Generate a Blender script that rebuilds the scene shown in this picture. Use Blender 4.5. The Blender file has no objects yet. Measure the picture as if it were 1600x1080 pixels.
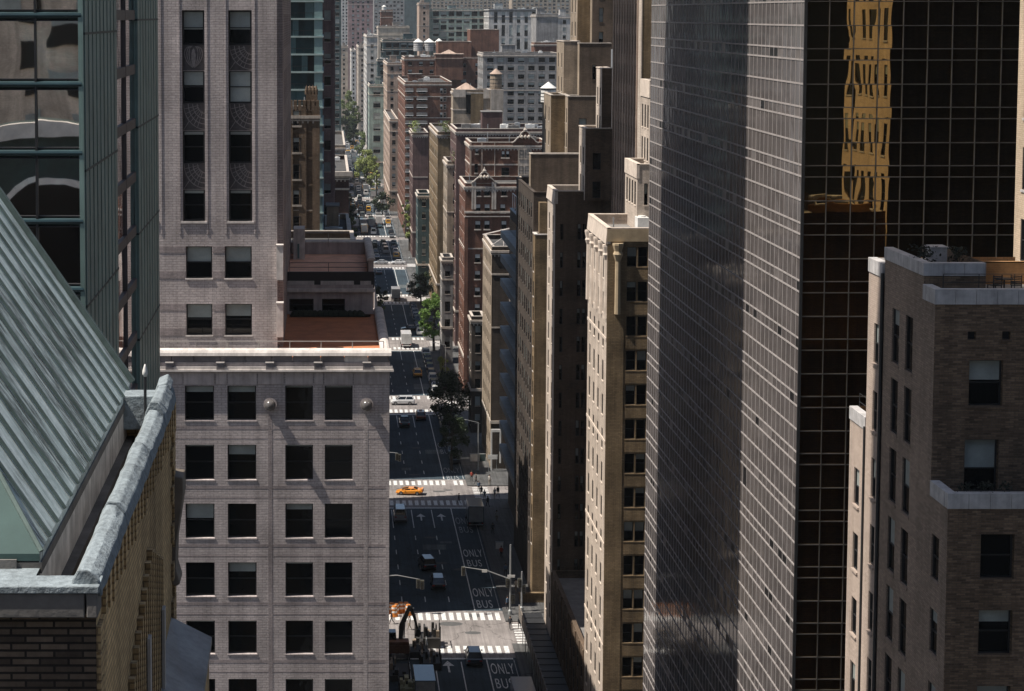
import bpy, bmesh, math, random
from mathutils import Vector, Matrix
R = math.radians
random.seed(7)
S = bpy.context.scene
COL = S.collection

# ------------------------------------------------------------------ camera
FPX, PCX, PCY, PITCH, CAMZ = 3290.0, 510.0, 293.0, R(4.7), 80.0
cam = bpy.data.objects.new('camera', bpy.data.cameras.new('camera'))
COL.objects.link(cam)
cam.location = (0, 0, CAMZ)
cam.rotation_euler = (R(90) - PITCH, 0, 0)
cam.data.sensor_fit = 'HORIZONTAL'
cam.data.sensor_width = 36
cam.data.lens = FPX / 1600 * 36
cam.data.shift_x = (800 - PCX) / 1600
cam.data.shift_y = -(540 - PCY) / 1600
cam.data.clip_start = 0.5
cam.data.clip_end = 20000
S.camera = cam

# ------------------------------------------------------------------ light
SUN_EL, SUN_AZ = R(60), R(11)          # azimuth: from the left, slightly from behind the camera
to_sun = Vector((-math.cos(SUN_EL) * math.cos(SUN_AZ), -math.cos(SUN_EL) * math.sin(SUN_AZ), math.sin(SUN_EL)))
sl = bpy.data.lights.new('sun', 'SUN')
sl.energy = 5.0
sl.angle = R(0.5)
sl.color = (1.0, 0.93, 0.84)
sun = bpy.data.objects.new('sun', sl)
COL.objects.link(sun)
sun.rotation_euler = to_sun.to_track_quat('Z', 'Y').to_euler()
sun.location = (-100, 100, 250)

W = bpy.data.worlds.new('World')
S.world = W
W.use_nodes = True
nt = W.node_tree
bg = nt.nodes['Background']
sky = nt.nodes.new('ShaderNodeTexSky')
sky.sky_type = 'NISHITA'
sky.sun_disc = False
sky.sun_elevation = SUN_EL
sky.sun_rotation = R(-101)
sky.air_density = 1.0
sky.dust_density = 1.5
nt.links.new(sky.outputs[0], bg.inputs[0])
bg.inputs[1].default_value = 0.066

S.view_settings.view_transform = 'Standard'
S.view_settings.look = 'None'
S.view_settings.gamma = 1
S.view_settings.exposure = 0.6
S.cycles.max_bounces = 8
S.cycles.volume_bounces = 0

# ------------------------------------------------------------------ helpers
CP, SP = math.cos(PITCH), math.sin(PITCH)
def at(px, py, X=None, Y=None, Z=None, t=None):
    """the point of the place seen at a photo pixel, at a known X, Y, Z or depth"""
    a = (px - PCX) / FPX; b = (PCY - py) / FPX
    d = (a, CP + b * SP, -SP + b * CP)
    if t is None:
        if X is not None: t = X / d[0]
        elif Y is not None: t = Y / d[1]
        else: t = (Z - CAMZ) / d[2]
    return Vector((a * t, d[1] * t, CAMZ + d[2] * t))
def proj(p):
    z = p[2] - CAMZ
    zc = p[1] * CP - z * SP
    if zc < 0.1: return None
    return PCX + FPX * p[0] / zc, PCY - FPX * (p[1] * SP + z * CP) / zc, zc
def xat(px, Y, Z=80): 
    zc = Y * CP - (Z - CAMZ) * SP
    return (px - PCX) / FPX * zc
def yat(px, X, Z=80):
    zc = X * FPX / (px - PCX)
    return (zc + (Z - CAMZ) * SP) / CP
def zat(py, Y): return at(PCX, py, Y=Y).z

class MB:
    def __init__(s): s.v = []; s.f = []; s.m = []; s.cm = 0
    def pt(s, p): s.v.append(tuple(p)); return len(s.v) - 1
    def face(s, pts, m=None):
        i = len(s.v); s.v.extend(tuple(p) for p in pts)
        s.f.append(tuple(range(i, i + len(pts)))); s.m.append(s.cm if m is None else m)
    def box(s, x0, x1, y0, y1, z0, z1, m=None):
        m = s.cm if m is None else m
        i = len(s.v)
        s.v += [(x0,y0,z0),(x1,y0,z0),(x1,y1,z0),(x0,y1,z0),(x0,y0,z1),(x1,y0,z1),(x1,y1,z1),(x0,y1,z1)]
        for f in ((0,3,2,1),(4,5,6,7),(0,1,5,4),(1,2,6,5),(2,3,7,6),(3,0,4,7)):
            s.f.append(tuple(i + k for k in f)); s.m.append(m)
    def hexa(s, b, t, m=None):
        """bottom and top loops of the same length"""
        m = s.cm if m is None else m
        n = len(b); i = len(s.v); s.v += [tuple(p) for p in b] + [tuple(p) for p in t]
        s.f.append(tuple(i + k for k in reversed(range(n)))); s.m.append(m)
        s.f.append(tuple(i + n + k for k in range(n))); s.m.append(m)
        for k in range(n):
            s.f.append((i + k, i + (k + 1) % n, i + n + (k + 1) % n, i + n + k)); s.m.append(m)
    def tube(s, p0, p1, r0, r1=None, n=8, m=None, caps=True):
        r1 = r0 if r1 is None else r1
        p0 = Vector(p0); p1 = Vector(p1); d = (p1 - p0)
        if d.length < 1e-6: return
        q = d.to_track_quat('Z', 'Y')
        A = [p0 + q @ Vector((math.cos(2*math.pi*k/n) * r0, math.sin(2*math.pi*k/n) * r0, 0)) for k in range(n)]
        B = [p1 + q @ Vector((math.cos(2*math.pi*k/n) * r1, math.sin(2*math.pi*k/n) * r1, 0)) for k in range(n)]
        if caps: s.hexa(A, B, m)
        else:
            for k in range(n): s.face((A[k], A[(k+1)%n], B[(k+1)%n], B[k]), m)
    def bar(s, p0, p1, w, h, m=None):
        """a square bar between two points"""
        p0 = Vector(p0); p1 = Vector(p1); d = (p1 - p0).normalized()
        side = d.cross(Vector((0,0,1)))
        if side.length < 1e-3: side = Vector((1,0,0))
        side.normalize(); up = side.cross(d).normalized()
        c = [(-1,-1),(1,-1),(1,1),(-1,1)]
        s.hexa([p0 + side*w/2*a + up*h/2*b for a, b in c], [p1 + side*w/2*a + up*h/2*b for a, b in c], m)
    def loft(s, rings, m=None, caps=True):
        n = len(rings[0]); i = len(s.v); m = s.cm if m is None else m
        for r in rings: s.v += [tuple(p) for p in r]
        for a in range(len(rings) - 1):
            for k in range(n):
                s.f.append((i+a*n+k, i+a*n+(k+1)%n, i+(a+1)*n+(k+1)%n, i+(a+1)*n+k)); s.m.append(m)
        if caps:
            s.f.append(tuple(i + k for k in reversed(range(n)))); s.m.append(m)
            s.f.append(tuple(i + (len(rings)-1)*n + k for k in range(n))); s.m.append(m)
    def lathe(s, c, prof, n=14, m=None):
        rings = [[(c[0] + r*math.cos(2*math.pi*k/n), c[1] + r*math.sin(2*math.pi*k/n), c[2] + z) for k in range(n)] for r, z in prof]
        s.loft(rings, m)
    def mesh(s, name, mats):
        me = bpy.data.meshes.new(name)
        me.from_pydata(s.v, [], s.f)
        for m in (mats if isinstance(mats, (list, tuple)) else [mats]): me.materials.append(m)
        if any(s.m): me.polygons.foreach_set('material_index', s.m)
        return me
    def build(s, name, mats, parent=None, smooth=False, bevel=0, weld=False):
        me = s.mesh(name, mats)
        if weld or smooth:
            bm = bmesh.new(); bm.from_mesh(me)
            bmesh.ops.remove_doubles(bm, verts=bm.verts, dist=0.0005)
            bmesh.ops.recalc_face_normals(bm, faces=bm.faces)
            bm.to_mesh(me); bm.free()
        if smooth:
            me.polygons.foreach_set('use_smooth', [True] * len(me.polygons))
        o = link(name, me, parent)
        if bevel:
            b = o.modifiers.new('bevel', 'BEVEL'); b.width = bevel; b.segments = 2; b.limit_method = 'ANGLE'
        return o
def link(name, data, parent=None):
    o = bpy.data.objects.new(name, data); COL.objects.link(o)
    if parent is not None: adopt(o, parent)
    return o
WORLD = {}
def wm(o):
    return WORLD.get(o.name, Matrix.Identity(4))
def adopt(o, parent):
    o.parent = parent
    o.matrix_parent_inverse = wm(parent).inverted()
def tag(o, label=None, cat=None, group=None, kind=None):
    if label: o['label'] = label
    if cat: o['category'] = cat
    if group: o['group'] = group
    if kind: o['kind'] = kind
    return o
def thing(name, label, cat, loc=(0,0,0), group=None):
    o = bpy.data.objects.new(name, None); COL.objects.link(o)
    o.location = loc; o.empty_display_size = 0.5
    WORLD[o.name] = Matrix.Translation(Vector(loc))
    return tag(o, label, cat, group)
def kids(o): return [c for c in o.children]
def copy_tree(o, parent=None):
    c = o.copy(); COL.objects.link(c)
    if parent is not None: c.parent = parent
    for k in kids(o): copy_tree(k, c)
    return c

# ------------------------------------------------------------------ materials
MATS = {}
def newmat(name):
    m = bpy.data.materials.new(name); m.use_nodes = True
    n = m.node_tree.nodes; l = m.node_tree.links
    return m, n, l, n['Principled BSDF']
def col(c): return (c[0], c[1], c[2], 1.0)
def math_node(n, l, op, a, b=None, c=None):
    x = n.new('ShaderNodeMath'); x.operation = op
    for i, v in enumerate((a, b, c)):
        if v is None: continue
        if isinstance(v, (int, float)): x.inputs[i].default_value = v
        else: l.new(v, x.inputs[i])
    return x.outputs[0]
def wall_uv(n, l):
    """coordinates along a wall in metres: (along, height, 0), from real position and facing"""
    g = n.new('ShaderNodeNewGeometry')
    sp = n.new('ShaderNodeSeparateXYZ'); l.new(g.outputs['Position'], sp.inputs[0])
    sn = n.new('ShaderNodeSeparateXYZ'); l.new(g.outputs['True Normal'], sn.inputs[0])
    ax = math_node(n, l, 'ABSOLUTE', sn.outputs[0])
    isx = math_node(n, l, 'GREATER_THAN', ax, 0.6)
    mx = n.new('ShaderNodeMix'); mx.data_type = 'FLOAT'
    l.new(isx, mx.inputs[0]); l.new(sp.outputs[0], mx.inputs[2]); l.new(sp.outputs[1], mx.inputs[3])
    az = math_node(n, l, 'ABSOLUTE', sn.outputs[2])
    isz = math_node(n, l, 'GREATER_THAN', az, 0.7)
    my = n.new('ShaderNodeMix'); my.data_type = 'FLOAT'
    l.new(isz, my.inputs[0]); l.new(sp.outputs[2], my.inputs[2]); l.new(sp.outputs[1], my.inputs[3])
    cb = n.new('ShaderNodeCombineXYZ'); l.new(mx.outputs[0], cb.inputs[0]); l.new(my.outputs[0], cb.inputs[1])
    return cb.outputs[0], g.outputs['Position']
def noise(n, l, vec, scale, detail=4, rough=0.6, sc=None):
    x = n.new('ShaderNodeTexNoise'); x.inputs['Scale'].default_value = scale
    x.inputs['Detail'].default_value = detail; x.inputs['Roughness'].default_value = rough
    if sc:
        mp = n.new('ShaderNodeMapping'); mp.inputs['Scale'].default_value = sc
        l.new(vec, mp.inputs[0]); vec = mp.outputs[0]
    l.new(vec, x.inputs['Vector'])
    return x.outputs['Fac']
def ramp(n, l, fac, p0, p1, c0=(0,0,0), c1=(1,1,1)):
    r = n.new('ShaderNodeValToRGB'); e = r.color_ramp.elements
    e[0].position = p0; e[1].position = p1; e[0].color = col(c0); e[1].color = col(c1)
    l.new(fac, r.inputs[0]); return r.outputs[0]
def mixc(n, l, fac, a, b, mode='MIX'):
    x = n.new('ShaderNodeMix'); x.data_type = 'RGBA'; x.blend_type = mode
    for i, v in ((0, fac), (6, a), (7, b)):
        if isinstance(v, (int, float)): x.inputs[i].default_value = v
        elif isinstance(v, tuple): x.inputs[i].default_value = col(v)
        else: l.new(v, x.inputs[i])
    return x.outputs[2]
def brick(name, c1, c2, mortar, bw=0.42, bh=0.15, ms=0.018, stain=0.45, bump=0.35, rough=0.9, bias=0.0, band=None):
    if name in MATS: return MATS[name]
    m, n, l, b = newmat(name)
    uv, pos = wall_uv(n, l)
    t = n.new('ShaderNodeTexBrick')
    t.inputs['Color1'].default_value = col(c1); t.inputs['Color2'].default_value = col(c2); t.inputs['Mortar'].default_value = col(mortar)
    t.inputs['Scale'].default_value = 1; t.inputs['Mortar Size'].default_value = ms
    t.inputs['Brick Width'].default_value = bw; t.inputs['Row Height'].default_value = bh; t.inputs['Bias'].default_value = bias
    # a little waviness, so that courses are not ruled
    l.new(uv, t.inputs['Vector'])
    big = noise(n, l, uv, 0.25, 5, 0.65)
    c = mixc(n, l, 1.0, t.outputs[0], ramp(n, l, big, 0.3, 0.72, (1-stain,)*3, (1.12,)*3), 'MULTIPLY')
    st = noise(n, l, uv, 1.0, 4, 0.7, (0.9, 0.05, 1))
    c = mixc(n, l, 1.0, c, ramp(n, l, st, 0.33, 0.6, (1-stain*0.8,)*3, (1.05,)*3), 'MULTIPLY')
    sm = noise(n, l, uv, 7, 3, 0.7)
    c = mixc(n, l, 1.0, c, ramp(n, l, sm, 0.25, 0.75, (0.78,)*3, (1.18,)*3), 'MULTIPLY')
    l.new(c, b.inputs['Base Color']); b.inputs['Roughness'].default_value = rough
    b.inputs['Specular IOR Level'].default_value = 0.25
    bp = n.new('ShaderNodeBump'); bp.inputs['Strength'].default_value = bump; bp.inputs['Distance'].default_value = 0.03
    h = math_node(n, l, 'ADD', math_node(n, l, 'MULTIPLY', t.outputs['Fac'], -1.0), math_node(n, l, 'MULTIPLY', sm, 0.8))
    l.new(h, bp.inputs['Height']); l.new(bp.outputs[0], b.inputs['Normal'])
    MATS[name] = m; return m
def plain(name, c, rough=0.7, var=0.25, scale=1.5, metal=0.0, spec=0.4, coat=0.0, bump=0.0, streak=0.0):
    if name in MATS: return MATS[name]
    m, n, l, b = newmat(name)
    g = n.new('ShaderNodeNewGeometry')
    f = noise(n, l, g.outputs['Position'], scale, 5, 0.65)
    cc = mixc(n, l, 1.0, tuple(c), ramp(n, l, f, 0.28, 0.74, (1-var,)*3, (1+var*0.5,)*3), 'MULTIPLY')
    if streak:
        s2 = noise(n, l, g.outputs['Position'], 1.0, 4, 0.7, (2.5, 2.5, 0.12))
        cc = mixc(n, l, 1.0, cc, ramp(n, l, s2, 0.3, 0.6, (1-streak,)*3, (1.05,)*3), 'MULTIPLY')
    l.new(cc, b.inputs['Base Color'])
    b.inputs['Roughness'].default_value = rough; b.inputs['Metallic'].default_value = metal
    b.inputs['Specular IOR Level'].default_value = spec
    b.inputs['Coat Weight'].default_value = coat; b.inputs['Coat Roughness'].default_value = 0.066
    if bump:
        bp = n.new('ShaderNodeBump'); bp.inputs['Strength'].default_value = bump; bp.inputs['Distance'].default_value = 0.066
        l.new(f, bp.inputs['Height']); l.new(bp.outputs[0], b.inputs['Normal'])
    MATS[name] = m; return m
def glass(name, c, rough=0.04, wav=0.15, wscale=0.6, spec=0.6, metal=0.0, dust=0.0):
    if name in MATS: return MATS[name]
    m, n, l, b = newmat(name)
    uv, pos = wall_uv(n, l)
    f = noise(n, l, uv, wscale, 2, 0.5)
    f2 = noise(n, l, uv, 0.35, 5, 0.7)
    cc = mixc(n, l, 1.0, tuple(c), ramp(n, l, f2, 0.3, 0.7, (0.75,)*3, (1.25,)*3), 'MULTIPLY')
    l.new(cc, b.inputs['Base Color'])
    b.inputs['Roughness'].default_value = rough; b.inputs['Specular IOR Level'].default_value = spec
    b.inputs['Metallic'].default_value = metal; b.inputs['IOR'].default_value = 1.52
    bp = n.new('ShaderNodeBump'); bp.inputs['Strength'].default_value = wav; bp.inputs['Distance'].default_value = 0.066
    l.new(f, bp.inputs['Height']); l.new(bp.outputs[0], b.inputs['Normal'])
    MATS[name] = m; return m

M_frame = plain('window_frame_dark', (0.02, 0.02, 0.022), 0.5)
M_framel = plain('window_frame_light', (0.35, 0.34, 0.32), 0.6)
M_glass = glass('window_glass', (0.005, 0.006, 0.007), 0.05, 0.12, 0.8, spec=0.25)
M_blind = plain('window_blind', (0.30, 0.33, 0.315), 0.5, 0.3, 0.7, coat=0.5)
M_blindw = plain('window_blind_white', (0.55, 0.55, 0.53), 0.6, 0.3, 0.7, coat=0.4)
M_tar = plain('roof_tar', (0.07, 0.068, 0.066), 0.95, 0.5, 0.4)
M_roofgrey = plain('roof_gravel', (0.2, 0.19, 0.18), 0.95, 0.45, 0.5)
M_metal = plain('galvanised_metal', (0.38, 0.39, 0.4), 0.45, 0.3, 1.0, metal=0.5)
M_steel_dark = plain('dark_steel', (0.025, 0.026, 0.028), 0.5, 0.3)
M_rail = plain('rail_paint', (0.3, 0.28, 0.26), 0.5, 0.3)
M_white = plain('white_paint', (0.7, 0.69, 0.66), 0.6, 0.25, 1.2)
M_wood = plain('tank_wood', (0.24, 0.19, 0.14), 0.9, 0.5, 0.8)

# ------------------------------------------------------------------ walls with windows
def mapper(plane, c):
    if plane == 'F': return lambda a, z, d: (a, c + d, z)
    if plane == 'L': return lambda a, z, d: (c + d, a, z)
    if plane == 'R': return lambda a, z, d: (c - d, a, z)
    return lambda a, z, d: (a, c - d, z)      # back
def wall(mb, plane, c, a0, a1, z0, z1, holes=(), depth=0.25, m=0, mr=None, sill=0.0, ms=None):
    P = mapper(plane, c)
    if plane in 'LR': depth *= .45
    holes = [h for h in holes if h[0] > a0 + .02 and h[1] < a1 - .02 and h[2] > z0 - .01 and h[3] < z1 - .01]
    zs = sorted({z0, z1} | {h[2] for h in holes} | {h[3] for h in holes})
    for i in range(len(zs) - 1):
        za, zb = zs[i], zs[i+1]
        if zb - za < 1e-5: continue
        act = sorted((h[0], h[1]) for h in holes if h[2] <= za + 1e-6 and h[3] >= zb - 1e-6)
        x = a0
        for s_, e_ in act:
            if s_ > x + 1e-5: mb.face((P(x, za, 0), P(s_, za, 0), P(s_, zb, 0), P(x, zb, 0)), m)
            x = max(x, e_)
        if a1 > x + 1e-5: mb.face((P(x, za, 0), P(a1, za, 0), P(a1, zb, 0), P(x, zb, 0)), m)
    q = m if mr is None else mr
    for (s_, e_, za, zb) in [h[:4] for h in holes]:
        mb.face((P(s_, za, 0), P(e_, za, 0), P(e_, za, depth), P(s_, za, depth)), q)
        mb.face((P(s_, zb, 0), P(e_, zb, 0), P(e_, zb, depth), P(s_, zb, depth)), q)
        mb.face((P(s_, za, 0), P(s_, zb, 0), P(s_, zb, depth), P(s_, za, depth)), q)
        mb.face((P(e_, za, 0), P(e_, zb, 0), P(e_, zb, depth), P(e_, za, depth)), q)
        if sill:
            A = P(s_ - .06, za - .12, -sill); B = P(e_ + .06, za - .002, depth * .5)
            mb.box(min(A[0],B[0]), max(A[0],B[0]), min(A[1],B[1]), max(A[1],B[1]), A[2], B[2], q if ms is None else ms)
    return holes
def add_window(mb, P, a0, a1, z0, z1, blind, detail, d0):
    """slots: 0 frame 1 glass 2 blind"""
    t = 0.07 if detail else 0.0
    def Q(s, e, za, zb, d, m): mb.face((P(s, za, d), P(e, za, d), P(e, zb, d), P(s, zb, d)), m)
    zb = z1 - (z1 - z0) * blind
    g = d0 + (0.05 if detail else 0)
    if blind < 0.97: Q(a0, a1, z0, zb, g, 1)
    if blind > 0.03: Q(a0, a1, zb, z1, g, 2)
    if detail:
        def B(s, e, za, zb_, da, db):
            A = P(s, za, da); C = P(e, zb_, db)
            mb.box(min(A[0],C[0]), max(A[0],C[0]), min(A[1],C[1]), max(A[1],C[1]), min(A[2],C[2]), max(A[2],C[2]), 0)
        B(a0, a0 + t, z0, z1, d0 - .02, d0 + .06); B(a1 - t, a1, z0, z1, d0 - .02, d0 + .06)
        B(a0 + t, a1 - t, z0, z0 + t, d0 - .02, d0 + .06); B(a0 + t, a1 - t, z1 - t, z1, d0 - .02, d0 + .06)
        zm = (z0 + z1) / 2
        B(a0 + t, a1 - t, zm - .03, zm + .03, d0 - .01, d0 + .06)
        if detail > 1:
            am = (a0 + a1) / 2
            B(am - .03, am + .03, z0 + t, zm - .03, d0 - .01, d0 + .06); B(am - .03, am + .03, zm + .03, z1 - t, d0 - .01, d0 + .06)
TEMPL = {}
ROT = {'F': 0, 'L': R(-90), 'R': R(90), 'B': R(180)}
def window_mesh(w, h, blind, detail, mats):
    k = (round(w, 2), round(h, 2), blind, detail, tuple(x.name for x in mats))
    if k not in TEMPL:
        mb = MB(); add_window(mb, lambda a, z, d: (a, d, z), -w/2, w/2, 0, h, blind, detail, 0)
        TEMPL[k] = mb.mesh('window', list(mats))
    return TEMPL[k]
BL = (0.0, 0.0, 0.0, 0.12, 0.3, 0.45, 0.5, 0.7, 0.98)
def windows(root, jobs, mats=None, detail=1, blinds=BL, depth=0.25, cap=100, rng=None, split=False):
    """jobs: (plane, c, a0, a1, z0, z1[, blind]); the 100 largest in view are objects, the rest one part"""
    mats = mats or (M_frame, M_glass, M_blind)
    rng = rng or random.Random(len(jobs))
    L = []
    for j in jobs:
        plane, c, a0, a1, z0, z1 = j[:6]
        b = j[6] if len(j) > 6 else rng.choice(blinds)
        P = mapper(plane, c)
        pr = [proj(P(a, z, 0)) for a in (a0, a1) for z in (z0, z1)]
        area = 0
        if all(pr):
            xs = [min(max(p[0], 0), 1600) for p in pr]; ys = [min(max(p[1], 0), 1080) for p in pr]
            area = (max(xs) - min(xs)) * (max(ys) - min(ys))
            if plane == 'R' and c > 0 or plane == 'L' and c < 0 or plane == 'B': area = 0
        L.append((area, plane, c, a0, a1, z0, z1, b))
    L.sort(key=lambda t: -t[0])
    rest = MB(); nrest = 0
    for i, (area, plane, c, a0, a1, z0, z1, b) in enumerate(L):
        P = mapper(plane, c); dep = depth * .45 if plane in 'LR' else depth
        if i < cap and area > 1.5:
            if split:
                w, h = a1 - a0, z1 - z0
                o = link('window', split_frame(w, h, detail, mats[0]), root)
                place(o, root, P((a0+a1)/2, z0, dep - .08), plane)
                if b < .97:
                    g = link('pane', split_quad(w, 0, h * (1-b), mats[1], 'pane'), o); g.matrix_parent_inverse = Matrix.Identity(4)
                if b > .03:
                    g = link('blind', split_quad(w, h * (1-b), h, mats[2], 'blind'), o); g.matrix_parent_inverse = Matrix.Identity(4)
            else:
                o = link('window', window_mesh(a1 - a0, z1 - z0, b, detail, mats), root)
                place(o, root, P((a0+a1)/2, z0, dep - .08), plane)
        else:
            add_window(rest, P, a0, a1, z0, z1, b, min(detail, 1) if area > 30 else 0, dep - .08); nrest += 1
    if nrest:
        o = rest.build('window', list(mats), root); o['kind'] = 'stuff'
def place(o, root, p, plane):
    o.location = p; o.rotation_euler = (0, 0, ROT[plane])
SQ = {}
def split_frame(w, h, detail, mat):
    k = ('f', round(w,2), round(h,2), detail, mat.name)
    if k not in SQ:
        mb = MB(); add_window(mb, lambda a, z, d: (a, d, z), -w/2, w/2, 0, h, 0, detail, 0)
        mb2 = MB()
        for f, m in zip(mb.f, mb.m):
            if m == 0: mb2.face([mb.v[i] for i in f])
        SQ[k] = mb2.mesh('window', mat)
    return SQ[k]
def split_quad(w, z0, z1, mat, nm):
    k = ('q', round(w,2), round(z0,2), round(z1,2), mat.name)
    if k not in SQ:
        mb = MB(); mb.face([(-w/2, .05, z0), (w/2, .05, z0), (w/2, .05, z1), (-w/2, .05, z1)])
        SQ[k] = mb.mesh(nm, mat)
    return SQ[k]
def grid(a0, a1, z0, z1, bay, w, storey, h, sill=0.9, off=None):
    """window openings for a wall: list of (a0, a1, z0, z1)"""
    n = max(1, int((a1 - a0) / bay)); m0 = ((a1 - a0) - n * bay) / 2 if off is None else off
    out = []
    k = 0
    while True:
        z = z1 - 1.2 - (k + 1) * storey + sill
        k += 1
        if z < z0 + 0.3: break
        for i in range(n):
            c = a0 + m0 + (i + .5) * bay
            out.append((c - w/2, c + w/2, z, z + h))
    return out
def sheet_roof(mb, x0, x1, y0, y1, z, par=0.9, th=0.35, m=0, mr=1, mc=None):
    """a flat roof with a parapet whose top is at z"""
    mc = m if mc is None else mc
    zr = z - par
    mb.face(((x0+th, y0+th, zr), (x1-th, y0+th, zr), (x1-th, y1-th, zr), (x0+th, y1-th, zr)), mr)
    # inner faces and coping
    o = .06
    for (a, b, c, d) in ((x0, x1, y0, y0+th), (x0, x1, y1-th, y1), (x0, x0+th, y0+th, y1-th), (x1-th, x1, y0+th, y1-th)):
        mb.box(a + .03, b - .03, c + .03, d - .03, zr - .05, z - .121, m)
    mb.box(x0-o, x1+o, y0-o, y0+th+o, z-.12, z, mc); mb.box(x0-o, x1+o, y1-th-o, y1+o, z-.12, z, mc)
    mb.box(x0-o, x0+th+o, y0+th+o, y1-th-o, z-.12, z, mc); mb.box(x1-th-o, x1+o, y0+th+o, y1-th-o, z-.12, z, mc)
def block(mb, x0, x1, y0, y1, z0, z1, front=None, side=None, sideplane='L', par=0.9, depth=.25, m=0, mr=1, mc=2, sill=.05, jobs=None, roof=True, back=True, mf=None):
    """a storey block: front and street walls with openings, two plain walls, roof with parapet"""
    fh = wall(mb, 'F', y0, x0, x1, z0, z1 - .12, front or (), depth, m if mf is None else mf, sill=sill, ms=mc if mf is None else mf)
    cs = x0 if sideplane == 'L' else x1
    sh = wall(mb, sideplane, cs, y0, y1, z0, z1 - .12, side or (), depth, m, sill=sill, ms=mc)
    xo = x1 if sideplane == 'L' else x0
    mb.face(((xo, y0, z0), (xo, y1, z0), (xo, y1, z1-.12), (xo, y0, z1-.12)), m)
    mb.face(((x0, y1, z0), (x1, y1, z0), (x1, y1, z1-.12), (x0, y1, z1-.12)), m)
    # dark backing behind the openings
    if roof: sheet_roof(mb, x0, x1, y0, y1, z1, par, .35, m, mr, mc)
    if jobs is not None:
        for h in fh: jobs.append(('F', y0) + tuple(h))
        for h in sh: jobs.append((sideplane, cs) + tuple(h))
# ------------------------------------------------------------------ ground, avenue, side streets
def ck(k): return 267.5 + 80.3 * k
def skew(y): return 0.0036 * (y - 270)
KL, KR = 7.6, 23.7                      # kerbs of the avenue near the first crossing
def road_mat(name, c, var, crack, sp=0.25):
    m, n, l, b = newmat(name)
    g = n.new('ShaderNodeNewGeometry'); pos = g.outputs['Position']
    f1 = noise(n, l, pos, 0.12, 6, 0.7); f2 = noise(n, l, pos, 1.0, 4, 0.7, (2.2, 0.06, 1)); f3 = noise(n, l, pos, 14, 3, 0.8)
    c0 = mixc(n, l, 1.0, tuple(c), ramp(n, l, f1, 0.3, 0.7, (1-var,)*3, (1+var,)*3), 'MULTIPLY')
    c0 = mixc(n, l, 1.0, c0, ramp(n, l, f2, 0.35, 0.62, (1-var*0.9,)*3, (1.1,)*3), 'MULTIPLY')
    c0 = mixc(n, l, 1.0, c0, ramp(n, l, f3, 0.2, 0.8, (0.8,)*3, (1.2,)*3), 'MULTIPLY')
    v = n.new('ShaderNodeTexVoronoi'); v.feature = 'DISTANCE_TO_EDGE'; v.inputs['Scale'].default_value = 0.11
    mp = n.new('ShaderNodeMapping'); mp.inputs['Scale'].default_value = (1, 0.6, 1)
    ad = n.new('ShaderNodeVectorMath'); ad.operation = 'ADD'
    nn = n.new('ShaderNodeTexNoise'); nn.inputs['Scale'].default_value = 0.3; l.new(pos, nn.inputs['Vector'])
    sc = n.new('ShaderNodeVectorMath'); sc.operation = 'SCALE'; sc.inputs['Scale'].default_value = 5
    l.new(nn.outputs['Color'], sc.inputs[0]); l.new(pos, ad.inputs[0]); l.new(sc.outputs[0], ad.inputs[1])
    l.new(ad.outputs[0], mp.inputs[0]); l.new(mp.outputs[0], v.inputs['Vector'])
    c0 = mixc(n, l, 1.0, c0, ramp(n, l, v.outputs['Distance'], 0.004, 0.012, (crack,)*3, (1,)*3), 'MULTIPLY')
    l.new(c0, b.inputs['Base Color']); b.inputs['Roughness'].default_value = 0.85
    b.inputs['Specular IOR Level'].default_value = sp
    MATS[name] = m; return m
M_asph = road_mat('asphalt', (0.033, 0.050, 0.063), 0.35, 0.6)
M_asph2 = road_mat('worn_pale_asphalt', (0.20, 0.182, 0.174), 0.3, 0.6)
M_pave = road_mat('pavement_concrete', (0.085, 0.085, 0.084), 0.35, 0.55)
M_mark = plain('road_paint', (0.66, 0.66, 0.64), 0.8, 0.75, 4.5)
M_markf = plain('road_paint_worn', (0.3, 0.31, 0.32), 0.85, 0.7, 1.2)
M_grnd = plain('ground_fill', (0.08, 0.08, 0.08), 0.95, 0.3)
mb = MB(); mb.face([(-1500, -400, -.02), (2500, -400, -.02), (2500, 7000, -.02), (-1500, 7000, -.02)])
tag(mb.build('ground', M_grnd), kind='structure')
K0, K1 = -3, 26
mb = MB(); y0 = ck(K0) - 40; y1 = ck(K1)
mb.face([(KL+skew(y0), y0, 0), (KR+skew(y0), y0, 0), (KR+skew(y1), y1, 0), (KL+skew(y1), y1, 0)])
tag(mb.build('avenue_roadway', M_asph), kind='structure')
mb = MB()
for k in range(K0, K1):
    c = ck(k)
    # crossing and the two street mouths; the apron reaches over the crosswalks
    xl, xr = KL + skew(c), KR + skew(c)
    mb.face([(-160, c-5, .004), (200, c-5, .004), (200, c+5, .004), (-160, c+5, .004)])
    mb.face([(xl, c-10.5, .006), (xr, c-10.5, .006), (xr, c-5, .006), (xl, c-5, .006)])
    mb.face([(xl, c+5, .006), (xr, c+5, .006), (xr, c+10.2, .006), (xl, c+10.2, .006)])
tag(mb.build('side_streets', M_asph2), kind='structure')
mb = MB()
for k in range(K0, K1):
    ya, yb = ck(k) + 5, ck(k+1) - 5
    for xa, xb, s in ((-160, KL, 1), (KR, 200, -1)):
        A = [(xa + (skew(ya) if xa == KR else 0), ya), (xb + (skew(ya) if xb == KL else 0), ya), (xb + (skew(yb) if xb == KL else 0), yb), (xa + (skew(yb) if xa == KR else 0), yb)]
        mb.hexa([(x, y, -.01) for x, y in A], [(x, y, .15) for x, y in A])
tag(mb.build('pavement', M_pave), kind='structure')
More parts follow.
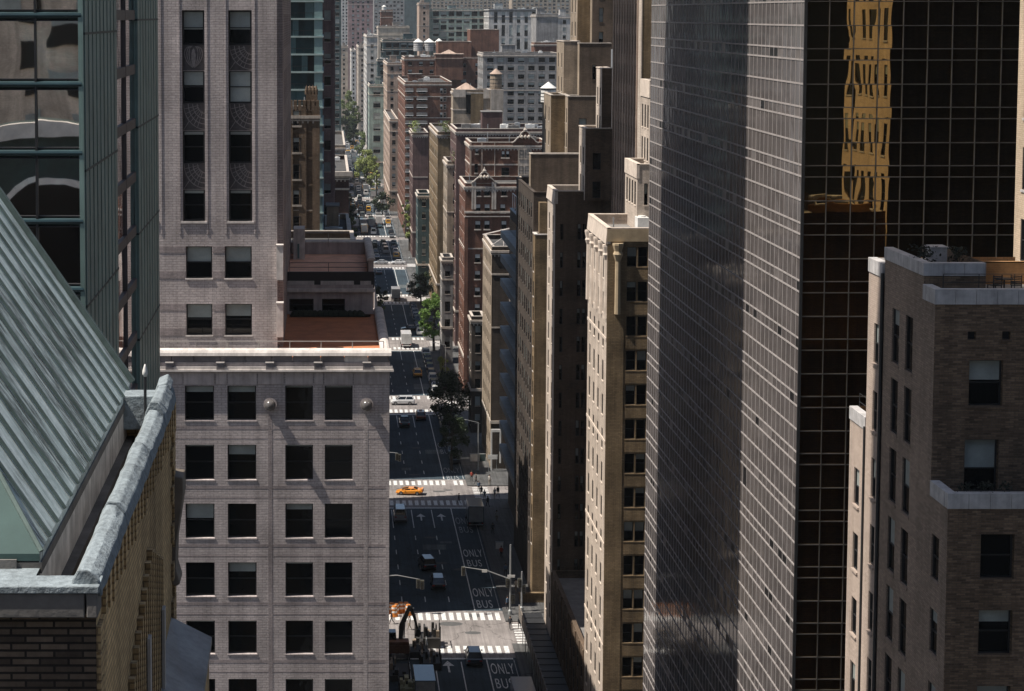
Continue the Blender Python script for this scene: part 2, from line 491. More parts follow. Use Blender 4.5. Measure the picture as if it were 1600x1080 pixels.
# painted markings
mb = MB()
LANES = [10.3, 13.5, 16.75]; BUSL, BUSR = 19.97, 23.35
def strip(x0, x1, ya, yb, m=0, z=.014):
    mb.face([(x0+skew(ya), ya, z), (x1+skew(ya), ya, z), (x1+skew(yb), yb, z), (x0+skew(yb), yb, z)], m)
rg = random.Random(3)
for k in range(-1, 22):
    c, d = ck(k), ck(k+1)
    for cc, (ya, yb) in ((c, (-9.0, -5.6)), (c, (5.8, 9.3))):
        x = KL + .5
        while x < KR - .5:
            if rg.random() > .04: strip(x, x + .6, cc + ya, cc + yb)
            x += 1.03
    strip(KL + 1.2, KR - .4, c - 11.2, c - 10.6)
    ya, yb = c + 10.5, d - 11.2
    strip(BUSL - .08, BUSL + .08, ya, yb); strip(BUSR - .06, BUSR + .06, ya, yb, 1)
    for xl in LANES:
        y = ya + 4
        while y < yb - 16: strip(xl - .07, xl + .07, y, y + 2.6); y += 8.5
        strip(xl - .07, xl + .07, yb - 13, yb - 1)
def arrow(px, py):
    p = at(px, py, Z=0); x, y = p.x, p.y
    z = .014
    mb.face([(x-.12, y-2, z), (x+.12, y-2, z), (x+.12, y+.6, z), (x-.12, y+.6, z)])
    mb.face([(x-.75, y+.6, z), (x+.75, y+.6, z), (x, y+2.6, z)])
for a in ((701, 1043), (658, 809), (690, 809)): arrow(*a)
for (px, py, w, l) in ((648, 980, 1.4, .9), (705, 975, 4.5, .9), (740, 983, 1.8, .8), (762, 987, 2.2, .5)):
    pass
def words(txt, px, py, wpx, hpx, m):
    cu = bpy.data.curves.new('lettering', 'FONT'); cu.body = txt; cu.size = 1; cu.align_x = 'CENTER'; cu.space_character = 1.15
    o = bpy.data.objects.new('lettering', cu); COL.objects.link(o)
    dg = bpy.context.evaluated_depsgraph_get(); me = bpy.data.meshes.new_from_object(o.evaluated_get(dg))
    xs = [v.co.x for v in me.vertices]; ys = [v.co.y for v in me.vertices]
    p0 = at(px, py + hpx/2, Z=0); p1 = at(px, py - hpx/2, Z=0)
    wm_ = wpx / FPX * (p0 - cam.location).length
    sx = wm_ / (max(xs) - min(xs)); sy = (p1.y - p0.y) / (max(ys) - min(ys))
    cx = (max(xs) + min(xs)) / 2; cy = (max(ys) + min(ys)) / 2
    yc = (p0.y + p1.y) / 2; xc = (p0.x + p1.x) / 2
    for po in me.polygons:
        mb.face([(xc + (me.vertices[i].co.x - cx) * sx, yc + (me.vertices[i].co.y - cy) * sy, .016) for i in po.vertices], m)
    bpy.data.objects.remove(o); bpy.data.meshes.remove(me); bpy.data.curves.remove(cu)
for (py1, m) in ((1045, 0), (926, 0), (864.5, 0), (814, 1), (735, 1), (696, 1)):
    yy = at(BUSL, py1, Z=0).y
    xx = (BUSL + BUSR) / 2 + skew(yy)
    sc = FPX / (yy * CP + 80 * SP); px = PCX + xx * sc
    h = 14.0 * (sc / 11.5) ** 2
    words('ONLY', px, py1, 2.75 * sc, h * .95, m)
    words('BUS', px + .25*sc, py1 + h * 1.35, 2.1 * sc, h * .9, m)
for (px, py) in ((752, 625), (740, 560)):
    words('BUS', px - 20, py, 18, 5, 1)
tag(mb.build('road_markings', [M_mark, M_markf]), kind='structure')
# manhole covers, and paler patches that paint sunlight onto the asphalt
mb = MB()
for (px, py, r) in ((648, 742, .5), (672, 840, .45), (720, 890, .5), (655, 610, .5), (664, 560, .6), (704, 975, .75), (739, 989, .5), (742, 962, .6), (686, 768, .5), (700, 766, .4), (650, 700, .4), (690, 880, .4), (668, 1000, .4)):
    p = at(px, py, Z=0)
    mb.face([(p.x + 2.2*r*math.cos(i*.628), p.y + r*math.sin(i*.628)*1.3, .012) for i in range(10)])
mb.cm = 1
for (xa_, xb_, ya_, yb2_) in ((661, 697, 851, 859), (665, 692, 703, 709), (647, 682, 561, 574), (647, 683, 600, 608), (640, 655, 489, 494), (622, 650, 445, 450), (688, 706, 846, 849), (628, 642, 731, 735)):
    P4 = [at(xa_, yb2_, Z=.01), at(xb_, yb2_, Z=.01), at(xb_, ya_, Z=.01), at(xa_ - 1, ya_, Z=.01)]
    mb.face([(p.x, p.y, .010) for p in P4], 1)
tag(mb.build('manholes_and_sun_patches', [M_grnd, road_mat('painted_sun_patch', (.10, .115, .12), .4, .7)]), kind='structure')

# ------------------------------------------------------------------ generic city building
M = {}
def B_(key, *a, **k): M[key] = brick('brick_' + key, *a, **k)
B_('tan', (.42,.34,.26), (.36,.29,.215), (.3,.25,.2))
B_('cream', (.56,.475,.40), (.50,.42,.35), (.42,.36,.3), bw=.9, bh=.3, ms=.012, stain=.3)
B_('gold', (.31,.22,.125), (.23,.16,.09), (.18,.135,.085), stain=.5)
B_('brown', (.20,.14,.095), (.14,.098,.066), (.15,.11,.08))
B_('dark', (.095,.074,.06), (.065,.052,.042), (.075,.06,.05))
B_('red', (.205,.09,.058), (.155,.066,.044), (.17,.11,.085))
B_('purple', (.15,.085,.078), (.12,.068,.064), (.12,.085,.08))
B_('pier', (.46,.34,.265), (.39,.29,.225), (.3,.23,.18))
B_('grey', (.33,.32,.31), (.29,.285,.28), (.25,.24,.24))
B_('pale', (.52,.45,.38), (.46,.40,.34), (.38,.34,.3))
B_('peach', (.5,.37,.29), (.45,.33,.26), (.38,.3,.25))
B_('mint', (.33,.42,.38), (.3,.38,.35), (.27,.34,.31))
B_('teal', (.075,.125,.13), (.06,.1,.105), (.06,.085,.09))
B_('white', (.66,.64,.61), (.6,.585,.56), (.5,.48,.46))
M['stone'] = plain('limestone_trim', (.5,.44,.38), .85, .35, .8, streak=.3)
M['orange'] = plain('terracotta_paving', (.45,.165,.07), .8, .35, 1.0)
def clutter(root, x0, x1, y0, y1, z, rng, n=5, wallm=None):
    """roof plant: a stair bulkhead, air handlers, pipes"""
    if x1 - x0 < 4 or y1 - y0 < 4: return
    if wallm is not None:
        w = min(5, (x1-x0)*.4); d = min(5, (y1-y0)*.4)
        xa = rng.uniform(x0+1, x1-w-1) if x1-w-1 > x0+1 else x0+.5; ya = rng.uniform(y0+1, y1-d-1) if y1-d-1 > y0+1 else y0+.5
        mb = MB(); h = rng.uniform(2.6, 4.2)
        mb.box(xa, xa+w, ya, ya+d, z, z+h); mb.box(xa-.15, xa+w+.15, ya-.15, ya+d+.15, z+h, z+h+.2, 1)
        mb.build('stair_bulkhead', [wallm, M_roofgrey], root)
    for i in range(n):
        w, d, h = rng.uniform(.9, 2.6), rng.uniform(.9, 2.2), rng.uniform(.7, 1.7)
        xa = rng.uniform(x0+.5, max(x0+.6, x1-w-.5)); ya = rng.uniform(y0+.5, max(y0+.6, y1-d-.5))
        mb = MB(); mb.box(xa, xa+w, ya, ya+d, z+.25, z+h)
        for lx in (xa+.1, xa+w-.2):
            for ly in (ya+.1, ya+d-.2): mb.box(lx, lx+.1, ly, ly+.1, z, z+.25)
        mb.lathe((xa+w/2, ya+d/2, z+h), [(.35*min(w,d), 0), (.35*min(w,d), .12), (.1, .14)], 10)
        mb.build('air_conditioner', rng.choice((M_metal, M_white, M_roofgrey)), root)
    mb = MB()
    for i in range(3):
        xa = rng.uniform(x0+.6, x1-.6); ya = rng.uniform(y0+.6, y1-.6); h = rng.uniform(1.2, 3)
        mb.tube((xa, ya, z), (xa, ya, z+h), .08, n=6)
    mb.build('vent_pipe', M_metal, root)
def city(name, label, x0, x1, ytop, Y, depth, wallm, fr=None, si=None, plane='L', X=None, z0=0.0, group=None, roofm=None, copm=None, win=None, detail=0, blinds=BL, n=3, bulk=True, par=.9, cap=100, cat='building', wd=.25, ztop=None, px=True, root=None, belts=True):
    """x0, x1: photo columns of the front's edges at its roof; ytop: photo row of the roof line; Y: distance"""
    zt = zat(ytop, Y) if ztop is None else ztop
    xa, xb = (xat(x0, Y, zt), xat(x1, Y, zt)) if px else (x0, x1)
    rng = random.Random(int(x0 * 7 + Y))
    own = root is None
    if own: root = thing(name, label, cat, ((xa+xb)/2, Y + depth/2, z0), group)
    roofm = roofm or M_tar; copm = copm or M['stone']
    mb = MB(); jobs = []
    fg = grid(xa, xb, z0, zt, *fr) if fr else []
    sg = grid(Y, Y + depth, z0, zt, *si) if si else []
    block(mb, xa, xb, Y, Y + depth, z0, zt, fg, sg, plane, par, wd, 0, 1, 2, .05, jobs, roof=False)
    mb.build('wall', [wallm, roofm, copm], root)
    mb = MB(); sheet_roof(mb, xa, xb, Y, Y + depth, zt, par, .35, 0, 1, 2); mb.build('roof', [wallm, roofm, copm], root)
    windows(root, jobs, win, detail, blinds, wd, cap, rng)
    clutter(root, xa+.5, xb-.5, Y+.5, Y+depth-.5, zt - par, rng, n, wallm if bulk else None)
    if belts and zt - z0 > 12:
        q = MB()
        cs = [(zt - 1.15, .4, .32), (zt - 1.5, .22, .2), (zt - 5.0 - rng.random(), .3, .12), (zt - 12.4 - rng.random() * 3, .25, .1), (z0 + 8.2, .5, .2)]
        for zc, h, pr in cs[:2] + ([cs[2]] if rng.random() < .6 else []) + ([cs[3]] if rng.random() < .5 else []) + cs[4:]:
            q = MB(); q.box(xa - (pr if plane == 'L' else 0), xb + (pr if plane == 'R' else 0), Y - pr, Y - .004, zc, zc + h)
            if plane == 'L': q.box(xa - pr, xa - .004, Y - .02, Y + depth, zc, zc + h)
            else: q.box(xb + .004, xb + pr, Y - .02, Y + depth, zc, zc + h)
            x = xa + .3
            while zc == cs[1][0] and x < xb - .3 and Y < 700: q.box(x, x + .22, Y - .19, Y - .01, zc - .3, zc + .02); x += .7
            q.build('cornice' if zc > zt - 2 else 'string_course', copm, root)
    return root, xa, xb, zt
# ================================================================== LEFT SIDE
# ------------------------------------------------------------------ pink brick tower with terraces
M_pink = brick('pink_brick', (.56,.495,.475), (.48,.425,.41), (.35,.305,.295), bw=.5, bh=.16, ms=.018, stain=.36, bump=.45)
M_pinkp = plain('pink_stone_panel', (.47,.41,.39), .85, .3, .9, streak=.3)
M_pinkd = brick('pink_brick_dark_course', (.43,.37,.36), (.35,.30,.295), (.3,.26,.255), bw=.3, bh=.1, ms=.01)
M_cope = plain('pale_coping', (.62,.57,.53), .8, .35, 1.2, streak=.25)
PY = 129.0
root = thing('terraced_tower', 'pale pink brick tower with dark carved spandrels above a block with orange roof terraces', 'building', (-8, PY + 20, 0))
X = lambda px, py=560: at(px, py, Y=PY).x
Z = lambda py: at(500, py, Y=PY).z
bx0, bx1 = X(60), X(608.5, 700)
ztopb = Z(548)
mb = MB(); jobs = []
cols = ((222, 268), (288.5, 334), (355, 400), (445.5, 489), (507.5, 551))
rows = ((603, 657), (695, 750), (787, 841), (879, 932), (970, 1022), (1061, 1112), (1153, 1204), (1245, 1296), (1337, 1388))
holes = [(X(a), X(b), Z(d), Z(c)) for a, b in cols for c, d in rows]
zled = Z(580)
holes = wall(mb, 'F', PY, bx0, bx1, 0, zled, holes, .35, 0)
for h in holes: jobs.append(('F', PY) + h)
by1 = 172.0
sg = grid(PY + 1, by1, 0, zled, 3.3, 1.8, 3.68, 2.15)
sg = wall(mb, 'R', bx1, PY, by1, 0, zled, sg, .35, 0, sill=.05, ms=1)
mb.face([(bx0, by1, 0), (bx1, by1, 0), (bx1, by1, zled), (bx0, by1, zled)])
mb.face([(bx0, PY, 0), (bx0, by1, 0), (bx0, by1, zled), (bx0, PY, zled)])
# frieze of stone panels, sills, soldier courses and slim raised strips
for i, (a, b) in enumerate(((60, 285), (287, 335), (337, 354), (356, 401), (403, 443), (446, 489), (491, 505), (507, 551), (553, 608.5))):
    mb.box(X(a), X(b), PY - .035 - .012*(i%2), PY + .01, Z(601 if i % 2 else 600.5), Z(582), 1)
for c, d in rows:
    for a, b in cols: mb.box(X(a)-.05, X(b)+.05, PY - .035, PY + .2, Z(d) - .08, Z(d) - .003, 0)
    mb.box(bx0, bx1 + .01, PY - .008, PY + .02, Z(d + 14), Z(d + 9), 3); mb.box(bx0, bx1, PY - .006, PY + .02, Z(d + 29), Z(d + 27), 3)
mb.box(X(418.5), X(425), PY - .012, PY + .02, 0, Z(648), 3)
mb.box(X(569), X(575), PY - .010, PY + .02, 0, Z(648), 0)
mb.box(X(603.5), X(608.7), PY - .016, PY + .05, 0, Z(582), 0)
mb.build('lower_wall', [M_pink, M_pinkp, M_cope, M_pinkd], root)
windows(root, jobs + [('R', bx1) + h for h in sg], None, 1, (0, .07, .07, .2, .3, .45), .35, 100, random.Random(5), split=True)
# cornice ledge, sloping parapet with dark panels, rounded coping
mb = MB()
mb.box(bx0 - .2, bx1 + .25, PY - .3, PY + .5, zled, zled + .12, 0)
mb.box(bx0 - .2, bx1 + .18, PY - .2, PY + .5, zled + .12, zled + .3, 0)
zb1 = Z(566)
mb.box(bx0, bx1 + .02, PY - .05, PY + .5, zled + .3, zb1, 1)
for px in (265, 344.5, 421.5, 497, 573):
    mb.box(X(px - 6), X(px + 6), PY - .27, PY - .05, Z(577), Z(566.5), 3); mb.box(X(px - 6.6), X(px + 6.6), PY - .3, PY - .05, Z(566.5), Z(565), 0)
edges = [60, 250, 268, 303, 344, 383, 424, 457, 501, 538, 575, 606.5]
for i in range(len(edges) - 1):
    mb.box(X(edges[i]) + .02, X(edges[i+1]) - .02, PY - .02, PY + .4, zb1 + .002, Z(555.5), 3 if i not in (9,) else 0)
# rounded coping along the front and down the avenue side
def coping(p0, p1, r, flat=.6):
    p0 = Vector(p0); p1 = Vector(p1); d = (p1 - p0).normalized(); s = d.cross(Vector((0,0,1)))
    prof = [(math.cos(t) * r, math.sin(t) * r * flat) for t in [i * math.pi / 7 for i in range(8)]]
    mb.loft([[p + s * a + Vector((0,0,b)) for a, b in prof] for p in (p0, p1)], 0)
zc0 = Z(555.5)
coping((bx0, PY + .22, zc0), (bx1 + .1, PY + .22, zc0), .42, 1.0)
mb.build('parapet', [M_cope, M_pinkp, M_pinkp, plain('grey_parapet_panel', (.2,.18,.18), .8, .4, 1.0)], root)
# lower terrace: floor, side parapet, back wall of the penthouse
zf1 = at(520, 535, Y=PY + 5).z - .25
sx1 = bx1 - .05
tw_x1 = at(446, 520, Y=PY + 4).x
ph_y = 148.5                                         # penthouse front
mb = MB()
mb.face([(tw_x1 - .4, PY + .4, zf1), (sx1, PY + .4, zf1), (sx1, ph_y, zf1), (tw_x1 - .4, ph_y, zf1)])
qq = MB(); qq.face([(bx0, PY + .4, zf1), (tw_x1 - .4, PY + .4, zf1), (tw_x1 - .4, ph_y, zf1), (bx0, ph_y, zf1)]); qq.build('gravel_ledge', M_roofgrey, root)
mb.build('terrace_floor', M['orange'], root)
mb = MB()
mb.box(sx1 - .35, sx1 + .05, PY + .6, ph_y + .5, zf1 - 1, zc0, 1)
coping((sx1 - .15, PY + .3, zc0), (sx1 - .15, ph_y + .5, zc0), .34, .8)
mb.box(bx0, tw_x1 - .3, PY + .5, PY + .9, zf1 - .5, zc0, 1)
mb.build('parapet', [M_cope, M_pinkp], root)
def railing(pts, h, post=2.0, bars=1, r=.025, name='handrail', par=None, mat=None):
    q = MB()
    for i in range(len(pts) - 1):
        a, b = Vector(pts[i]), Vector(pts[i+1]); L = (b - a).length; n = max(1, int(L / post))
        for k in range(n + 1):
            p = a.lerp(b, k / n); q.tube(p, p + Vector((0,0,h)), r, n=5)
        for j in range(bars):
            z = h * (j + 1) / bars; q.tube(a + Vector((0,0,z)), b + Vector((0,0,z)), r, n=5)
    return q.build(name, mat or M_rail, par)
railing([(bx0, PY + .75, zc0 + .2), (sx1 - .3, PY + .75, zc0 + .2)], Z(535) - Z(549) , 1.9, 1, .03, 'handrail', root)
# penthouse
Zp = lambda py: at(500, py, Y=ph_y).z
Xp = lambda px, py=480: at(px, py, Y=ph_y).x
zp_top = Zp(440); px1 = Xp(583)
ph_y2 = 163.0
mb = MB(); jobs = []
holes = [(Xp(452), Xp(490), Zp(487), Zp(467)), (Xp(503), Xp(539), Zp(487), Zp(467))]
wall(mb, 'F', ph_y, tw_x1 - .5, px1, zf1, Zp(445), holes, .3, 0)
mb.box(tw_x1 - .5, px1 + .12, ph_y - .25, ph_y, Zp(456), Zp(451), 1)
# recessed dark band with pale panels: balustrade of the upper terrace
mb.box(tw_x1 - .5, px1 + .1, ph_y + .35, ph_y + .6, Zp(451), Zp(426), 2)
for a, b in ((449, 491), (501, 553), (563, 580)): mb.box(Xp(a), Xp(b), ph_y + .2, ph_y + .36, Zp(449), Zp(440), 1)
mb.box(px1 - .3, px1, ph_y + .02, ph_y2, zf1, Zp(452), 0)
mb.build('penthouse', [M_pinkp, M_cope, M_steel_dark], root)
windows(root, [('F', ph_y) + h for h in holes], None, 1, (0,), .3, 100)
mb = MB()
mb.box(tw_x1, px1 - .2, ph_y - 1.6, ph_y - .02, zf1, Zp(495), 0)
for i in range(14):
    xx = tw_x1 + .4 + i * (px1 - tw_x1 - 1) / 14; mb.lathe((xx, ph_y - .9, Zp(495)), [(.1, 0), (.4, .2), (.28, .45), (.05, .6)], 7, 1)
mb.box(tw_x1, px1 - .3, ph_y - 1.7, ph_y - 1.62, Zp(503), Zp(500), 2)
mb.build('planter', [M_steel_dark, plain('dark_foliage', (.02,.028,.018), .9, .6, 3), M_metal], root)
zf2 = Zp(426) - .35
mb = MB(); mb.face([(tw_x1 - .5, ph_y + .5, zf2), (px1 - .2, ph_y + .5, zf2), (px1 - .2, ph_y2, zf2), (tw_x1 - .5, ph_y2, zf2)])
mb.build('terrace_floor', plain('sunlit_tone_terracotta', (.72,.40,.27), .8, .3, 1.0), root)  # lightened to paint sunlight onto the shaded upper terrace
mb = MB()
zc2 = zf2 + 1.15
mb.box(px1 - .3, px1 + .05, ph_y + .6, ph_y2, zf2 - .3, zc2, 1); coping((px1 - .12, ph_y + .4, zc2), (px1 - .12, ph_y2, zc2), .3, .7)
mb.box(tw_x1 - .5, px1 + .05, ph_y2, ph_y2 + .4, zf2 - .3, zf2 + .9, 1); coping((tw_x1 - .5, ph_y2 + .2, zf2 + .9), (px1, ph_y2 + .2, zf2 + .9), .26, .7)
mb.build('parapet', [M_cope, M_pinkp], root)
railing([(tw_x1, ph_y + .45, zf2), (px1 - .4, ph_y + .45, zf2)], 1.0, 2.2, 3, .02, 'handrail', root, M_steel_dark)
railing([(tw_x1, ph_y2 - .2, zf2 + .6), (px1 - .4, ph_y2 - .2, zf2 + .6)], 1.1, 2.2, 2, .025, 'handrail', root)
mb = MB(); mb.box(tw_x1 + .1, at(476, 380, Y=160).x, 159.5, 162, zf2, at(470, 357, Y=160).z, 0); mb.box(tw_x1 + .4, at(472, 380, Y=160).x - .2, 159.44, 159.5, zf2 + .1, zf2 + 1.2, 1); mb.build('terrace_bulkhead', [M_cope, plain('teal_door', (.12,.2,.2), .6, .2)], root)
# globe lamps on the facade
for px in (422, 573):
    x, z = X(px), Z(631.5)
    g = MB(); g.lathe((x, PY - .42, z - .36), [(.02, 0), (.22, .07), (.33, .2), (.36, .36), (.33, .52), (.22, .65), (.02, .72)], 16)
    gl = thing('globe_lamp', 'glossy globe lamp on the pink facade ' + ('above the grey vertical strip' if px == 422 else 'nearest the avenue corner'), 'lamp', (x, PY, z), 'globe lamps on the pink facade')
    g.build('globe', plain('globe_glass', (.11,.1,.095), .18, .2, spec=.6), gl, smooth=True)
    g = MB(); g.tube((x, PY + .02, z), (x, PY - .12, z), .42, .42, 16); g.build('mount', M_pinkp, gl)
# ---- the tower
ty = PY + 4.0
Xt = lambda px, py=300: at(px, py, Y=ty).x
Zt = lambda py: at(500, py, Y=ty).z
tx0, tx1 = Xt(40), Xt(433)
TOP = 150.0
mb = MB(); jobs = []; H = []
wcols = ((212, 246), (285.5, 320.5), (357.5, 394))
hi = [(Xt(a), Xt(b), Zt(346), Zt(16)) for a, b in wcols]                      # tall recesses
hi2 = [(Xt(a), Xt(b), Zt(-5), Zt(-335)) for a, b in wcols]
lo = [(Xt(a), Xt(b), Zt(d), Zt(c)) for a, b in ((206, 246.5), (290, 331), (351, 393)) for c, d in ((385, 435), (475, 524))]
wall(mb, 'F', ty, tx0, tx1, zf1, TOP, hi + hi2 + lo, .45, 0)
jobs = [('F', ty) + h + (b,) for h, b in zip(lo, (0, 0, .5, .45, .5, .4))]
# slightly deeper stepped corner towards the avenue
cx1 = Xt(441.5); 
mb.face([(tx1, ty, zf1), (tx1, ty + .8, zf1), (tx1, ty + .8, TOP), (tx1, ty, TOP)])
mb.face([(tx1, ty + .8, zf1), (cx1, ty + .8, zf1), (cx1, ty + .8, TOP), (tx1, ty + .8, TOP)])
tyb = 165.0
sgt = grid(ty + 4, tyb - 2, zf1, TOP - 2, 4.2, 1.5, 3.68, 2.2)
wall(mb, 'R', cx1, ty + .8, tyb, zf1, TOP, sgt, .35, 0)
mb.face([(tx0, tyb, zf1), (cx1, tyb, zf1), (cx1, tyb, TOP), (tx0, tyb, TOP)]); mb.face([(tx0, ty, zf1), (tx0, tyb, zf1), (tx0, tyb, TOP), (tx0, ty, TOP)])
mb.face([(tx0, ty, TOP), (cx1, ty, TOP), (cx1, tyb, TOP), (tx0, tyb, TOP)])
# darker courses beside the lower windows and a projecting course under the tall recesses
for c, d in ((385, 435), (475, 524)):
    for za, zb in ((c, c + 10), (d - 11, d)):
        mb.box(Xt(247.5), Xt(289), ty - .02, ty + .02, Zt(zb), Zt(za), 1); mb.box(Xt(332), Xt(350), ty - .02, ty + .02, Zt(zb), Zt(za), 1)
for a, b in ((234, 246), (285, 321), (357, 394.5)):
    mb.box(Xt(a) - .1, Xt(b) + .1, ty - .08, ty + .2, Zt(349), Zt(346), 2)
for c, d in ((385, 435), (475, 524)):
    for a, b in ((290, 331), (351, 393)): mb.box(Xt(a) - .05, Xt(b) + .05, ty - .06, ty + .2, Zt(d + 2), Zt(d), 2)
for px in (252, 281, 324, 353, 398): mb.box(Xt(px) - .05, Xt(px) + .05, ty - .035, ty + .01, Zt(366), TOP - 1, 0)
mb.build('tower_wall', [M_pink, M_pinkd, M_cope], root)
windows(root, jobs, None, 1, (0,), .35, 100, split=True)
windows(root, [('R', cx1) + h for h in sgt], None, 1, BL, .35, 60)
# windows and carved spandrel panels in the tall recesses
M_carv = plain('carved_dark_stone', (.07,.06,.06), .55, .5, 4, spec=.5)
M_carl = plain('carved_pale_relief', (.24,.21,.2), .6, .4, 4)
jobs = []
wr = ((17, 70), (111, 161), (205, 255), (297, 345)); bl = {(0,0): .55, (1,0): .55, (0,1): .45, (1,1): .97}
for ci, (a, b) in enumerate(wcols):
    for ri, (c, d) in enumerate(wr):
        jobs.append(('F', ty, Xt(a) + .04, Xt(b) - .04, Zt(d), Zt(c), bl.get((ci - 1, ri), .12 if ri > 1 else .4)))
    for ri, (c, d) in enumerate(((71, 110), (162, 204), (256, 296))):
        q = MB(); xa, xb, za, zb = Xt(a), Xt(b), Zt(d), Zt(c)
        q.box(xa, xb, ty + .3, ty + .46, za, zb, 0)
        cxm, w, h = (xa + xb) / 2, xb - xa, zb - za
        def rel(pts, r=.035): 
            for i in range(len(pts) - 1): q.bar(pts[i], pts[i+1], r * 2, .05, 1)
        Pq = lambda u, v: (xa + u * w, ty + .285, za + v * h)
        if ri == 0 and ci != 2:
            q.face([Pq(.5 + .1 * math.sin(t) , .5 + .38 * -math.cos(t)) for t in [i * .6283 for i in range(10)]], 1)
            for s in (-1, 1):
                for k in (.2, .3, .4):
                    rel([Pq(.5 + s * k * math.sin(t), .08 + .82 * (1 - math.cos(t)) / 2 if False else .05 + .9 * math.sin(t / 2 + .2) ** 2) for t in [.1 + i * .38 for i in range(8)]], .02)
        else:
            for k in (.35, .55, .75, .95):
                rel([Pq(1 - k * math.cos(t), .98 - k * math.sin(t)) for t in [i * .196 for i in range(9)]], .022)
            for t in [.2 + i * .2 for i in range(6)]:
                q.bar(Pq(1 - .3 * math.cos(t), .98 - .3 * math.sin(t)), Pq(1 - .93 * math.cos(t), .98 - .93 * math.sin(t)), .03, .04, 1)
            rel([Pq(.05, .02), Pq(.3, .35)], .03)
        q.box(xa, xb, ty + .26, ty + .45, za - .06, za, 1)
        q.build('spandrel_panel', [M_carv, M_carl], root)
    for (c, d) in ((-77, -22), (-170, -115), (-262, -210)):
        jobs.append(('F', ty, Xt(a) + .04, Xt(b) - .04, Zt(d), Zt(c), .4))
windows(root, jobs, None, 1, (0,), .45, 100, split=True)
mb = MB()
for a, b in wcols: mb.face([(Xt(a), ty + .46, Zt(346)), (Xt(b), ty + .46, Zt(346)), (Xt(b), ty + .46, TOP - 2), (Xt(a), ty + .46, TOP - 2)])
mb.build('recess_backing', M_carv, root)
for (c, d) in ((383, 436), (473, 525)):
    q = MB(); q.box(Xt(432), Xt(442.5), ty - .55, ty - .003, Zt(d), Zt(c)); q.box(Xt(431.5), Xt(443), ty - .6, ty - .003, Zt(c), Zt(c) + .08)
    q.build('corner_fin', M_cope, root)

# ------------------------------------------------------------------ mint glass tower
t0 = 68.8; mx = -(510 - 128) / FPX * t0
def ym(px, py=22): return at(px, py, X=mx).y
yA, yB, yC, yD = ym(128), ym(180), ym(212), ym(245)
root = thing('mint_glass_tower', 'mirror glass tower with ribbed mint green metal piers at left edge', 'building', (mx - 10, (yA + yD)/2, 0))
M_mint = plain('ribbed_mint_metal', (.19,.275,.25), .45, .3, .6, streak=.3, spec=.5)
M_mintd = plain('mint_metal_dark_joint', (.03,.05,.05), .5, .3)
M_bt = plain('spandrel_blue_green', (.022,.05,.056), .3, .4, .5, spec=.6)
M_mir = glass('mirror_pane', (.96,.88,.81), .015, .03, .5, metal=1.0)
M_mir2 = glass('mirror_pane_tinted', (.66,.58,.56), .03, .07, .6, metal=1.0)
ZT = 141.0; x_l = mx - 9
Zm = lambda py: at(60, py, Y=yA).z
st = Zm(22) - Zm(130)
bands = [Zm(24) + st * k for k in range(-16, 19)]
mullx = [mx - .04 - i * 1.5 for i in range(0, 7)]
rg = random.Random(11)
g = MB(); fr = MB(); sp = MB()
for b in bands:
    for i in range(len(mullx) - 1):
        xa, xb = mullx[i+1] + .03, mullx[i] - .03; za, zb = b + .17, b + st - .17
        if zb > ZT: continue
        e = [rg.uniform(-.016, .016) for _ in range(3)]
        def yy(u, v): return yA + .1 + e[0]*(u-.5)*1.2 + e[1]*(v-.5)*1.2 + .10*e[2]*((u-.5)**2 + (v-.5)**2) + .0022*math.sin(2.2*u+ e[1]*300)*math.cos(2.6*v+e[0]*300)
        N = 6
        for a_ in range(N):
            for c_ in range(N):
                q = [(a_/N, c_/N), ((a_+1)/N, c_/N), ((a_+1)/N, (c_+1)/N), (a_/N, (c_+1)/N)]
                g.face([(xa + (xb-xa)*u, yy(u, v), za + (zb-za)*v) for u, v in q])
    if b < ZT:
        sp.tube((x_l, yA + .06, b), (mx - .03, yA + .06, b), .115, n=10)
        fr.box(x_l, mx, yA + .02, yA + .1, b + .15, b + .19); fr.box(x_l, mx, yA + .02, yA + .1, b - .19, b - .15)
for xm in mullx: fr.box(xm - .035, xm + .035, yA - .02, yA + .14, 0, ZT)
g.build('glazing', M_mir, root, smooth=True); fr.build('mullion', M_steel_dark, root); sp.build('spandrel_tube', M_bt, root)
# avenue side: ribbed pier, glass strip, ribbed pier
mb = MB()
def ribs(ya, yb, n, zz):
    mb.box(mx - .5, mx - .06, ya + .6, yb, 0, ZT, 0); mb.box(mx - .11, mx - .062, ya, ya + .59, 0, ZT, 0)
    w = (yb - ya) / n
    for i in range(n): mb.box(mx - .07, mx + .06, ya + i*w + w*.13, ya + (i+1)*w - w*.13, 0, ZT, 0)
    for b in zz: mb.box(mx - .06, mx + .075, ya + .02, yb - .02, b - .04, b + .04, 1)
ribs(yA + .12, yB, 9, [b - .6 for b in bands[::2]]); ribs(yC, yD, 8, [b - .2 for b in bands[::2]])
mb.box(mx - .13, mx + .03, yA - .03, yA + .11, 0, ZT, 0)
mb.build('ribbed_pier', [M_mint, M_mintd], root)
g = MB(); fr = MB()
for b in bands:
    if b + st > ZT: continue
    for (ya, yb) in ((yB + .06, (yB+yC)/2), ((yB+yC)/2 + .08, yC - .06)):
        e = [rg.uniform(-.01, .01) for _ in range(3)]
        N = 5
        for a_ in range(N):
            for c_ in range(N):
                q = [(a_/N, c_/N), ((a_+1)/N, c_/N), ((a_+1)/N, (c_+1)/N), (a_/N, (c_+1)/N)]
                g.face([(mx - .12 + e[0]*(u-.5) + e[1]*(v-.5) + e[2]*(u*u+v*v), ya + (yb-ya)*u, b + .2 + (st-.4)*v) for u, v in q])
    fr.box(mx - .16, mx - .03, yB, yC, b - .2, b + .2)
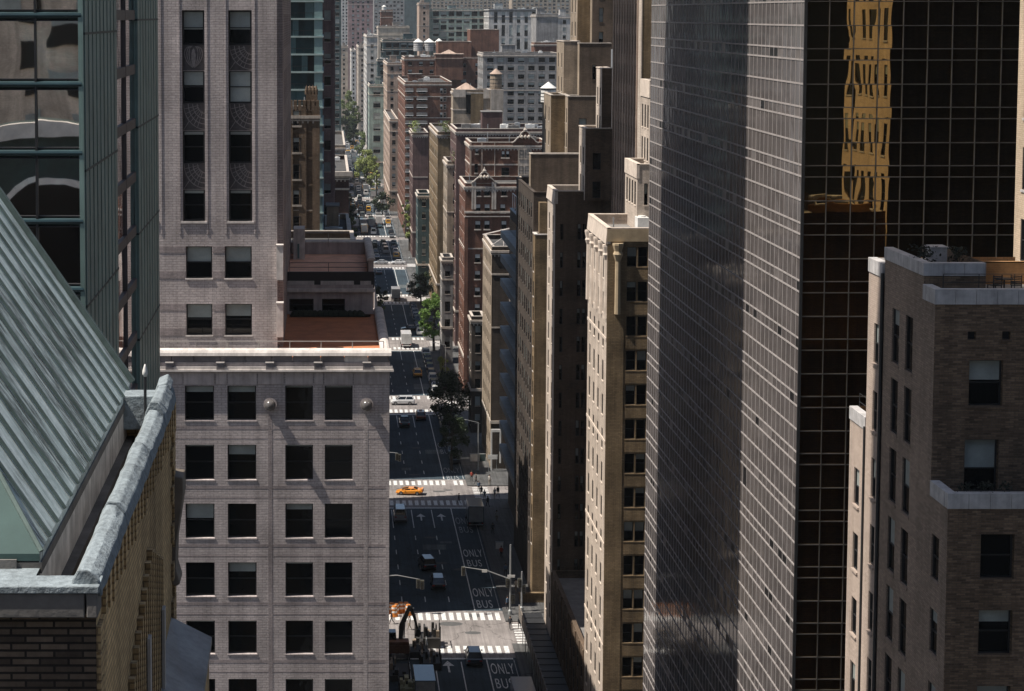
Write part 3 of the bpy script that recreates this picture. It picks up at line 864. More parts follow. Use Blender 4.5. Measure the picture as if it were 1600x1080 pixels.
fr.box(mx - .16, mx - .02, (yB+yC)/2 - .02, (yB+yC)/2 + .1, 0, ZT)
g.build('glazing', M_mir2, root, smooth=True); fr.build('mullion', plain('bronze_frame', (.09,.075,.075), .5, .2), root)
mb = MB(); mb.box(x_l, mx - .5, yA + .3, yD - .05, 0, ZT - .5); mb.build('core', M_steel_dark, root)

# ------------------------------------------------------------------ copper roofed building, nearest
M_cop = plain('verdigris_copper', (.31,.42,.385), .6, .4, .9, streak=0, spec=.4)
m, n, l, b = newmat('verdigris_copper_streaked')
g_ = n.new('ShaderNodeNewGeometry')
f1 = noise(n, l, g_.outputs['Position'], 1.0, 5, .7, (.7, 9, .7)); f2 = noise(n, l, g_.outputs['Position'], 2.2, 6, .75)
c_ = mixc(n, l, ramp(n, l, f1, .36, .64), (.48,.585,.545), (.82,.90,.86))
c_ = mixc(n, l, math_node(n, l, 'MULTIPLY', ramp(n, l, noise(n, l, g_.outputs['Position'], .55, 3, .5), .46, .55), ramp(n, l, noise(n, l, g_.outputs['Position'], 1.0, 5, .75, (2.2, 22, 2.2)), .44, .55)), c_, (.13,.15,.14))
f3 = noise(n, l, g_.outputs['Position'], 9, 4, .7); c_ = mixc(n, l, 1.0, c_, ramp(n, l, f3, .25, .75, (.75,)*3, (1.15,)*3), 'MULTIPLY')
l.new(c_, b.inputs['Base Color']); b.inputs['Roughness'].default_value = .62
M_cop = m
M_seam = plain('copper_seam', (.13,.175,.16), .6, .4, 3)
M_wst = plain('stained_white_plaster', (.82,.80,.77), .9, .45, 1.6, streak=.4, bump=.4)
M_lead = plain('blue_grey_lead', (.24,.28,.30), .75, .45, 9.0, bump=.6, streak=.25)
M_bounceb = brick('brick_bounce_tone', (.80,.57,.30), (.64,.44,.225), (.4,.28,.16), bw=.24, bh=.085, ms=.012, stain=.62, bump=.8)  # golden tone puts bounced light into the side wall's colour
M_darkb = brick('dark_roman_brick', (.2,.15,.11), (.085,.065,.05), (.035,.03,.026), bw=.3, bh=.08, ms=.013, stain=.3, bump=.8)
M_dkst = plain('dark_weathered_stone', (.16,.15,.14), .85, .5, 1.5, bump=.4)
e0 = at(62, 870, t=23.0); e1 = at(204, 595, t=23.0 * 448 / 306)
xe, ze, ya, yb = e0.x, (e0.z + e1.z) / 2, e0.y, e1.y
root = thing('copper_roofed_building', 'golden toned brick building with steep verdigris copper seamed roof in the near left corner', 'building', (xe - 3, (ya + yb)/2, 0))
sl_ = 1.46                                             # rise per metre to the left
RUN = 7.0
mb = MB()
th = .12
def rp(u, y, o=0): return (xe - u - o * .82, y, ze + u * sl_ + o * .56 * -1 + 0)
# roof slope as a closed slab with the near hip
hip = .62
mb.hexa([(xe, ya, ze - .1), (xe, yb, ze - .1), (xe - RUN, yb, ze + RUN*sl_ - .1), (xe - RUN, ya + RUN*.9, ze + RUN*sl_ - .1)],
        [(xe, ya, ze), (xe, yb, ze), (xe - RUN, yb, ze + RUN*sl_), (xe - RUN, ya + RUN*.9, ze + RUN*sl_)], 0)
mb.build('copper_roof', [M_cop], root)
mb = MB()
nse = 16
nv = Vector((sl_, 0, 1)).normalized()
for i in range(nse + 1):
    y = ya + .05 + (yb - ya - .1) * i / nse
    u1 = min(RUN, RUN) ; u0 = 0
    ust = max(0, (y - ya) / .9)
    u1 = min(RUN, ust) if ust < RUN else RUN
    if u1 < .1: continue
    p0 = Vector((xe, y, ze)) + nv * .035; p1 = Vector((xe - u1, y, ze + u1 * sl_)) + nv * .035
    mb.bar(p0, p1, .05, .035)
p0 = Vector((xe, yb, ze)) + nv * .02; p1 = Vector((xe - RUN, yb, ze + RUN*sl_)) + nv * .02
mb.bar(p0, p1, .14, .12)
mb.build('standing_seam', M_seam, root)
# near hip face and its cap
mb = MB()
fx = xe - 9
mb.hexa([(xe, ya, ze - .08), (fx, ya, ze - .08), (fx, ya + RUN*.9, ze + RUN*sl_ - .08), (xe - RUN, ya + RUN*.9, ze + RUN*sl_ - .08)],
        [(xe, ya, ze + .0), (fx, ya, ze + .0), (fx, ya + RUN*.9, ze + RUN*sl_ + .0), (xe - RUN, ya + RUN*.9, ze + RUN*sl_ + .0)])
mb.build('copper_hip', [plain('pale_copper', (.055,.10,.092), .6, .3, 1.2)], root)
mb = MB(); mb.tube((xe + .02, ya, ze + .03), (xe - RUN, ya + RUN*.9, ze + RUN*sl_ + .03), .028, n=8); mb.build('hip_cap', M_seam, root)
# eave drip, plastered upstand wall, gutter
mb = MB()
mb.box(xe - .25, xe + .02, ya, yb, ze - .22, ze - .1, 1)
mb.box(xe - .25, xe, ya + .02, yb - .02, ze - 1.6, ze - .2, 0)
mb.box(fx, xe - .25, ya - .03, ya + .1, ze - .2, ze - .06, 1); mb.box(fx, xe - .02, ya + .02, ya + .2, ze - 1.6, ze - .2, 1)
mb.face([(xe - 7, yb, ze - 6), (xe, yb, ze - 6), (xe, yb, ze), (xe - 7, yb, ze + 7 * sl_)], 0)
mb.build('upstand_wall', [M_wst, M_dkst], root)
c0 = at(153, 927, t=22.0); xo = c0.x; zo = ze - .02; yo0 = c0.y; yo1 = at(272, 607, X=xo).y
xi = xo - .29
mb = MB(); zg = zo - 1.0
mb.face([(xe, yo0, zg), (xi, yo0, zg), (xi, yo1, zg), (xe, yo1, zg)])
mb.box(xe, xe + .12, yo0 + .5, yb, zg, zg + .3)
mb.build('gutter', M_dkst, root)
# lead covered coping in four lumpy lengths, with a curled far end
mb = MB(); rg = random.Random(2)
segs = [yo0 - .1, yo0 + 2.9, yo0 + 6.4, yo0 + 8.9, yo1]
for i in range(4):
    s0, s1 = segs[i] + .03, segs[i+1] - .03; rings = []
    lift = (.02, .05, .03, .12)[i]; K = 12
    for k in range(K + 1):
        y = s0 + (s1 - s0) * k / K; wv = rg.uniform(-.012, .012); lf = lift + rg.uniform(-.012, .012) + (.06 if k in (0, K) else 0)
        rings.append([(xi - .03 + wv, y, zo - .16), (xi + .02 + wv, y, zo - .02 + lf*.5), (xi + .09, y, zo + .05 + lf), (xi + .2, y, zo + .04 + lf), (xo + .01 + wv, y, zo - .02 + lf*.4), (xo + .05 + wv, y, zo - .15)])
    mb.loft(rings)
mb.box(xe - .1, xi + .1, yo1 - .55, yo1, zo - .5, zo + .03)
mb.loft([[(xi - .02 + a, yo1 - .35, zo + .0 + b) for a, b in ((0,-.05),(.2,-.05),(.3,.1),(.22,.2),(.08,.16))], [(xi - .02 + a, yo1 + .05, zo + .02 + b) for a, b in ((0,-.05),(.2,-.05),(.3,.14),(.22,.26),(.08,.2))]])
mb.build('lead_coping', M_lead, root, smooth=False, bevel=.02)
mb = MB(); mb.box(fx, xo + .03, yo0 - .16, yo0 + .28, zo - .1, zo - .02, 1)
xx = fx
i = 0
while xx < xo:
    x2 = min(xx + 1.07, xo + .02); mb.box(xx + .01, x2 - .01, yo0 - .14 - .004*(i%2), yo0 + .25, zo - .36, zo - .1, 0); xx = x2; i += 1
mb.build('front_coping', [M_dkst, M_lead], root, bevel=.012)
mb = MB(); mb.face([(fx, yo0 + .28, zo - .14), (xe, yo0 + .28, zo - .14), (xe, ya, zo - .14), (fx, ya, zo - .14)]); mb.box(fx, xe, yo0 + .26, yo0 + .3, zo - .3, zo - .13)
mb.build('front_gutter', M_lead, root)
mb = MB()
mb.face([(fx, yo0, 0), (xo - .02, yo0, 0), (xo - .02, yo0, zo - .36), (fx, yo0, zo - .36)])
mb.build('front_wall', M_darkb, root)
mb = MB()
mb.face([(xo - .02, yo0, 0), (xo - .02, yo1, 0), (xo - .02, yo1, zo - .14), (xo - .02, yo0, zo - .14)], 0)
mb.face([(xo - .02, yo1, 0), (xe - 7, yo1, 0), (xe - 7, yo1, zo - .14), (xo - .02, yo1, zo - .14)], 0)
mb.box(xi - .02, xi, yo0 + .3, yo1 - .3, zg, zo - .1, 2)
L_ = yo1 - yo0
# corbelled rib panel, corner quoins and pale stone strips
for i in range(16):
    y = yo0 + 3.4 + i * .3
    mb.box(xo - .03, xo + .06, y, y + .13, zo - 14, zo - 1.25 - .10 * abs(i - 9) , 0)
for i, y in enumerate((yo0 + 5.2, yo0 + 7.6)): mb.box(xo - .02, xo + .10, y, y + .22, zo - 14, zo - 2.2 - .3*i, 1)
for i in range(40):
    z = zo - .5 - i * .3
    mb.box(xo - .03, xo + .025, yo0 + .01, yo0 + (.55 if i % 2 else .32), z - .27, z, 0); mb.box(xo - .03, xo + .02, yo1 - (.6 if i % 2 else .35), yo1 - .01, z - .27, z, 0)
for i in range(24):
    y = yo0 + .5 + i * .45; mb.box(xo - .03, xo + .03, y, y + .2, zo - .5 - .06*(i % 3), zo - .16, 0)
mb.box(xo - .02, xo + .05, yo0 + .2, yo0 + 1.2, zo - 2.4, zo - 2.1, 1)
mb.build('side_wall', [M_bounceb, plain('pale_stone_strip', (.5,.46,.42), .8, .4, 1.2), M_dkst], root)
# rear wall of the roof storey, seen only mirrored in the mint tower's panes
mb = MB(); mb.box(xe - 19, xe - 7.05, yb - 3, yb, ze - 30, ze - .3, 0)
for cx_ in (-13.6,):
    pts = [(cx_ + math.cos(t) * 2.6, yb + .05, ze - 4.2 + math.sin(t) * 1.7) for t in [i * math.pi / 12 for i in range(13)]]
    for i in range(12): mb.bar(pts[i], pts[i+1], .3, .34, 1)
    mb.face([(x, yb + .02, z) for x, y, z in pts] + [(cx_ - 2.6, yb + .02, ze - 8), (cx_ + 2.6, yb + .02, ze - 8)], 2)
mb.box(xe - 19, xe - 7.05, yb - .1, yb + .3, ze - .9, ze - .2, 1); mb.box(xe - 19, xe - 7.05, yb - .1, yb + .25, ze - 10.2, ze - 9.7, 1)
mb.build('rear_wall', [plain('rear_dark_tile', (.03,.05,.048), .4, .4), M_white, M_glass], root)
# carved scroll bracket at the far corner
mb = MB(); prof = []
tS = 33.2
for (px, py) in ((269, 736), (288, 739), (289, 765), (284, 800), (278, 840), (277, 880), (284, 903), (277, 908), (268, 900), (266, 860), (268, 800)):
    p = at(px, py, t=tS); prof.append(p)
mb.loft([[Vector((p.x, p.y - .35, p.z)) for p in prof], [Vector((p.x, p.y + .25, p.z)) for p in prof]])
mb.build('scroll_bracket', plain('bracket_stone', (.2,.165,.13), .8, .5, 2), root, bevel=.02)
# oriel with a sloping metal roof low on the far part of the wall
mb = MB()
zt_, zb_ = at(278, 970, t=32.5).z, at(327, 992, t=32.0).z
yo_ = at(278, 970, t=32.5).y; x1_ = at(327, 992, t=32).x
ynear = 28.2
mb.hexa([(xo - .02, yo_ + .2, zt_ - .06), (x1_, yo_ + .2, zb_ - .35), (x1_, ynear, zb_ - .6), (xo - .02, ynear, zt_ - .3)],
        [(xo - .02, yo_ + .2, zt_), (x1_, yo_ + .2, zb_ - .25), (x1_, ynear, zb_ - .5), (xo - .02, ynear, zt_ - .2)], 0)
mb.box(xo - .02, x1_ - .04, ynear + .1, yo_ + .1, zb_ - 9, zb_ - .62, 1)
mb.build('oriel', [plain('oriel_sheet_metal', (.30,.31,.32), .45, .45, 1.4, metal=.3, streak=.3), M_bounceb], root)
# finial lamp by the far end of the parapet
p = at(224, 592, X=xo - .3); p0 = at(224, 607, X=xo - .3)
fl = thing('finial_lamp', 'small white teardrop finial on the far end of the lead parapet', 'finial', (p0.x, p0.y, zo))
mb = MB(); mb.tube((p.x, p0.y + .3, zo - .3), (p.x, p0.y + .3, p.z), .022, n=6); mb.build('stem', M_steel_dark, fl)
mb = MB(); mb.lathe((p.x, p0.y + .3, p.z - .02), [(.02, 0), (.042, .04), (.038, .09), (.02, .15), (.006, .19)], 10); mb.build('bulb', M_white, fl, smooth=True)

# ------------------------------------------------------------------ stone tower, teal tower and others farther down the left side
rt, xa, xb, zt = city('stone_tower', 'dark brown stone tower with a crenellated crown left of the avenue', 420, 497, 172, 285, 14, M['brown'],
    fr=None, si=(4, 1.3, 3.6, 2.0), plane='R', n=0, bulk=False)
Y5 = 285 - .02
mb = MB()
Xs = lambda px: xat(px, 285, 60); Zs = lambda py: zat(py, 285)
for py in (173, 215, 257, 298, 338): mb.box(Xs(450), xb + .04, Y5 - .1, 285.02, Zs(py + 34), Zs(py + 31), 0)
for px in (452, 473, 494): mb.box(Xs(px) - .5, Xs(px) + .5, Y5 - .16, 285.02, 0, zt + .5, 0)
for i in range(7):
    x = Xs(452) + i * (xb - Xs(452)) / 6.5; mb.box(x, x + .45, Y5 - .1, 286, zt - .1, zt + 1.3, 0)
mb.box(Xs(478), Xs(496), 285.3, 291, zt - .1, Zs(148), 0); mb.box(Xs(481), Xs(493), 285.6, 290, Zs(148), Zs(137), 0)
for px in (479, 484, 489, 494): mb.lathe((Xs(px), 285.6, Zs(148)), [(.25, 0), (.25, .6), (.02, 1.3)], 6)
mb.build('crown', M['brown'], rt)
mb = MB()
jobs = [('F', 284.9, Xs(458), Xs(470), Zs(py + 23), Zs(py)) for py in (173, 215, 257, 297, 338)]
for j in jobs: mb.box(j[2] - .15, j[3] + .15, 284.72, 285.0, j[4] - .25, j[4], 0)
mb.build('window_sill', M['pale'], rt)
windows(rt, jobs, None, 1, (0, .3), .0, 100)
# teal glass apartment tower
YT = 303.0
root = thing('teal_glass_tower', 'teal glass apartment tower with pale slab edges behind the brown stone tower', 'building', (-12, YT + 18, 0))
tx1_, tx0_ = xat(504, YT), xat(395, YT)
M_tg = glass('teal_glass', (.02,.045,.05), .06, .1, .5, spec=.5)
M_slab = plain('teal_slab_edge', (.35,.44,.43), .7, .25)
mb = MB(); jobs = []
fz = [zat(2, YT) + (i) * (zat(2, YT) - zat(29.8, YT)) for i in range(-26, 17)]
fh = fz[1] - fz[0]
for z in fz:
    mb.box(tx0_, tx1_ + .15, YT - .15, YT + 37, z - .12, z + .12, 0)
    mb.box(tx1_ - 1.2, tx1_, YT, YT + .2, z + .12, z + fh - .12, 1)
mb.build('floor_slab', [M_slab, plain('pale_teal_panel', (.22,.33,.33), .5, .2)], root)
mb = MB(); rg = random.Random(4)
for z in fz:
    x = tx1_ - 1.25
    while x > tx0_:
        w = rg.choice((.9, 1.3, 1.3)); mb.box(x - w + .05, x, YT + .15 + (.5 if rg.random() < .25 else 0), YT + .75, z + .12, z + fh - .12, rg.choice((0, 0, 1, 2))); x -= w
mb.box(tx0_, tx1_ - .1, YT + .8, YT + 36.8, 0, fz[-1], 0)
mb.build('glazing', [M_tg, glass('teal_glass_pale', (.07,.13,.14), .1, .1, .5), M_steel_dark], root)
mb = MB()
for z in fz:
    mb.box(tx0_, tx1_ - 1.25, YT - .12, YT - .08, z + .85, z + .9); 
    x = tx1_ - 1.4
    while x > tx0_: mb.box(x - .02, x + .02, YT - .12, YT - .08, z + .12, z + .85); x -= 1.3
mb.build('balustrade', M_steel_dark, root)
# pale pink slab beside it
city('pink_apartment_slab', 'narrow pinkish apartment block with paired windows just right of the teal tower', 500, 523.5, -40, 330.5, 8, brick('brick_rose', (.36,.25,.24), (.31,.22,.21), (.27,.2,.19)), fr=(1.9, 1.0, 3.4, 1.5), si=(4.5, 1.5, 3.4, 1.5), plane='R', n=0, bulk=False, wd=.2)
# building with the tall arch
rt, xa, xb, zt = city('arched_brick_building', 'dark brick building with one tall arched window over the avenue at left', 455, 545, 268, 371, 44, brick('brick_oxblood', (.1,.06,.05), (.075,.045,.04), (.07,.05,.045)), fr=None, si=(4.5, 1.5, 3.6, 2.0), plane='R', n=4)
mb = MB(); Xa = lambda px: xat(px, 371, 50); Za = lambda py: zat(py, 371)
mb.box(Xa(480), xb + .5, 370.3, 371.1, Za(275), Za(268), 0); mb.box(Xa(495), xb + .1, 370.8, 371.05, Za(297), Za(294), 0)
arc = []
for k in range(13):
    t = math.pi * k / 12; arc.append((Xa(507) + math.cos(t) * 1.35 * 1.0, Za(300) + math.sin(t) * 1.35))
for k in range(12): mb.bar((arc[k][0], 370.85, arc[k][1]), (arc[k+1][0], 370.85, arc[k+1][1]), .3, .28, 0)
mb.box(Xa(507) + 1.2, Xa(507) + 1.5, 370.7, 371, Za(345), Za(300), 0); mb.box(Xa(507) - 1.5, Xa(507) - 1.2, 370.7, 371, Za(345), Za(300), 0)
mb.box(Xa(495), Xa(519), 370.6, 371, Za(325), Za(323), 0)
for i in range(9): mb.box(Xa(500 + i*4.6), Xa(502.5 + i*4.6), 370.6, 371, Za(363), Za(355), 0)
mb.build('stone_trim', M['stone'], rt)
mb = MB(); mb.face([(Xa(507) + math.cos(math.pi*k/12) * 1.15, 370.95, Za(300) + math.sin(math.pi*k/12) * 1.15) for k in range(13)] + [(Xa(507) - 1.15, 370.95, Za(345)), (Xa(507) + 1.15, 370.95, Za(345))])
mb.build('window', M_glass, rt)
# hidden or half hidden blocks that line the left pavement and shade the avenue
LEFT = [  # y0, y1, x0, x1, z, material, label
 (197, 253, -60, 3.2, 54, 'brown', 'mid height brown building behind the pink terraces'),
 (224, 243, -32, -6.5, 168, 'brown', 'unseen brown tower added behind the pink tower to shade the cream building'),  # unseen, added to shade the setback tower across the avenue
 (274.8, 284, -50, 2.6, 46, 'tan', 'low tan building before the brown stone tower'),
 (299.5, 338, -2, 3.5, 48, 'tan', 'tan avenue front beside the teal tower'),
 (357, 370, -40, 3.6, 43, 'brown', 'brown building in front of the arched brick building'),
 (437, 491, -40, 4.2, 44, 'purple', 'purple brick row left of the avenue beyond the arch'),
 (517, 579, -40, 4.6, 48, 'tan', 'tan apartment block left of the avenue beyond the purple row'),
 (598, 659, -40, 5.0, 28, 'brown', 'low brown block left of the far avenue'),
 (678, 739, -40, 5.4, 34, 'red', 'red brick block left of the far avenue'),
 (758, 820, -40, 5.8, 24, 'pale', 'pale block left of the far avenue'),
 (838, 900, -40, 6.2, 19, 'red', 'second red block left of the far avenue'),
 (919, 1060, -60, 6.6, 18, 'tan', 'long tan block left of the far avenue'),
]
for (y0, y1, x0, x1, zt, mt, lb) in LEFT:
    city('avenue_building', lb, x0, x1, 0, y0, y1 - y0, M[mt], fr=(3.4, 1.4, 3.5, 1.9), si=(3.4, 1.4, 3.5, 1.9), plane='R', ztop=zt, px=False, n=4, cap=60)
# ================================================================== RIGHT SIDE
# ------------------------------------------------------------------ black glass tower
GX = 27.7
gy0, gy1 = yat(1258, GX, 80), yat(1017, GX, 80)
root = thing('black_glass_tower', 'tall black glass office tower gridded with thin pale mullions on the right', 'building', (GX + 16, (gy0+gy1)/2, 0))
def curtain(name, base, spec, rough, wav, wsc, dustc=None):
    m, n, l, b = newmat(name)
    uv, pos = wall_uv(n, l)
    f2 = noise(n, l, uv, .3, 5, .75)
    v = n.new('ShaderNodeTexWhiteNoise'); v.noise_dimensions = '2D'
    sn = n.new('ShaderNodeVectorMath'); sn.operation = 'FLOOR'
    mp = n.new('ShaderNodeMapping'); mp.inputs['Scale'].default_value = (1/1.24, 1/1.23, 1); l.new(uv, mp.inputs[0]); l.new(mp.outputs[0], sn.inputs[0]); l.new(sn.outputs[0], v.inputs['Vector'])
    cc = mixc(n, l, 1.0, tuple(base), ramp(n, l, f2, .3, .7, (.8,)*3, (1.2,)*3), 'MULTIPLY')
    cc = mixc(n, l, 1.0, cc, ramp(n, l, v.outputs['Value'], 0, 1, (.85,)*3, (1.15,)*3), 'MULTIPLY')
    l.new(cc, b.inputs['Base Color']); b.inputs['Roughness'].default_value = rough; b.inputs['IOR'].default_value = 1.5
    b.inputs['Specular IOR Level'].default_value = spec
    f = noise(n, l, uv, wsc, 2, .5)
    bp = n.new('ShaderNodeBump'); bp.inputs['Strength'].default_value = wav; bp.inputs['Distance'].default_value = .05
    l.new(f, bp.inputs['Height']); l.new(bp.outputs[0], b.inputs['Normal'])
    MATS[name] = m; return m
M_cwS = curtain('dusty_side_glass', (.105,.094,.092), .25, .07, .16, .5)
m, n, l, b = newmat('black_mirror_glass')
uv, pos = wall_uv(n, l)
b.inputs['Base Color'].default_value = (.004, .004, .004, 1); b.inputs['Roughness'].default_value = .015
b.inputs['IOR'].default_value = 3.2; b.inputs['Specular Tint'].default_value = (1.0, .74, .36, 1); b.inputs['Specular IOR Level'].default_value = .5
f = noise(n, l, uv, .8, 1, .4, (1.0, .35, 1)); bp = n.new('ShaderNodeBump'); bp.inputs['Strength'].default_value = .30; bp.inputs['Distance'].default_value = .03
l.new(f, bp.inputs['Height']); l.new(bp.outputs[0], b.inputs['Normal'])
M_cwF = m
M_mulS = plain('pale_mullion', (.31,.285,.275), .7, .25, 1.5, spec=.1)
M_mulF = plain('thin_mullion', (.115,.104,.095), .4, .3, 1.5, metal=.4)
GT = 150.0
zu = lambda py: at(1258, py, Y=gy0).z
unit = zu(40.0) - zu(131.8)              # one storey: tall pane, low pane, tall pane
s_ = unit / 248.0
zlines = []
for k in range(-23, 22):
    zb = zu(40.0) + k * unit
    for o in (0, -98 * s_ , -(98 + 48) * s_): zlines.append(zb + o)
zlines = sorted(z for z in zlines if 0 < z < GT)
gx1 = 62.0
fx_ = [GX]; 
w_ = 38.6 / FPX * (gy0 * CP)
while fx_[-1] + w_ < gx1: fx_.append(fx_[-1] + w_)
sy_ = [gy0 + i * 1.235 for i in range(int((gy1 - gy0) / 1.235) + 1)]
rg = random.Random(21)
gl = MB()
for i in range(len(fx_) - 1):
    for j in range(len(zlines) - 1):
        xa, xb, za, zb = fx_[i], fx_[i+1], zlines[j], zlines[j+1]
        vis = zb > 38
        N = 4 if vis and xb < 48 else 1
        e = (rg.uniform(-.006, .006), rg.uniform(-.005, .005), rg.uniform(.006, .022))
        yy = lambda u, v: gy0 + .07 + e[0]*(u-.5) + e[1]*(v-.5) + e[2]*((u-.5)**2 + (v-.5)**2)
        for a_ in range(N):
            for c_ in range(N):
                q = [(a_/N, c_/N), ((a_+1)/N, c_/N), ((a_+1)/N, (c_+1)/N), (a_/N, (c_+1)/N)]
                gl.face([(xa + (xb-xa)*u, yy(u, v), za + (zb-za)*v) for u, v in q], 0)
gl.build('front_glazing', [M_cwF], root, smooth=True)
gl = MB()
M_pdark = plain('open_vent_dark', (.012,.012,.013), .4, .2)
M_ppale = plain('pale_spandrel_pane', (.14,.125,.12), .4, .2)
for i in range(len(sy_) - 1):
    for j in range(len(zlines) - 1):
        ya, yb, za, zb = sy_[i], sy_[i+1], zlines[j], zlines[j+1]
        e = (rg.gauss(0, .0022), rg.gauss(0, .0022), rg.gauss(0, .002))
        low = zb - za < 1.0; r = rg.random()
        mi = (1 if r < .10 else 2 if r < .24 else 0) if low else (1 if r < .002 else 0)
        xx = lambda u, v: GX + .07 + e[0]*(u-.5) + e[1]*(v-.5) + e[2]*(u-.5)*(v-.5)*2
        gl.face([(xx(u, v), ya + (yb-ya)*u, za + (zb-za)*v) for u, v in ((0,0),(1,0),(1,1),(0,1))], mi)
gl.build('side_glazing', [M_cwS, M_pdark, M_ppale], root)
fr = MB()
for z in zlines:
    fr.box(GX + .02, gx1, gy0 - .012, gy0 + .06, z - .026, z + .026)
for x in fx_[1:]: fr.box(x - .022, x + .022, gy0 - .018, gy0 + .05, 0, GT)
fr.build('front_mullion', M_mulF, root)
fr = MB()
for z in zlines: fr.box(GX + .035, GX + .08, gy0 + .05, gy1, z - .05, z + .05)
for y in sy_[1:]: fr.box(GX + .05, GX + .08, y - .04, y + .04, 0, GT)
fr.build('side_mullion', M_mulS, root)
mb = MB()
mb.box(GX - .03, GX + .14, gy0 - .04, gy0 + .1, 0, GT, 0)
mb.box(GX + .3, gx1, gy0 + .5, gy1, 0, GT, 0)
mb.build('core', M_steel_dark, root)

# ------------------------------------------------------------------ right foreground brick building
RX = 28.5
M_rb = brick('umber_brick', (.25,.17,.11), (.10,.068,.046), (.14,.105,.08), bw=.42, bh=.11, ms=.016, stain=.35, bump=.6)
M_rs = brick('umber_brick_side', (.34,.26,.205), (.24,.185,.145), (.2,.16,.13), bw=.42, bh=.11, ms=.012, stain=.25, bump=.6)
M_rc = plain('pale_parapet_stone', (.46,.445,.44), .75, .3, 1.5, streak=.25)
root = thing('stepped_brick_building', 'dark umber brick building stepping down with pale stone parapets at lower right', 'building', (RX + 10, 104, 0))
yf0 = yat(1485, RX, 62); yf1 = yat(1464, RX, 70); yf2 = yat(1447, RX, 72); yf3 = yat(1386, RX, 72); yf4 = yat(1359, RX, 66); yf5 = yat(1332, RX, 62)
def zr(py, Y): return at(1460, py, Y=Y).z
zA = zr(771, yf0); zB = zr(452, yf1); zC = zr(411, yf2); zD = zr(412, yf3) ; zE = zr(652, yf4)
xr1 = RX + 24
mb = MB(); jobs = []
fx = lambda px, Y: at(px, 600, Y=Y).x
# lowest front
H0 = [(fx(1539, yf0), fx(1592, yf0), zr(905, yf0) - k * 3.56, zr(835, yf0) - k * 3.56) for k in range(0, 14)]
H0 += [(a + 6.2, b + 6.2, c, d) for a, b, c, d in H0]
wall(mb, 'F', yf0, RX, xr1, 0, zA - .7, H0, .4, 0, sill=.05, ms=0); jobs += [('F', yf0) + h for h in H0]
# front with the vents
H1 = [(fx(1514, yf1), fx(1567, yf1), zr(635, yf1), zr(563, yf1), .45), (fx(1510, yf1), fx(1563, yf1), zr(780, yf1), zr(687, yf1), .5)]
H1 += [(a + 6.2, b + 6.2, c, d, .3) for a, b, c, d, e in H1]
V1 = [(fx(a, yf1), fx(b, yf1), zr(531, yf1), zr(518, yf1)) for a, b in ((1510, 1523), (1564, 1577))]
wall(mb, 'F', yf1, RX, xr1, zA - 1.2, zB - .72, [h[:4] for h in H1] + V1, .4, 0, sill=.05, ms=0); jobs += [('F', yf1) + h for h in H1]
for v in V1: mb.box(v[0], v[1], yf1 + .25, yf1 + .3, v[2], v[3], 3)
# upper stage front
wall(mb, 'F', yf2, RX, fx(1536, yf2), zB - 1.5, zC - .6, (), .3, 0)
mb.face([(fx(1536, yf2), yf2, zB - 1.5), (fx(1536, yf2), yf3, zB - 1.5), (fx(1536, yf2), yf3, zC), (fx(1536, yf2), yf2, zC)], 0)
# avenue side wall in three heights, narrow tall windows
sd = []
for (pa, pb) in ((1389, 1400), (1409.5, 1420)):
    for k in range(14): sd.append((pb, pa, 500 + k * 0, k))
side = []
def sy(px, Z=60): return yat(px, RX, Z)
st_ = 3.54
for (pa, pb) in ((1391, 1402), (1411.5, 1423)):
    for k in range(13):
        zt_ = zr(505, yf2) - k * st_; side.append((sy(pb), sy(pa), zt_ - 2.75, zt_))
for (pa, pb) in ((1434.5, 1446),):
    for k in range(12):
        zt_ = zr(585, yf2) - .35 - k * st_; side.append((sy(pb), sy(pa), zt_ - 2.2, zt_))
wall(mb, 'L', RX, yf2, yf3, 0, zC - .6, side, .4, 1, sill=.05, ms=1); jobs += [('L', RX) + h for h in side]
s2 = []
wall(mb, 'L', RX, yf1, yf2, zA - .4, zB - .72, [], .4, 1)
s3 = []
for k in range(10):
    zt_ = zr(830, yf1) - k * st_; s3.append((sy(1471), sy(1459), zt_ - 2.1, zt_))
wall(mb, 'L', RX, yf0, yf2 , 0, zA - .4 , s3, .4, 1, sill=.05, ms=1); jobs += [('L', RX) + h for h in s3]
s4 = []
for k in range(14):
    zt_ = zr(512, yf3) - k * st_ + .02 ; s4.append((yf3 + .75, yf3 + 1.65, zt_ - 2.1, zt_))
wall(mb, 'L', RX - .05, yf3 + .12, yf4, 0, zD - .6, s4, .35, 4, sill=.09, ms=4); jobs += [('L', RX - .05) + h for h in s4]
s5 = []
for k in range(12):
    zt_ = zr(722, yf5) - k * st_; s5.append((yf4 + 1.1, yf4 + 2.2, zt_ - 2.0, zt_))
wall(mb, 'L', RX - .05, yf4, yf5, 0, zE - .5, s5, .35, 4, sill=.09, ms=4); jobs += [('L', RX - .05) + h for h in s5]
mb.face([(RX, yf5, 0), (xr1, yf5, 0), (xr1, yf5, zE), (RX, yf5, zE)], 5); mb.face([(RX, yf4, zE - 1), (xr1, yf4, zE - 1), (xr1, yf4, zD), (RX, yf4, zD)], 5)
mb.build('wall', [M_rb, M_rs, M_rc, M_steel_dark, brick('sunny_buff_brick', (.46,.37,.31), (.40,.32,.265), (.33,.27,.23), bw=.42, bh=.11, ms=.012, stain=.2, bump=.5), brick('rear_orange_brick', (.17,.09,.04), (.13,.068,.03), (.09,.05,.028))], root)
windows(root, jobs, None, 1, (0, 0, .3, .5), .4, 100, random.Random(8), split=True)
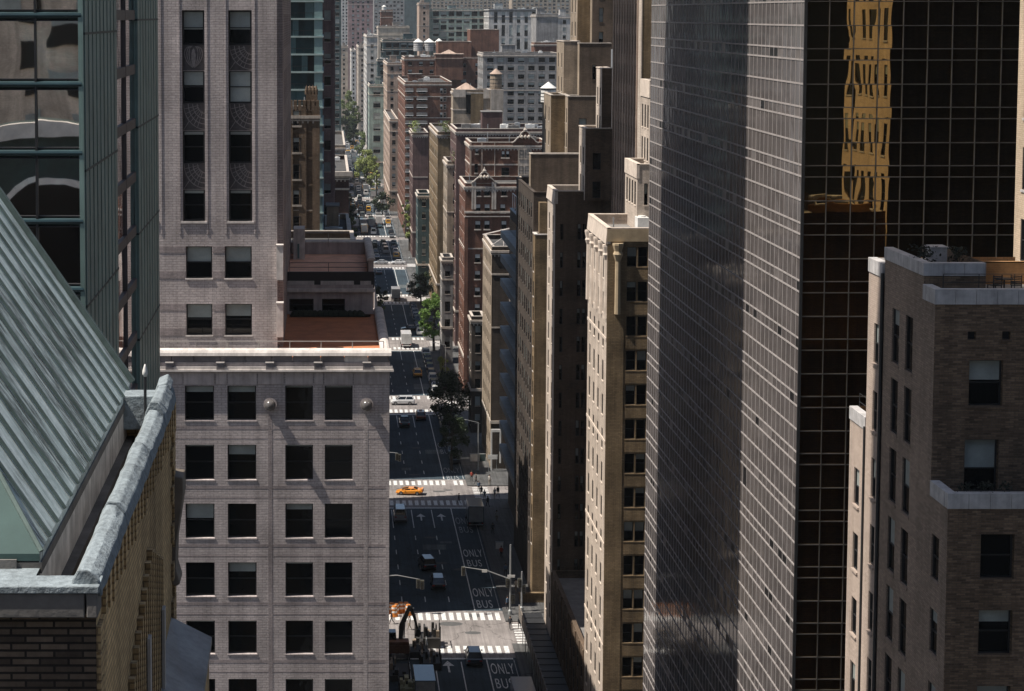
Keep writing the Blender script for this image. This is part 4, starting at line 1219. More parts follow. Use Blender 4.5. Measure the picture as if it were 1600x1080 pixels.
# parapets of jointed pale stone
mb = MB()
def stones(plane, c, a0, a1, z0, z1, w=1.0, th=.4):
    P = mapper(plane, c); a = a0; i = 0
    while a < a1 - .05:
        b = min(a + w, a1); o = .05 + .004 * (i % 3)
        A = P(a + .006, z0, -o); B = P(b - .006, z1, th)
        mb.box(min(A[0],B[0]), max(A[0],B[0]), min(A[1],B[1]), max(A[1],B[1]), z0, z1); a = b; i += 1
stones('F', yf0, RX - .04, xr1, zA - .72, zA, .98); stones('L', RX, yf0 + .41, yf1 - .02, zA - .72, zA)
mb.build('parapet', M_rc, root, bevel=.015); mb = MB()
stones('F', yf1, RX - .04, xr1, zB - .72, zB, .98); stones('L', RX, yf1 + .41, yf2 - .02, zB - .72, zB)
mb.build('parapet', M_rc, root, bevel=.015); mb = MB()
stones('F', yf2, RX - .04, fx(1536, yf2), zC - .62, zC, .98); stones('L', RX, yf2 + .41, yf3, zC - .62, zC + .0)
mb.build('parapet', M_rc, root, bevel=.015); mb = MB()
stones('L', RX - .05, yf3 + .12, yf4, zD - .75, zD, 1.3); mb.build('parapet', M_rc, root, bevel=.015); mb = MB(); stones('L', RX - .05, yf4 + .02, yf5, zE - .7, zE, 1.3)
mb.build('parapet', M_rc, root, bevel=.015)
mb = MB()
mb.face([(RX + .3, yf0 + .3, zA - .9), (xr1, yf0 + .3, zA - .9), (xr1, yf1, zA - .9), (RX + .3, yf1, zA - .9)])
mb.face([(RX + .3, yf1 + .3, zB - .9), (xr1, yf1 + .3, zB - .9), (xr1, yf4, zB - .9), (RX + .3, yf4, zB - .9)])
mb.face([(RX + .3, yf2 + .3, zC - .9), (fx(1536, yf2), yf2 + .3, zC - .9), (fx(1536, yf2), yf4, zC - .9), (RX + .3, yf4, zC - .9)])
mb.face([(RX + .3, yf4, zE - .9), (xr1, yf4, zE - .9), (xr1, yf5, zE - .9), (RX + .3, yf5, zE - .9)])
mb.build('roof_deck', M_roofgrey, root)
mb = MB(); mb.box(fx(1536, yf2) + .1, xr1, yf3 - 1.5, yf3 - 1.2, zB - .9, zr(409, yf3 - 1.5), 0)
for i in range(30): mb.box(fx(1536, yf2) + .1, xr1, yf3 - 1.53, yf3 - 1.5, min(zB - .85 + i*.095, zr(409, yf3-1.5) - .06), min(zB - .79 + i*.095, zr(409, yf3 - 1.5) - .001), 0)
mb.build('timber_screen', plain('warm_timber', (.30,.165,.07), .7, .4, 2), root)
mb = MB(); mb.tube((RX - .1, yf3 + .05, 0), (RX - .1, yf3 + .05, zD - .5), .09, n=8); mb.tube((RX - .12, yf4 + .03, 0), (RX - .12, yf4 + .03, zE - .5), .06, n=8)
mb.build('drainpipe', M_steel_dark, root)
railing([(RX + .5, yf1 + .5, zB - .9), (xr1, yf1 + .5, zB - .9)], 1.55, 1.6, 4, .02, 'handrail', root, M_steel_dark)
railing([(RX + .4, yf4 + .3, zE - .2), (RX + .4, yf5 - .2, zE - .2)], .9, 1.0, 2, .02, 'handrail', root, M_steel_dark)
railing([(RX + .5, yf0 + .25, zA - .9), (RX + 8, yf0 + .25, zA - .9)], .98, 1.0, 3, .015, 'handrail', root, M_steel_dark)
# roof furniture
q = MB(); zq = zC - .9
q.box(fx(1450, 103), fx(1475, 103), 103, 104, zq, zr(386, 103.5)); q.box(fx(1450, 103) - .05, fx(1475, 103) + .05, 102.95, 104.05, zr(386, 103.5), zr(386, 103.5) + .06)
q.build('roof_vent_housing', M_rc, root)
def chair(mk, x, y, z, rz, label):
    t = thing('patio_chair', label, 'chair', (x, y, z), 'patio chairs on the brick building roof'); t.rotation_euler = (0, 0, rz)
    L0 = lambda b, nm: (setattr(o := link(nm, b.mesh(nm, M_steel_dark)), 'parent', t), o)[1]
    b = MB(); b.box(-.24, .24, -.24, .24, .43, .47); L0(b, 'seat')
    b = MB()
    for i in range(5): b.box(-.24, .24, .22, .25, .52 + i*.085, .57 + i*.085)
    b.box(-.26, -.22, .2, .25, .45, .95); b.box(.22, .26, .2, .25, .45, .95); L0(b, 'backrest')
    for sx in (-.22, .22):
        for sy2 in (-.22, .22): b = MB(); b.box(sx-.02, sx+.02, sy2-.02, sy2+.02, 0, .43); L0(b, 'leg')
zt2 = zB - .9
cy = yf1 + 1.15
chair(None, fx(1550, cy), cy, zt2 + .5, R(200), 'dark patio chair left on the roof terrace behind the parapet')
chair(None, fx(1585, cy), cy + .1, zt2 + .5, R(160), 'dark slatted patio chair right on the roof terrace against the timber screen')
t = thing('patio_table', 'dark patio table between the two chairs on the roof terrace', 'table', (fx(1567, cy), cy + .2, zt2 + .5))
b = MB(); b.lathe((fx(1567, cy), cy + .2, zt2 + 1.2), [(.42, 0), (.42, .04)], 14); b.build('tabletop', M_steel_dark, t)
b = MB(); b.tube((fx(1567, cy), cy + .2, zt2 + .5), (fx(1567, cy), cy + .2, zt2 + 1.2), .04); b.tube((fx(1567, cy), cy + .2, zt2 + .5), (fx(1567, cy), cy + .2, zt2 + .53), .3, n=12); b.build('pedestal', M_steel_dark, t)
mb = MB(); mb.box(RX + .6, xr1, yf1 + .8, yf2 - .05 + 3, zt2, zt2 + .5); mb.build('deck_platform', M_roofgrey, root)
def bush(name, label, x, y, z, r, h, mat, seed, n=260, size=.09, box=None, group=None):
    rg = random.Random(seed); t = thing(name, label, 'plant', (x, y, z), group)
    b = MB()
    for i in range(n):
        p = Vector((rg.gauss(0, .45) * r, rg.gauss(0, .45) * r, h * (.15 + .85 * rg.random())))
        leaf(b, Vector((x, y, z)) + p, size, rg)
    b.build('foliage', mat, t)
    b = MB(); b.box(x - r, x + r, y - .3, y + .3, z, z + .35); b.build('planter_box', box or M_steel_dark, t)
    return t
def leaf(b, p, s, rg, up=.3):
    q = Vector((rg.gauss(0,1), rg.gauss(0,1), rg.gauss(0,1) + up)).normalized()
    u = q.orthogonal().normalized(); a = rg.uniform(0, 6.28); u = Matrix.Rotation(a, 3, q) @ u; v = q.cross(u)
    s1 = s * rg.uniform(.6, 1.3)
    b.face([p - u*s1, p - v*s1*.55, p + u*s1, p + v*s1*.55], rg.randrange(3) if b.cm == 9 else 0)
M_bushd = plain('dark_shrub', (.02,.026,.018), .8, .5, 4)
bush('potted_shrub', 'dark potted shrub on the upper roof beside the grey vent housing', fx(1440, 102), 102.2, zC - .9, .55, 1.5, M_bushd, 1)
bush('potted_shrub', 'dark potted shrub on the upper roof right of the grey vent housing', fx(1492, 102), 102.2, zC - .9, .5, 1.4, M_bushd, 2)
for i, px in enumerate((1515, 1545, 1575)):
    bush('balcony_planter', 'dark balcony planter %s on the pale ledge under the brick front windows' % ('nearest the corner', 'below the open window', 'at the frame edge')[i], fx(px, yf0 + .7), yf0 + .75, zA - .9, .45, 1.25, M_bushd, 10 + i, 160, group='planters on the lower ledge')
# tall buff tower at the right edge
ty0, ty1, tX = 98.7, 110.0, 36.1
root = thing('buff_brick_tower', 'sunlit buff brick tower cut off by the right edge of the picture', 'building', (tX + 8, 105, 0))
mb = MB(); jobs = []; so = []
zz = at(1595, 297, Y=108.6).z
for k in range(-22, 10):
    for y in (99.6, 102.3, 105.0, 107.7): so.append((y, y + 1.25, zz + k * 3.72, zz + k * 3.72 + 2.2, .4 if (k + int(y)) % 3 == 0 else 0))
wall(mb, 'L', tX, ty0, ty1, 0, 125, [s[:4] for s in so], .3, 0, sill=.06, ms=1); jobs = [('L', tX) + s for s in so]
mb.face([(tX, ty0, 0), (tX + 16, ty0, 0), (tX + 16, ty0, 125), (tX, ty0, 125)], 0); mb.face([(tX, ty1, 0), (tX + 16, ty1, 0), (tX + 16, ty1, 125), (tX, ty1, 125)], 2)  # far face in dark brick, its shade put into the colour
mb.face([(tX, ty0, 125), (tX + 16, ty0, 125), (tX + 16, ty1, 125), (tX, ty1, 125)], 0)
mb.build('wall', [brick('bright_buff_brick', (.58,.46,.34), (.51,.40,.29), (.42,.33,.24), bw=.42, bh=.11, ms=.012, stain=.2), M_rc, M['dark']], root)
windows(root, jobs, None, 1, (.4,), .3, 100)

# ------------------------------------------------------------------ buildings behind the camera, seen in the glass
city('added_dark_rear_block', 'unseen dark brick block added behind the viewer, mirrored as blackness in the glass tower', 36, 140, 0, -70, 75, brick('brick_mirrored_dark', (.05,.042,.037), (.035,.03,.027), (.04,.035,.03)), fr=None, si=None, ztop=125, px=False, n=0, bulk=False)  # unseen block added near black so the glass mirrors darkness
city('pale_rear_block', 'whitened brick block behind the viewer, mirrored in the left glass panes', -60, -13, 0, -70, 52, brick('brick_sun_whitened', (.85,.72,.58), (.78,.65,.52), (.66,.54,.43)), ztop=104, px=False, n=0, bulk=False)  # brick whitened to stand in for sunlight on the mirrored face
mb = MB()
o = [x for x in bpy.data.objects if x.name.startswith('pale_rear_block')][0]
jobs = [('B', -18.0, a, b, c, d) for a, b, c, d in grid(-58, -15, 10, 104, 4.6, 2.2, 3.9, 2.4)]
windows(o, jobs, None, 1, BL, -.1, 0)

# ------------------------------------------------------------------ cream double winged building with setbacks
KX = 27.5
ka, kb = yat(949.5, KX, 60), yat(920, KX, 60); kc, kd = yat(868, KX, 60), yat(856, KX, 60)
root = thing('cream_setback_building', 'cream brick building of two wings with a setback tower beside the black glass tower', 'building', (KX + 15, 230, 0))
mb = MB(); jobs = []
xk = lambda px, Y, Z=60: xat(px, Y, Z)
zt1 = at(952, 356, Y=ka).z
fw = []
x0w, x1w = xk(980.5, ka), xk(1013, ka)
rowh = 55.0
zfirst = at(980, 417, Y=ka).z
for k in range(-1, 16):
    z = zfirst - k * 3.42; fw.append((x0w, (x0w+x1w)/2 - .06, z, z + 1.95)); fw.append(((x0w+x1w)/2 + .06, x1w, z, z + 1.95))
fw = [f for f in fw if f[3] < zt1 - 1.5]
def tall(ya, yb, z0, z1, n, w=1.05, h=2.05, st=3.42, top=3.2, pair=False):
    out = []; pit = (yb - ya) / n; k = 0
    while z1 - top - k * st - h > z0:
        for i in range(n):
            c = ya + (i + .5) * pit; out.append((c - w/2, c + w/2, z1 - top - k * st - h, z1 - top - k * st))
        k += 1
    return out
sw = tall(ka + .8, kb - .4, 4, zt1, 4)
block(mb, KX, 62, ka, kb, 0, zt1, fw, sw, 'L', 1.1, .35, 0, 1, 2, .06, jobs, mf=3)
# golden brick on the fronts: slightly proud panels of another brick
mb.box(KX + .004, x0w - .25, ka - .05, ka + .02, 0, zt1 - 1.3, 3)
for k in range(-1, 16):
    z = zfirst - k * 3.42
    if z + 1.95 < zt1 - 1.5: mb.box(x0w - .02, x1w + .1, ka - .04, ka + .02, z - 1.3, z - .15, 3)
mb.box(KX - .05, 40, ka - .09, ka + .02, zt1 - 1.35, zt1 - .14, 4)
# broad sloped parapet stones on the avenue faces, and engaged columns with capitals
def top_slope(ya, yb, zt, h=1.6):
    mb.hexa([(KX - .18, ya, zt - h), (KX + .3, ya, zt - h), (KX + .3, yb, zt - h), (KX - .18, yb, zt - h)], [(KX - .02, ya, zt + .02), (KX + .3, ya, zt + .02), (KX + .3, yb, zt + .02), (KX - .02, yb, zt + .02)], 2)
top_slope(ka - .06, kb, zt1)
for i in range(5):
    y = ka + .4 + i * (kb - ka - .8) / 4
    mb.lathe((KX - .02, y, zt1 - 9), [(.26, 0), (.22, 5.6), (.22, 5.8), (.38, 6.3), (.3, 6.5), (.42, 7.1), (.42, 7.3)], 8, 2)
mb.lathe((xk(966, ka), ka - .1, zt1 - 8.5), [(.3, 0), (.26, 5), (.26, 5.2), (.5, 5.9), (.38, 6.2), (.55, 6.8), (.55, 7)], 8, 4)
for k in range(5): mb.box(KX - .06, KX + .05, ka + .02, kb - .02, zt1 - 11.2 - k * 10.26, zt1 - 10.9 - k * 10.26, 2)
# far wing
zt2_ = at(870, 298, Y=kc).z
fw2 = []
for k in range(22):
    z = zt2_ - 4 - k * 3.42 - 1.95
    if z > 5: fw2 += [(xk(903, kc), xk(909, kc), z, z + 1.95), (xk(911, kc), xk(917, kc), z, z + 1.95), (xk(876, kc), xk(881, kc), z, z + 1.9)]
block(mb, KX, 62, kc, kd, 0, zt2_, fw2, tall(kc + .5, kd - .3, 4, zt2_, 2, 1.1), 'L', 1.1, .35, 0, 1, 2, .06, jobs, mf=5)
top_slope(kc - .06, kd, zt2_)
# podium and setback tower with dark piers
mb.cm = 0
block(mb, KX, 34.2, kb, kc, 0, 12.5, (), tall(kb + .6, kc - .6, 1.0, 12.5, 9, 1.5, 2.5, 3.6, 1.4), 'L', .9, .45, 5, 1, 5, .06, jobs)
for i in range(10): mb.box(KX - .14, KX - .004, kb + .3 + i*(kc-kb-.9)/9, kb + .75 + i*(kc-kb-.9)/9, .15, 12.3, 5)
tY0, tY1 = yat(1002.5, 34.2, 75), 250.8
pj = []; nb = 9; pit = (tY1 - tY0 - 3) / nb
for k in range(-2, 26):
    z = 96 - k * 3.42
    if z < 18: break
    for i in range(nb): 
        c = tY0 + 3 + (i + .5) * pit; pj.append((c - .62, c + .62, z, z + 2.3))
wall(mb, 'L', 34.2, tY0, tY1, 16, 108, pj, .45, 6); jobs += [('L', 34.2) + p for p in pj]
for i in range(nb + 1):
    y = tY0 + 3 + i * pit; mb.box(34.2 - .12, 34.2 + .05, y - .42, y + .42, 16, 107, 6)
mb.box(34.2 - .06, 34.25, tY0 - .03, tY0 + 2.2, 16, 107.5, 0)
wall(mb, 'F', tY0, 34.2, 62, 16, 108, (), .3, 3); mb.face([(34.2, tY1, 16), (62, tY1, 16), (62, tY1, 108), (34.2, tY1, 108)], 3); mb.face([(34.2, tY0, 108), (62, tY0, 108), (62, tY1, 108), (34.2, tY1, 108)], 1)
# stages above the near wing
sX = 31.5; sa, sb = yat(998, sX, 75), yat(979, sX, 75); zs1 = at(998, 256, Y=sa).z
block(mb, sX, 60, sa, sb, zt1 - 1.2, zs1, [(xk(1006, sa), xk(1012, sa), zs1 - 4.2, zs1 - 2)], tall(sa + .5, sb - .4, zt1 - 1, zs1, 4, 1.1, 2.4, 3.42, 1.9), 'L', .9, .3, 0, 1, 2, .05, jobs)
mb.box(sX - .08, sX + .2, sa - .06, sb + .06, zs1 - 1.5, zs1 + .01, 2)
sX = 33.4; sa, sb = yat(1017, sX, 78), yat(1002.5, sX, 78); zs2 = at(1017, 126, Y=sa).z
block(mb, sX, 60, sa, sb - .1, zs1 - 1.0, zs2, (), tall(sa + .4, sb - .4, zs1 - 1, zs2, 3, 1.0, 2.4, 3.42, 2.6), 'L', .9, .3, 0, 1, 2, .05, jobs)
mb.box(sX - .08, sX + .2, sa - .06, sb + .03, zs2 - 1.8, zs2 + .01, 2)
# stages above the far wing
for (X_, pn, pf, pt, zlow, pr) in ((30.9, 916, 906, 200, zt2_ - 1.1, 943), (32.9, 941, 932, 106, zt2_ + 3, 960)):
    sa, sb = yat(pn, X_, 75), yat(pf, X_, 75); z_ = at(pn, pt, Y=sa).z
    block(mb, X_, 34.1, sa, sb, zlow, z_, [(X_ + .9, X_ + 1.9, z_ - 5 - 3.42*k, z_ - 3 - 3.42*k) for k in range(3)], tall(sa + .4, sb - .4, zlow + .5, z_, 2, 1.0, 2.1, 3.42, 2.4), 'L', .8, .3, 0, 1, 2, .05, jobs, mf=5)
mb.build('wall', [M['cream'], M_roofgrey, plain('cream_terracotta_trim', (.60,.51,.43), .8, .25, 1.2, streak=.2), M['gold'], plain('golden_stone_band', (.40,.31,.2), .85, .3, 1.0), M['brown'], M['pier']], root)
windows(root, jobs, None, 1, (0, 0, 0, .3, .5), .35, 100, random.Random(6))
clutter(root, KX + 1, 40, ka + 1, kb - 1, zt1 - 1.1, random.Random(1), 3)
# ------------------------------------------------------------------ tan stepped tower and its dark base on the next block
MX = 28.2
ma, mb1, mc, md = yat(836, MX, 50), 286.0, yat(806, MX, 50), yat(781, MX, 40)
root = thing('dark_balcony_block', 'long shadowed block with steel blue balcony bands and a narrow brown end wall', 'building', (MX + 12, 312, 0))
mb = MB(); jobs = []
zA_ = at(838, 366, Y=ma).z
block(mb, MX, MX + 9, ma, mb1, 0, zA_, [], tall(ma + .4, mb1 - .2, 5, zA_, 1, 1.2), 'L', .8, .3, 0, 1, 2, .05, jobs)
mb.box(xat(846, ma + 1), xat(858, ma + 1), ma + 1, mb1 - .1, zA_ - .8, at(846, 317, Y=ma+1).z, 0)
zB_ = at(833, 300, Y=mb1).z
block(mb, MX + .05, MX + 30, mb1, mc, 0, zB_, (), grid(mb1 + .5, mc - .3, 6, zB_, 2.9, 1.5, 3.5, 2.1), 'L', .9, .35, 3, 1, 3, .05, jobs)
zC_ = at(806, 352, Y=mc).z
block(mb, MX + 1.6, MX + 30, mc, md, 0, zC_, (), [], 'L', .9, .3, 3, 1, 4, 0, jobs)
mb.build('wall', [M['gold'], M_roofgrey, M_cope, M['dark'], plain('balcony_grey_blue', (.2,.235,.26), .6, .3, .8)], root)
windows(root, jobs, None, 1, BL, .3, 100)
q = MB(); q2 = MB()
z = 9.0
while z < zC_ - 1:
    q.box(MX + .1, MX + 1.62, mc + .1, md, z - .2, z + .95); q2.box(MX + 1.5, MX + 1.58, mc + .3, md - .2, z + .96, z + 3.1); z += 3.9
q.build('balcony_band', plain('balcony_grey_blue', (.2,.235,.26)), root); q2.build('glazing', M_glass, root)
railing([(MX + 2, mc + .3, zC_), (MX + 2, md - .3, zC_), ], 2.4, 3, 1, .06, 'roof_frame', root, M_white)
root = thing('tan_stepped_tower', 'tan and golden brick tower rising in setbacks with lit left edges', 'building', (40, 312, 0))
mb = MB(); jobs = []
def stage(pf, pn, pr, pt, Y, mat, z0, winf=None, n=2):
    zt = at(pn, pt, Y=Y).z; X_ = xat(pn, Y, zt); Yf = yat(pf, X_, zt); X2 = xat(pr, Y, zt)
    fr = []
    if winf:
        for k in range(3 if z0 > 30 else 8):
            for (a, b) in winf:
                z = zt - 3.2 - k * 3.5 - 2.1
                if z > z0 + .3: fr.append((xat(a, Y, zt), xat(b, Y, zt), z, z + 2.1))
    block(mb, X_, X2, Y, max(Yf, Y + 2.2), z0, zt, fr, tall(Y + .3, max(Yf, Y + 2.2) - .3, z0 + .3, zt, n, .95, 2.1, 3.5, 1.8) if Yf - Y > 3 else (), 'L', .8, .3, 0, 1, 2, .05, jobs, mf=mat)
    return zt
zd = stage(829, 829.3, 934, 240, 296, 4, 0)
zc_ = stage(850, 861, 888, 148, 302, 3, zd - 1, None, 2)
zc2_ = stage(881, 887.5, 950, 150, 298.5, 4, zd - 1, ((905, 917),), 2)
zb_ = stage(870, 881, 906, 64, 306, 5, zc_ - 1, None, 2)
zb2_ = stage(903, 905.5, 955, 67, 303, 4, zc2_ - 1, ((926, 932),), 1)
stage(892, 903, 927, -60, 310, 3, zb_ - 1, None, 2)
stage(924, 926, 968, -60, 307.5, 4, zb2_ - 1, ((937, 944),), 1)
mb.build('wall', [M['tan'], M_roofgrey, M['stone'], M['gold'], brick('brick_umber', (.17,.125,.09), (.13,.095,.07), (.12,.09,.07)), M['tan'], M_glass], root)
windows(root, jobs, None, 1, BL, .3, 100)
# ------------------------------------------------------------------ farther buildings on the right
def sidecity(name, label, pf, pn, pr, pt, Y, mat, fr=None, si=None, **k):
    """pf/pn: far and near edge columns of the avenue face, pr: right edge of the front"""
    zt = zat(pt, Y); X_ = xat(pn, Y, zt); d = max(3, yat(pf, X_, zt) - Y)
    k.setdefault('n', 4)
    return city(name, label, pn, pr, pt, Y, min(d, 90), mat, fr, si, 'L', **k)
FS = (3.2, 1.3, 3.5, 1.9)
rt, *_ = sidecity('corner_slab_building', 'tan sided dark fronted corner building right of the red brick gables', 756, 769.5, 806, 385, 366, M['dark'], None, (3.0, 1.2, 3.5, 1.8), n=0, bulk=False)
sa_ = xat(769.5, 366, 45)
mb = MB(); mb.box(sa_ - .06, sa_ + .0, 366.05, 386, 4, zat(385, 366) - .3, 0); 
# tan brick skin with openings on the avenue side
mb = MB(); zt_ = zat(385, 366); g_ = grid(366, 386.5, 0, zt_, 3.0, 1.2, 3.5, 1.8); wall(mb, 'L', sa_ - .08, 366, 386.8, 0, zt_ - .15, g_, .1, 0)
mb.build('avenue_skin', M['tan'], rt)
mb = MB()
for (a, b, c) in ((790, 360, 372), (803, 356, 372)):
    mb.tube((xat(a, 369), 369, zat(c + 12, 369)), (xat(a, 369), 369, zat(b, 369)), .12, n=6)
mb.bar((xat(757, 384), 384, zat(385, 366) + .2), (xat(803, 369), 369, zat(356, 369)), .18, .18); mb.bar((xat(790, 369), 369, zat(360, 369)), (xat(803, 369), 369, zat(356, 369)), .18, .18); mb.bar((xat(770, 367), 367, zat(384, 367)), (xat(803, 369), 369, zat(362, 369)), .12, .12)
mb.build('roof_frame', M_cope, rt)
rt, xa, xb, zt = sidecity('low_teal_roof_building', 'narrow low building with teal clutter on its roof before the red brick building', 733, 737, 757, 494, 398, M['dark'], (2.5, 1.0, 3.4, 1.8), FS, n=7, bulk=False, roofm=M['teal'])
# red brick building with curved gables
rt, xa, xb, zt = sidecity('gabled_red_brick_building', 'red brick apartment building in two tiers with curved stone trimmed gables', 718, 727, 826, 286, 437, M['red'], None, (3.0, 1.2, 3.5, 1.8), n=0, bulk=False, copm=M['stone'])
Xr = lambda px: xat(px, 437, 50); Zr = lambda py: zat(py, 437)
jobs = []
for k, py in enumerate(range(293, 600, 26)):
    if k == 3: continue
    for px in (747, 761.5): jobs.append(('F', 437, Xr(px - 4.2), Xr(px + 4.2), Zr(py + 13), Zr(py), .45))
    for px in ((786, 811) if k % 2 else (788, 815)): jobs.append(('F', 437, Xr(px - 4), Xr(px + 4), Zr(py + 13), Zr(py), .45 if (k + px) % 3 else 0))
windows(rt, jobs, (M_frame, M_glass, M_blindw), 1, (.45,), -.05, 100)
mb = MB()
for j in jobs: mb.box(j[2] - .15, j[3] + .15, 436.75, 437, j[4] - .25, j[4] - .01, 0)
for px in (738.5, 742.5, 770, 774): mb.box(Xr(px) - .2, Xr(px) + .2, 436.7, 437, Zr(327), Zr(284), 0)
mb.box(xa - .15, xb, 436.6, 437.02, Zr(333), Zr(330), 0); mb.box(xa - .15, xb, 436.65, 437.02, Zr(339), Zr(337.5), 0)
mb.box(xa - .15, xa + .6, 436.7, 437.02, 3, Zr(340), 1)
mb.build('stone_trim', [M['stone'], M['red']], rt)
def gable(cx, w, zb, h, Y, root, nm='gable'):
    prof = [(-1, 0), (-.8, .12), (-.62, .35), (-.42, .5), (-.3, .78), (-.14, .95), (0, 1), (.14, .95), (.3, .78), (.42, .5), (.62, .35), (.8, .12), (1, 0)]
    q = MB(); P_ = [(cx + a * w / 2, b * h + zb) for a, b in prof]
    q.hexa([(x, Y, z) for x, z in P_], [(x, Y + .5, z) for x, z in P_], 0)
    for i in range(len(P_) - 1): q.bar((P_[i][0], Y + .2, P_[i][1] + .08), (P_[i+1][0], Y + .2, P_[i+1][1] + .08), .75, .22, 1)
    q.lathe((cx, Y + .2, zb + h), [(.3, 0), (.45, .3), (.2, .6), (.05, 1.1)], 7, 1)
    for s in (-1, 0, 1): q.lathe((cx + s * w * .13, Y - .15, zb + h * .35), [(.05, 0), (.35, .35), (.35, .6), (.05, .95)], 6, 1)
    q.build(nm, [M['red'], M['stone']], root)
gable(Xr(757), Xr(777) - Xr(737), Zr(286), Zr(269) - Zr(286), 436.8, rt)
city('rear_brick_building', 'upper red brick tier behind with a big curved gable and white stone window bay', 735, 856, 222, 456, 16, M['red'], None, FS, 'L', n=3, bulk=False)
o2 = [x for x in bpy.data.objects if x.name.startswith('rear_brick_building')][0]
X2 = lambda px: xat(px, 456, 60); Z2 = lambda py: zat(py, 456)
gable(X2(821), X2(842) - X2(800), Z2(224), Z2(205) - Z2(224), 455.8, o2)
jobs = [('F', 456, X2(a), X2(b), Z2(d), Z2(c), e) for a, b, c, d, e in ((743, 747.5, 232, 240, .6), (784, 789, 236, 246, .5), (791, 796, 236, 246, .5), (784, 796, 262, 274, 0), (742, 747, 256, 270, 0), (812, 818, 234, 247, .5), (821, 828, 234, 247, .5), (812, 818, 260, 272, .4), (821, 828, 260, 272, .4))]
mb = MB(); mb.box(X2(810), X2(831), 455.7, 456, Z2(276), Z2(230), 0)
for j in jobs: mb.box(j[2] - .1, j[3] + .1, 455.6, 456, j[4] - .3, j[4] - .02, 0)
mb.box(X2(735) - .1, X2(737), 455.85, 456, 20, Z2(222), 1); mb.box(X2(752), X2(754.5), 455.8, 456, 20, Z2(222), 1); mb.box(X2(773), X2(774), 455.85, 456, 20, Z2(222), 0)  # peach strips paint the tier's orange-lit edges
mb.build('stone_trim', [M['pale'], M['peach']], o2)  # sills, plus the peach strips that stand in for orange-lit edges
windows(o2, jobs, (M_frame, M_glass, M_blindw), 1, (.4,), -.25, 60)
# list: far edge, near edge, right edge, roof row, distance
rt, *_ = city('purple_grey_block', 'purple grey block with pale blue roof plant behind the red gables', 713, 882, 201, 505, 24, M['purple'], None, FS, 'L', n=16, bulk=True)
sidecity('narrow_grey_rowhouse', 'narrow pale grey rowhouse with dark windows and blue grey roof beside the red brick building', 688, 691, 708, 402, 478, M['grey'], (2.2, 1.2, 4.1, 2.4), FS, n=3, bulk=True)
sidecity('tan_avenue_building', 'nearer tan avenue apartment building with pale lit edge and roof planting', 693, 699, 724, 252, 512, M['tan'], (3.4, 1.1, 3.4, 1.6), FS, n=2)
sidecity('golden_avenue_building', 'golden fronted apartment building with a long lit avenue face and terrace plants', 671, 684, 712, 206, 556, M['gold'], None, FS, n=3)
sidecity('dark_teal_townhouse', 'small dark teal townhouse beneath the golden fronted building', 650, 653, 672, 302, 600, M['teal'], (2.5, 1.1, 3.5, 1.8), FS, n=3)
rt, xa, xb, zt = sidecity('beige_capped_tower', 'beige tower block with a small pyramid cap left of the wooden water tank', 705, 708, 766, 140, 604, M['tan'], None, None, n=2, bulk=False)
X6 = lambda px: xat(px, 604, 80); Z6 = lambda py: zat(py, 604)
mb = MB(); zc_ = Z6(140)
mb.hexa([(X6(714), 604.5, zc_), (X6(746), 604.5, zc_), (X6(746), 610, zc_), (X6(714), 610, zc_)], [(X6(729), 607, Z6(130)), (X6(731), 607, Z6(130)), (X6(731), 607.4, Z6(130)), (X6(729), 607.4, Z6(130))], 0)
mb.box(X6(708.5), X6(728), 603.6, 604.02, Z6(152), Z6(140), 2); mb.box(X6(756), X6(766), 603.6, 604.02, Z6(154), Z6(140), 2)
mb.box(X6(729), X6(736), 603.8, 604.02, Z6(178), Z6(148), 1); mb.box(X6(767), X6(787), 603, 612, Z6(205), Z6(140), 3); mb.box(X6(776), X6(781), 602.9, 603.05, Z6(198), Z6(188), 1)
mb.box(X6(736.5), X6(756), 603.7, 604.01, Z6(205), Z6(143), 4)
mb.build('rooftop_block', [M['peach'], M_glass, M['stone'], M['pale'], M['gold']], rt)
def tank(label, px, ptop, pbot, pw, Y, mat=None, mats=None, legs=3.0, cat='water tank', grp='rooftop water tanks', roofc=None):
    zt, zb = zat(ptop, Y), zat(pbot, Y); x = xat(px, Y, zt); r = pw / 2 / FPX * Y
    t = thing('water_tank', label, cat, (x, Y, zb - legs), grp)
    hc = min((zt - zb) * .3, r * .9)
    q = MB(); q.lathe((x, Y, zb), [(r * .97, 0), (r, .1), (r * .95, zt - zb - hc)], 14)
    for k in range(4): q.lathe((x, Y, zb + (zt - zb - hc) * (k + .5) / 4), [(r * 1.0, 0), (r * 1.0, .12)], 14, 1)
    q.build('tank_barrel', [mat or M_wood, M_steel_dark], t)
    q = MB(); q.lathe((x, Y, zt - hc), [(r * 1.08, 0), (.05, hc)], 14); q.build('cone_roof', roofc or M_roofgrey, t)
    for sx in (-.6, .6):
        for sy2 in (-.6, .6):
            q = MB(); q.box(x + sx*r - .12, x + sx*r + .12, Y + sy2*r - .12, Y + sy2*r + .12, zb - legs, zb); q.build('leg', M_steel_dark, t)
tank('grey wooden water tank with tan cone roof before the grey windowed block', 775, 107, 139, 19, 606, roofc=M['peach'], legs=2)
tank('large pale round water tank with white cone roof beside the tan stepped tower', 857, 128, 160, 24, 340, M_white, roofc=M_white, legs=16)
for i, (px, w) in enumerate(((653.5, 15), (670.5, 16), (686, 14))):
    tank('grey water tank with white cone, %s of three in a row on a far roof' % ('left', 'middle', 'right')[i], px, 60, 80, w, 1010, plain('tank_grey', (.4,.39,.38), .8, .3), roofc=M_white, legs=3)
tank('tiny white domed tank on the far pinkish brick block', 600, 8, 16, 7, 1330, M_white, roofc=M_white, legs=2)
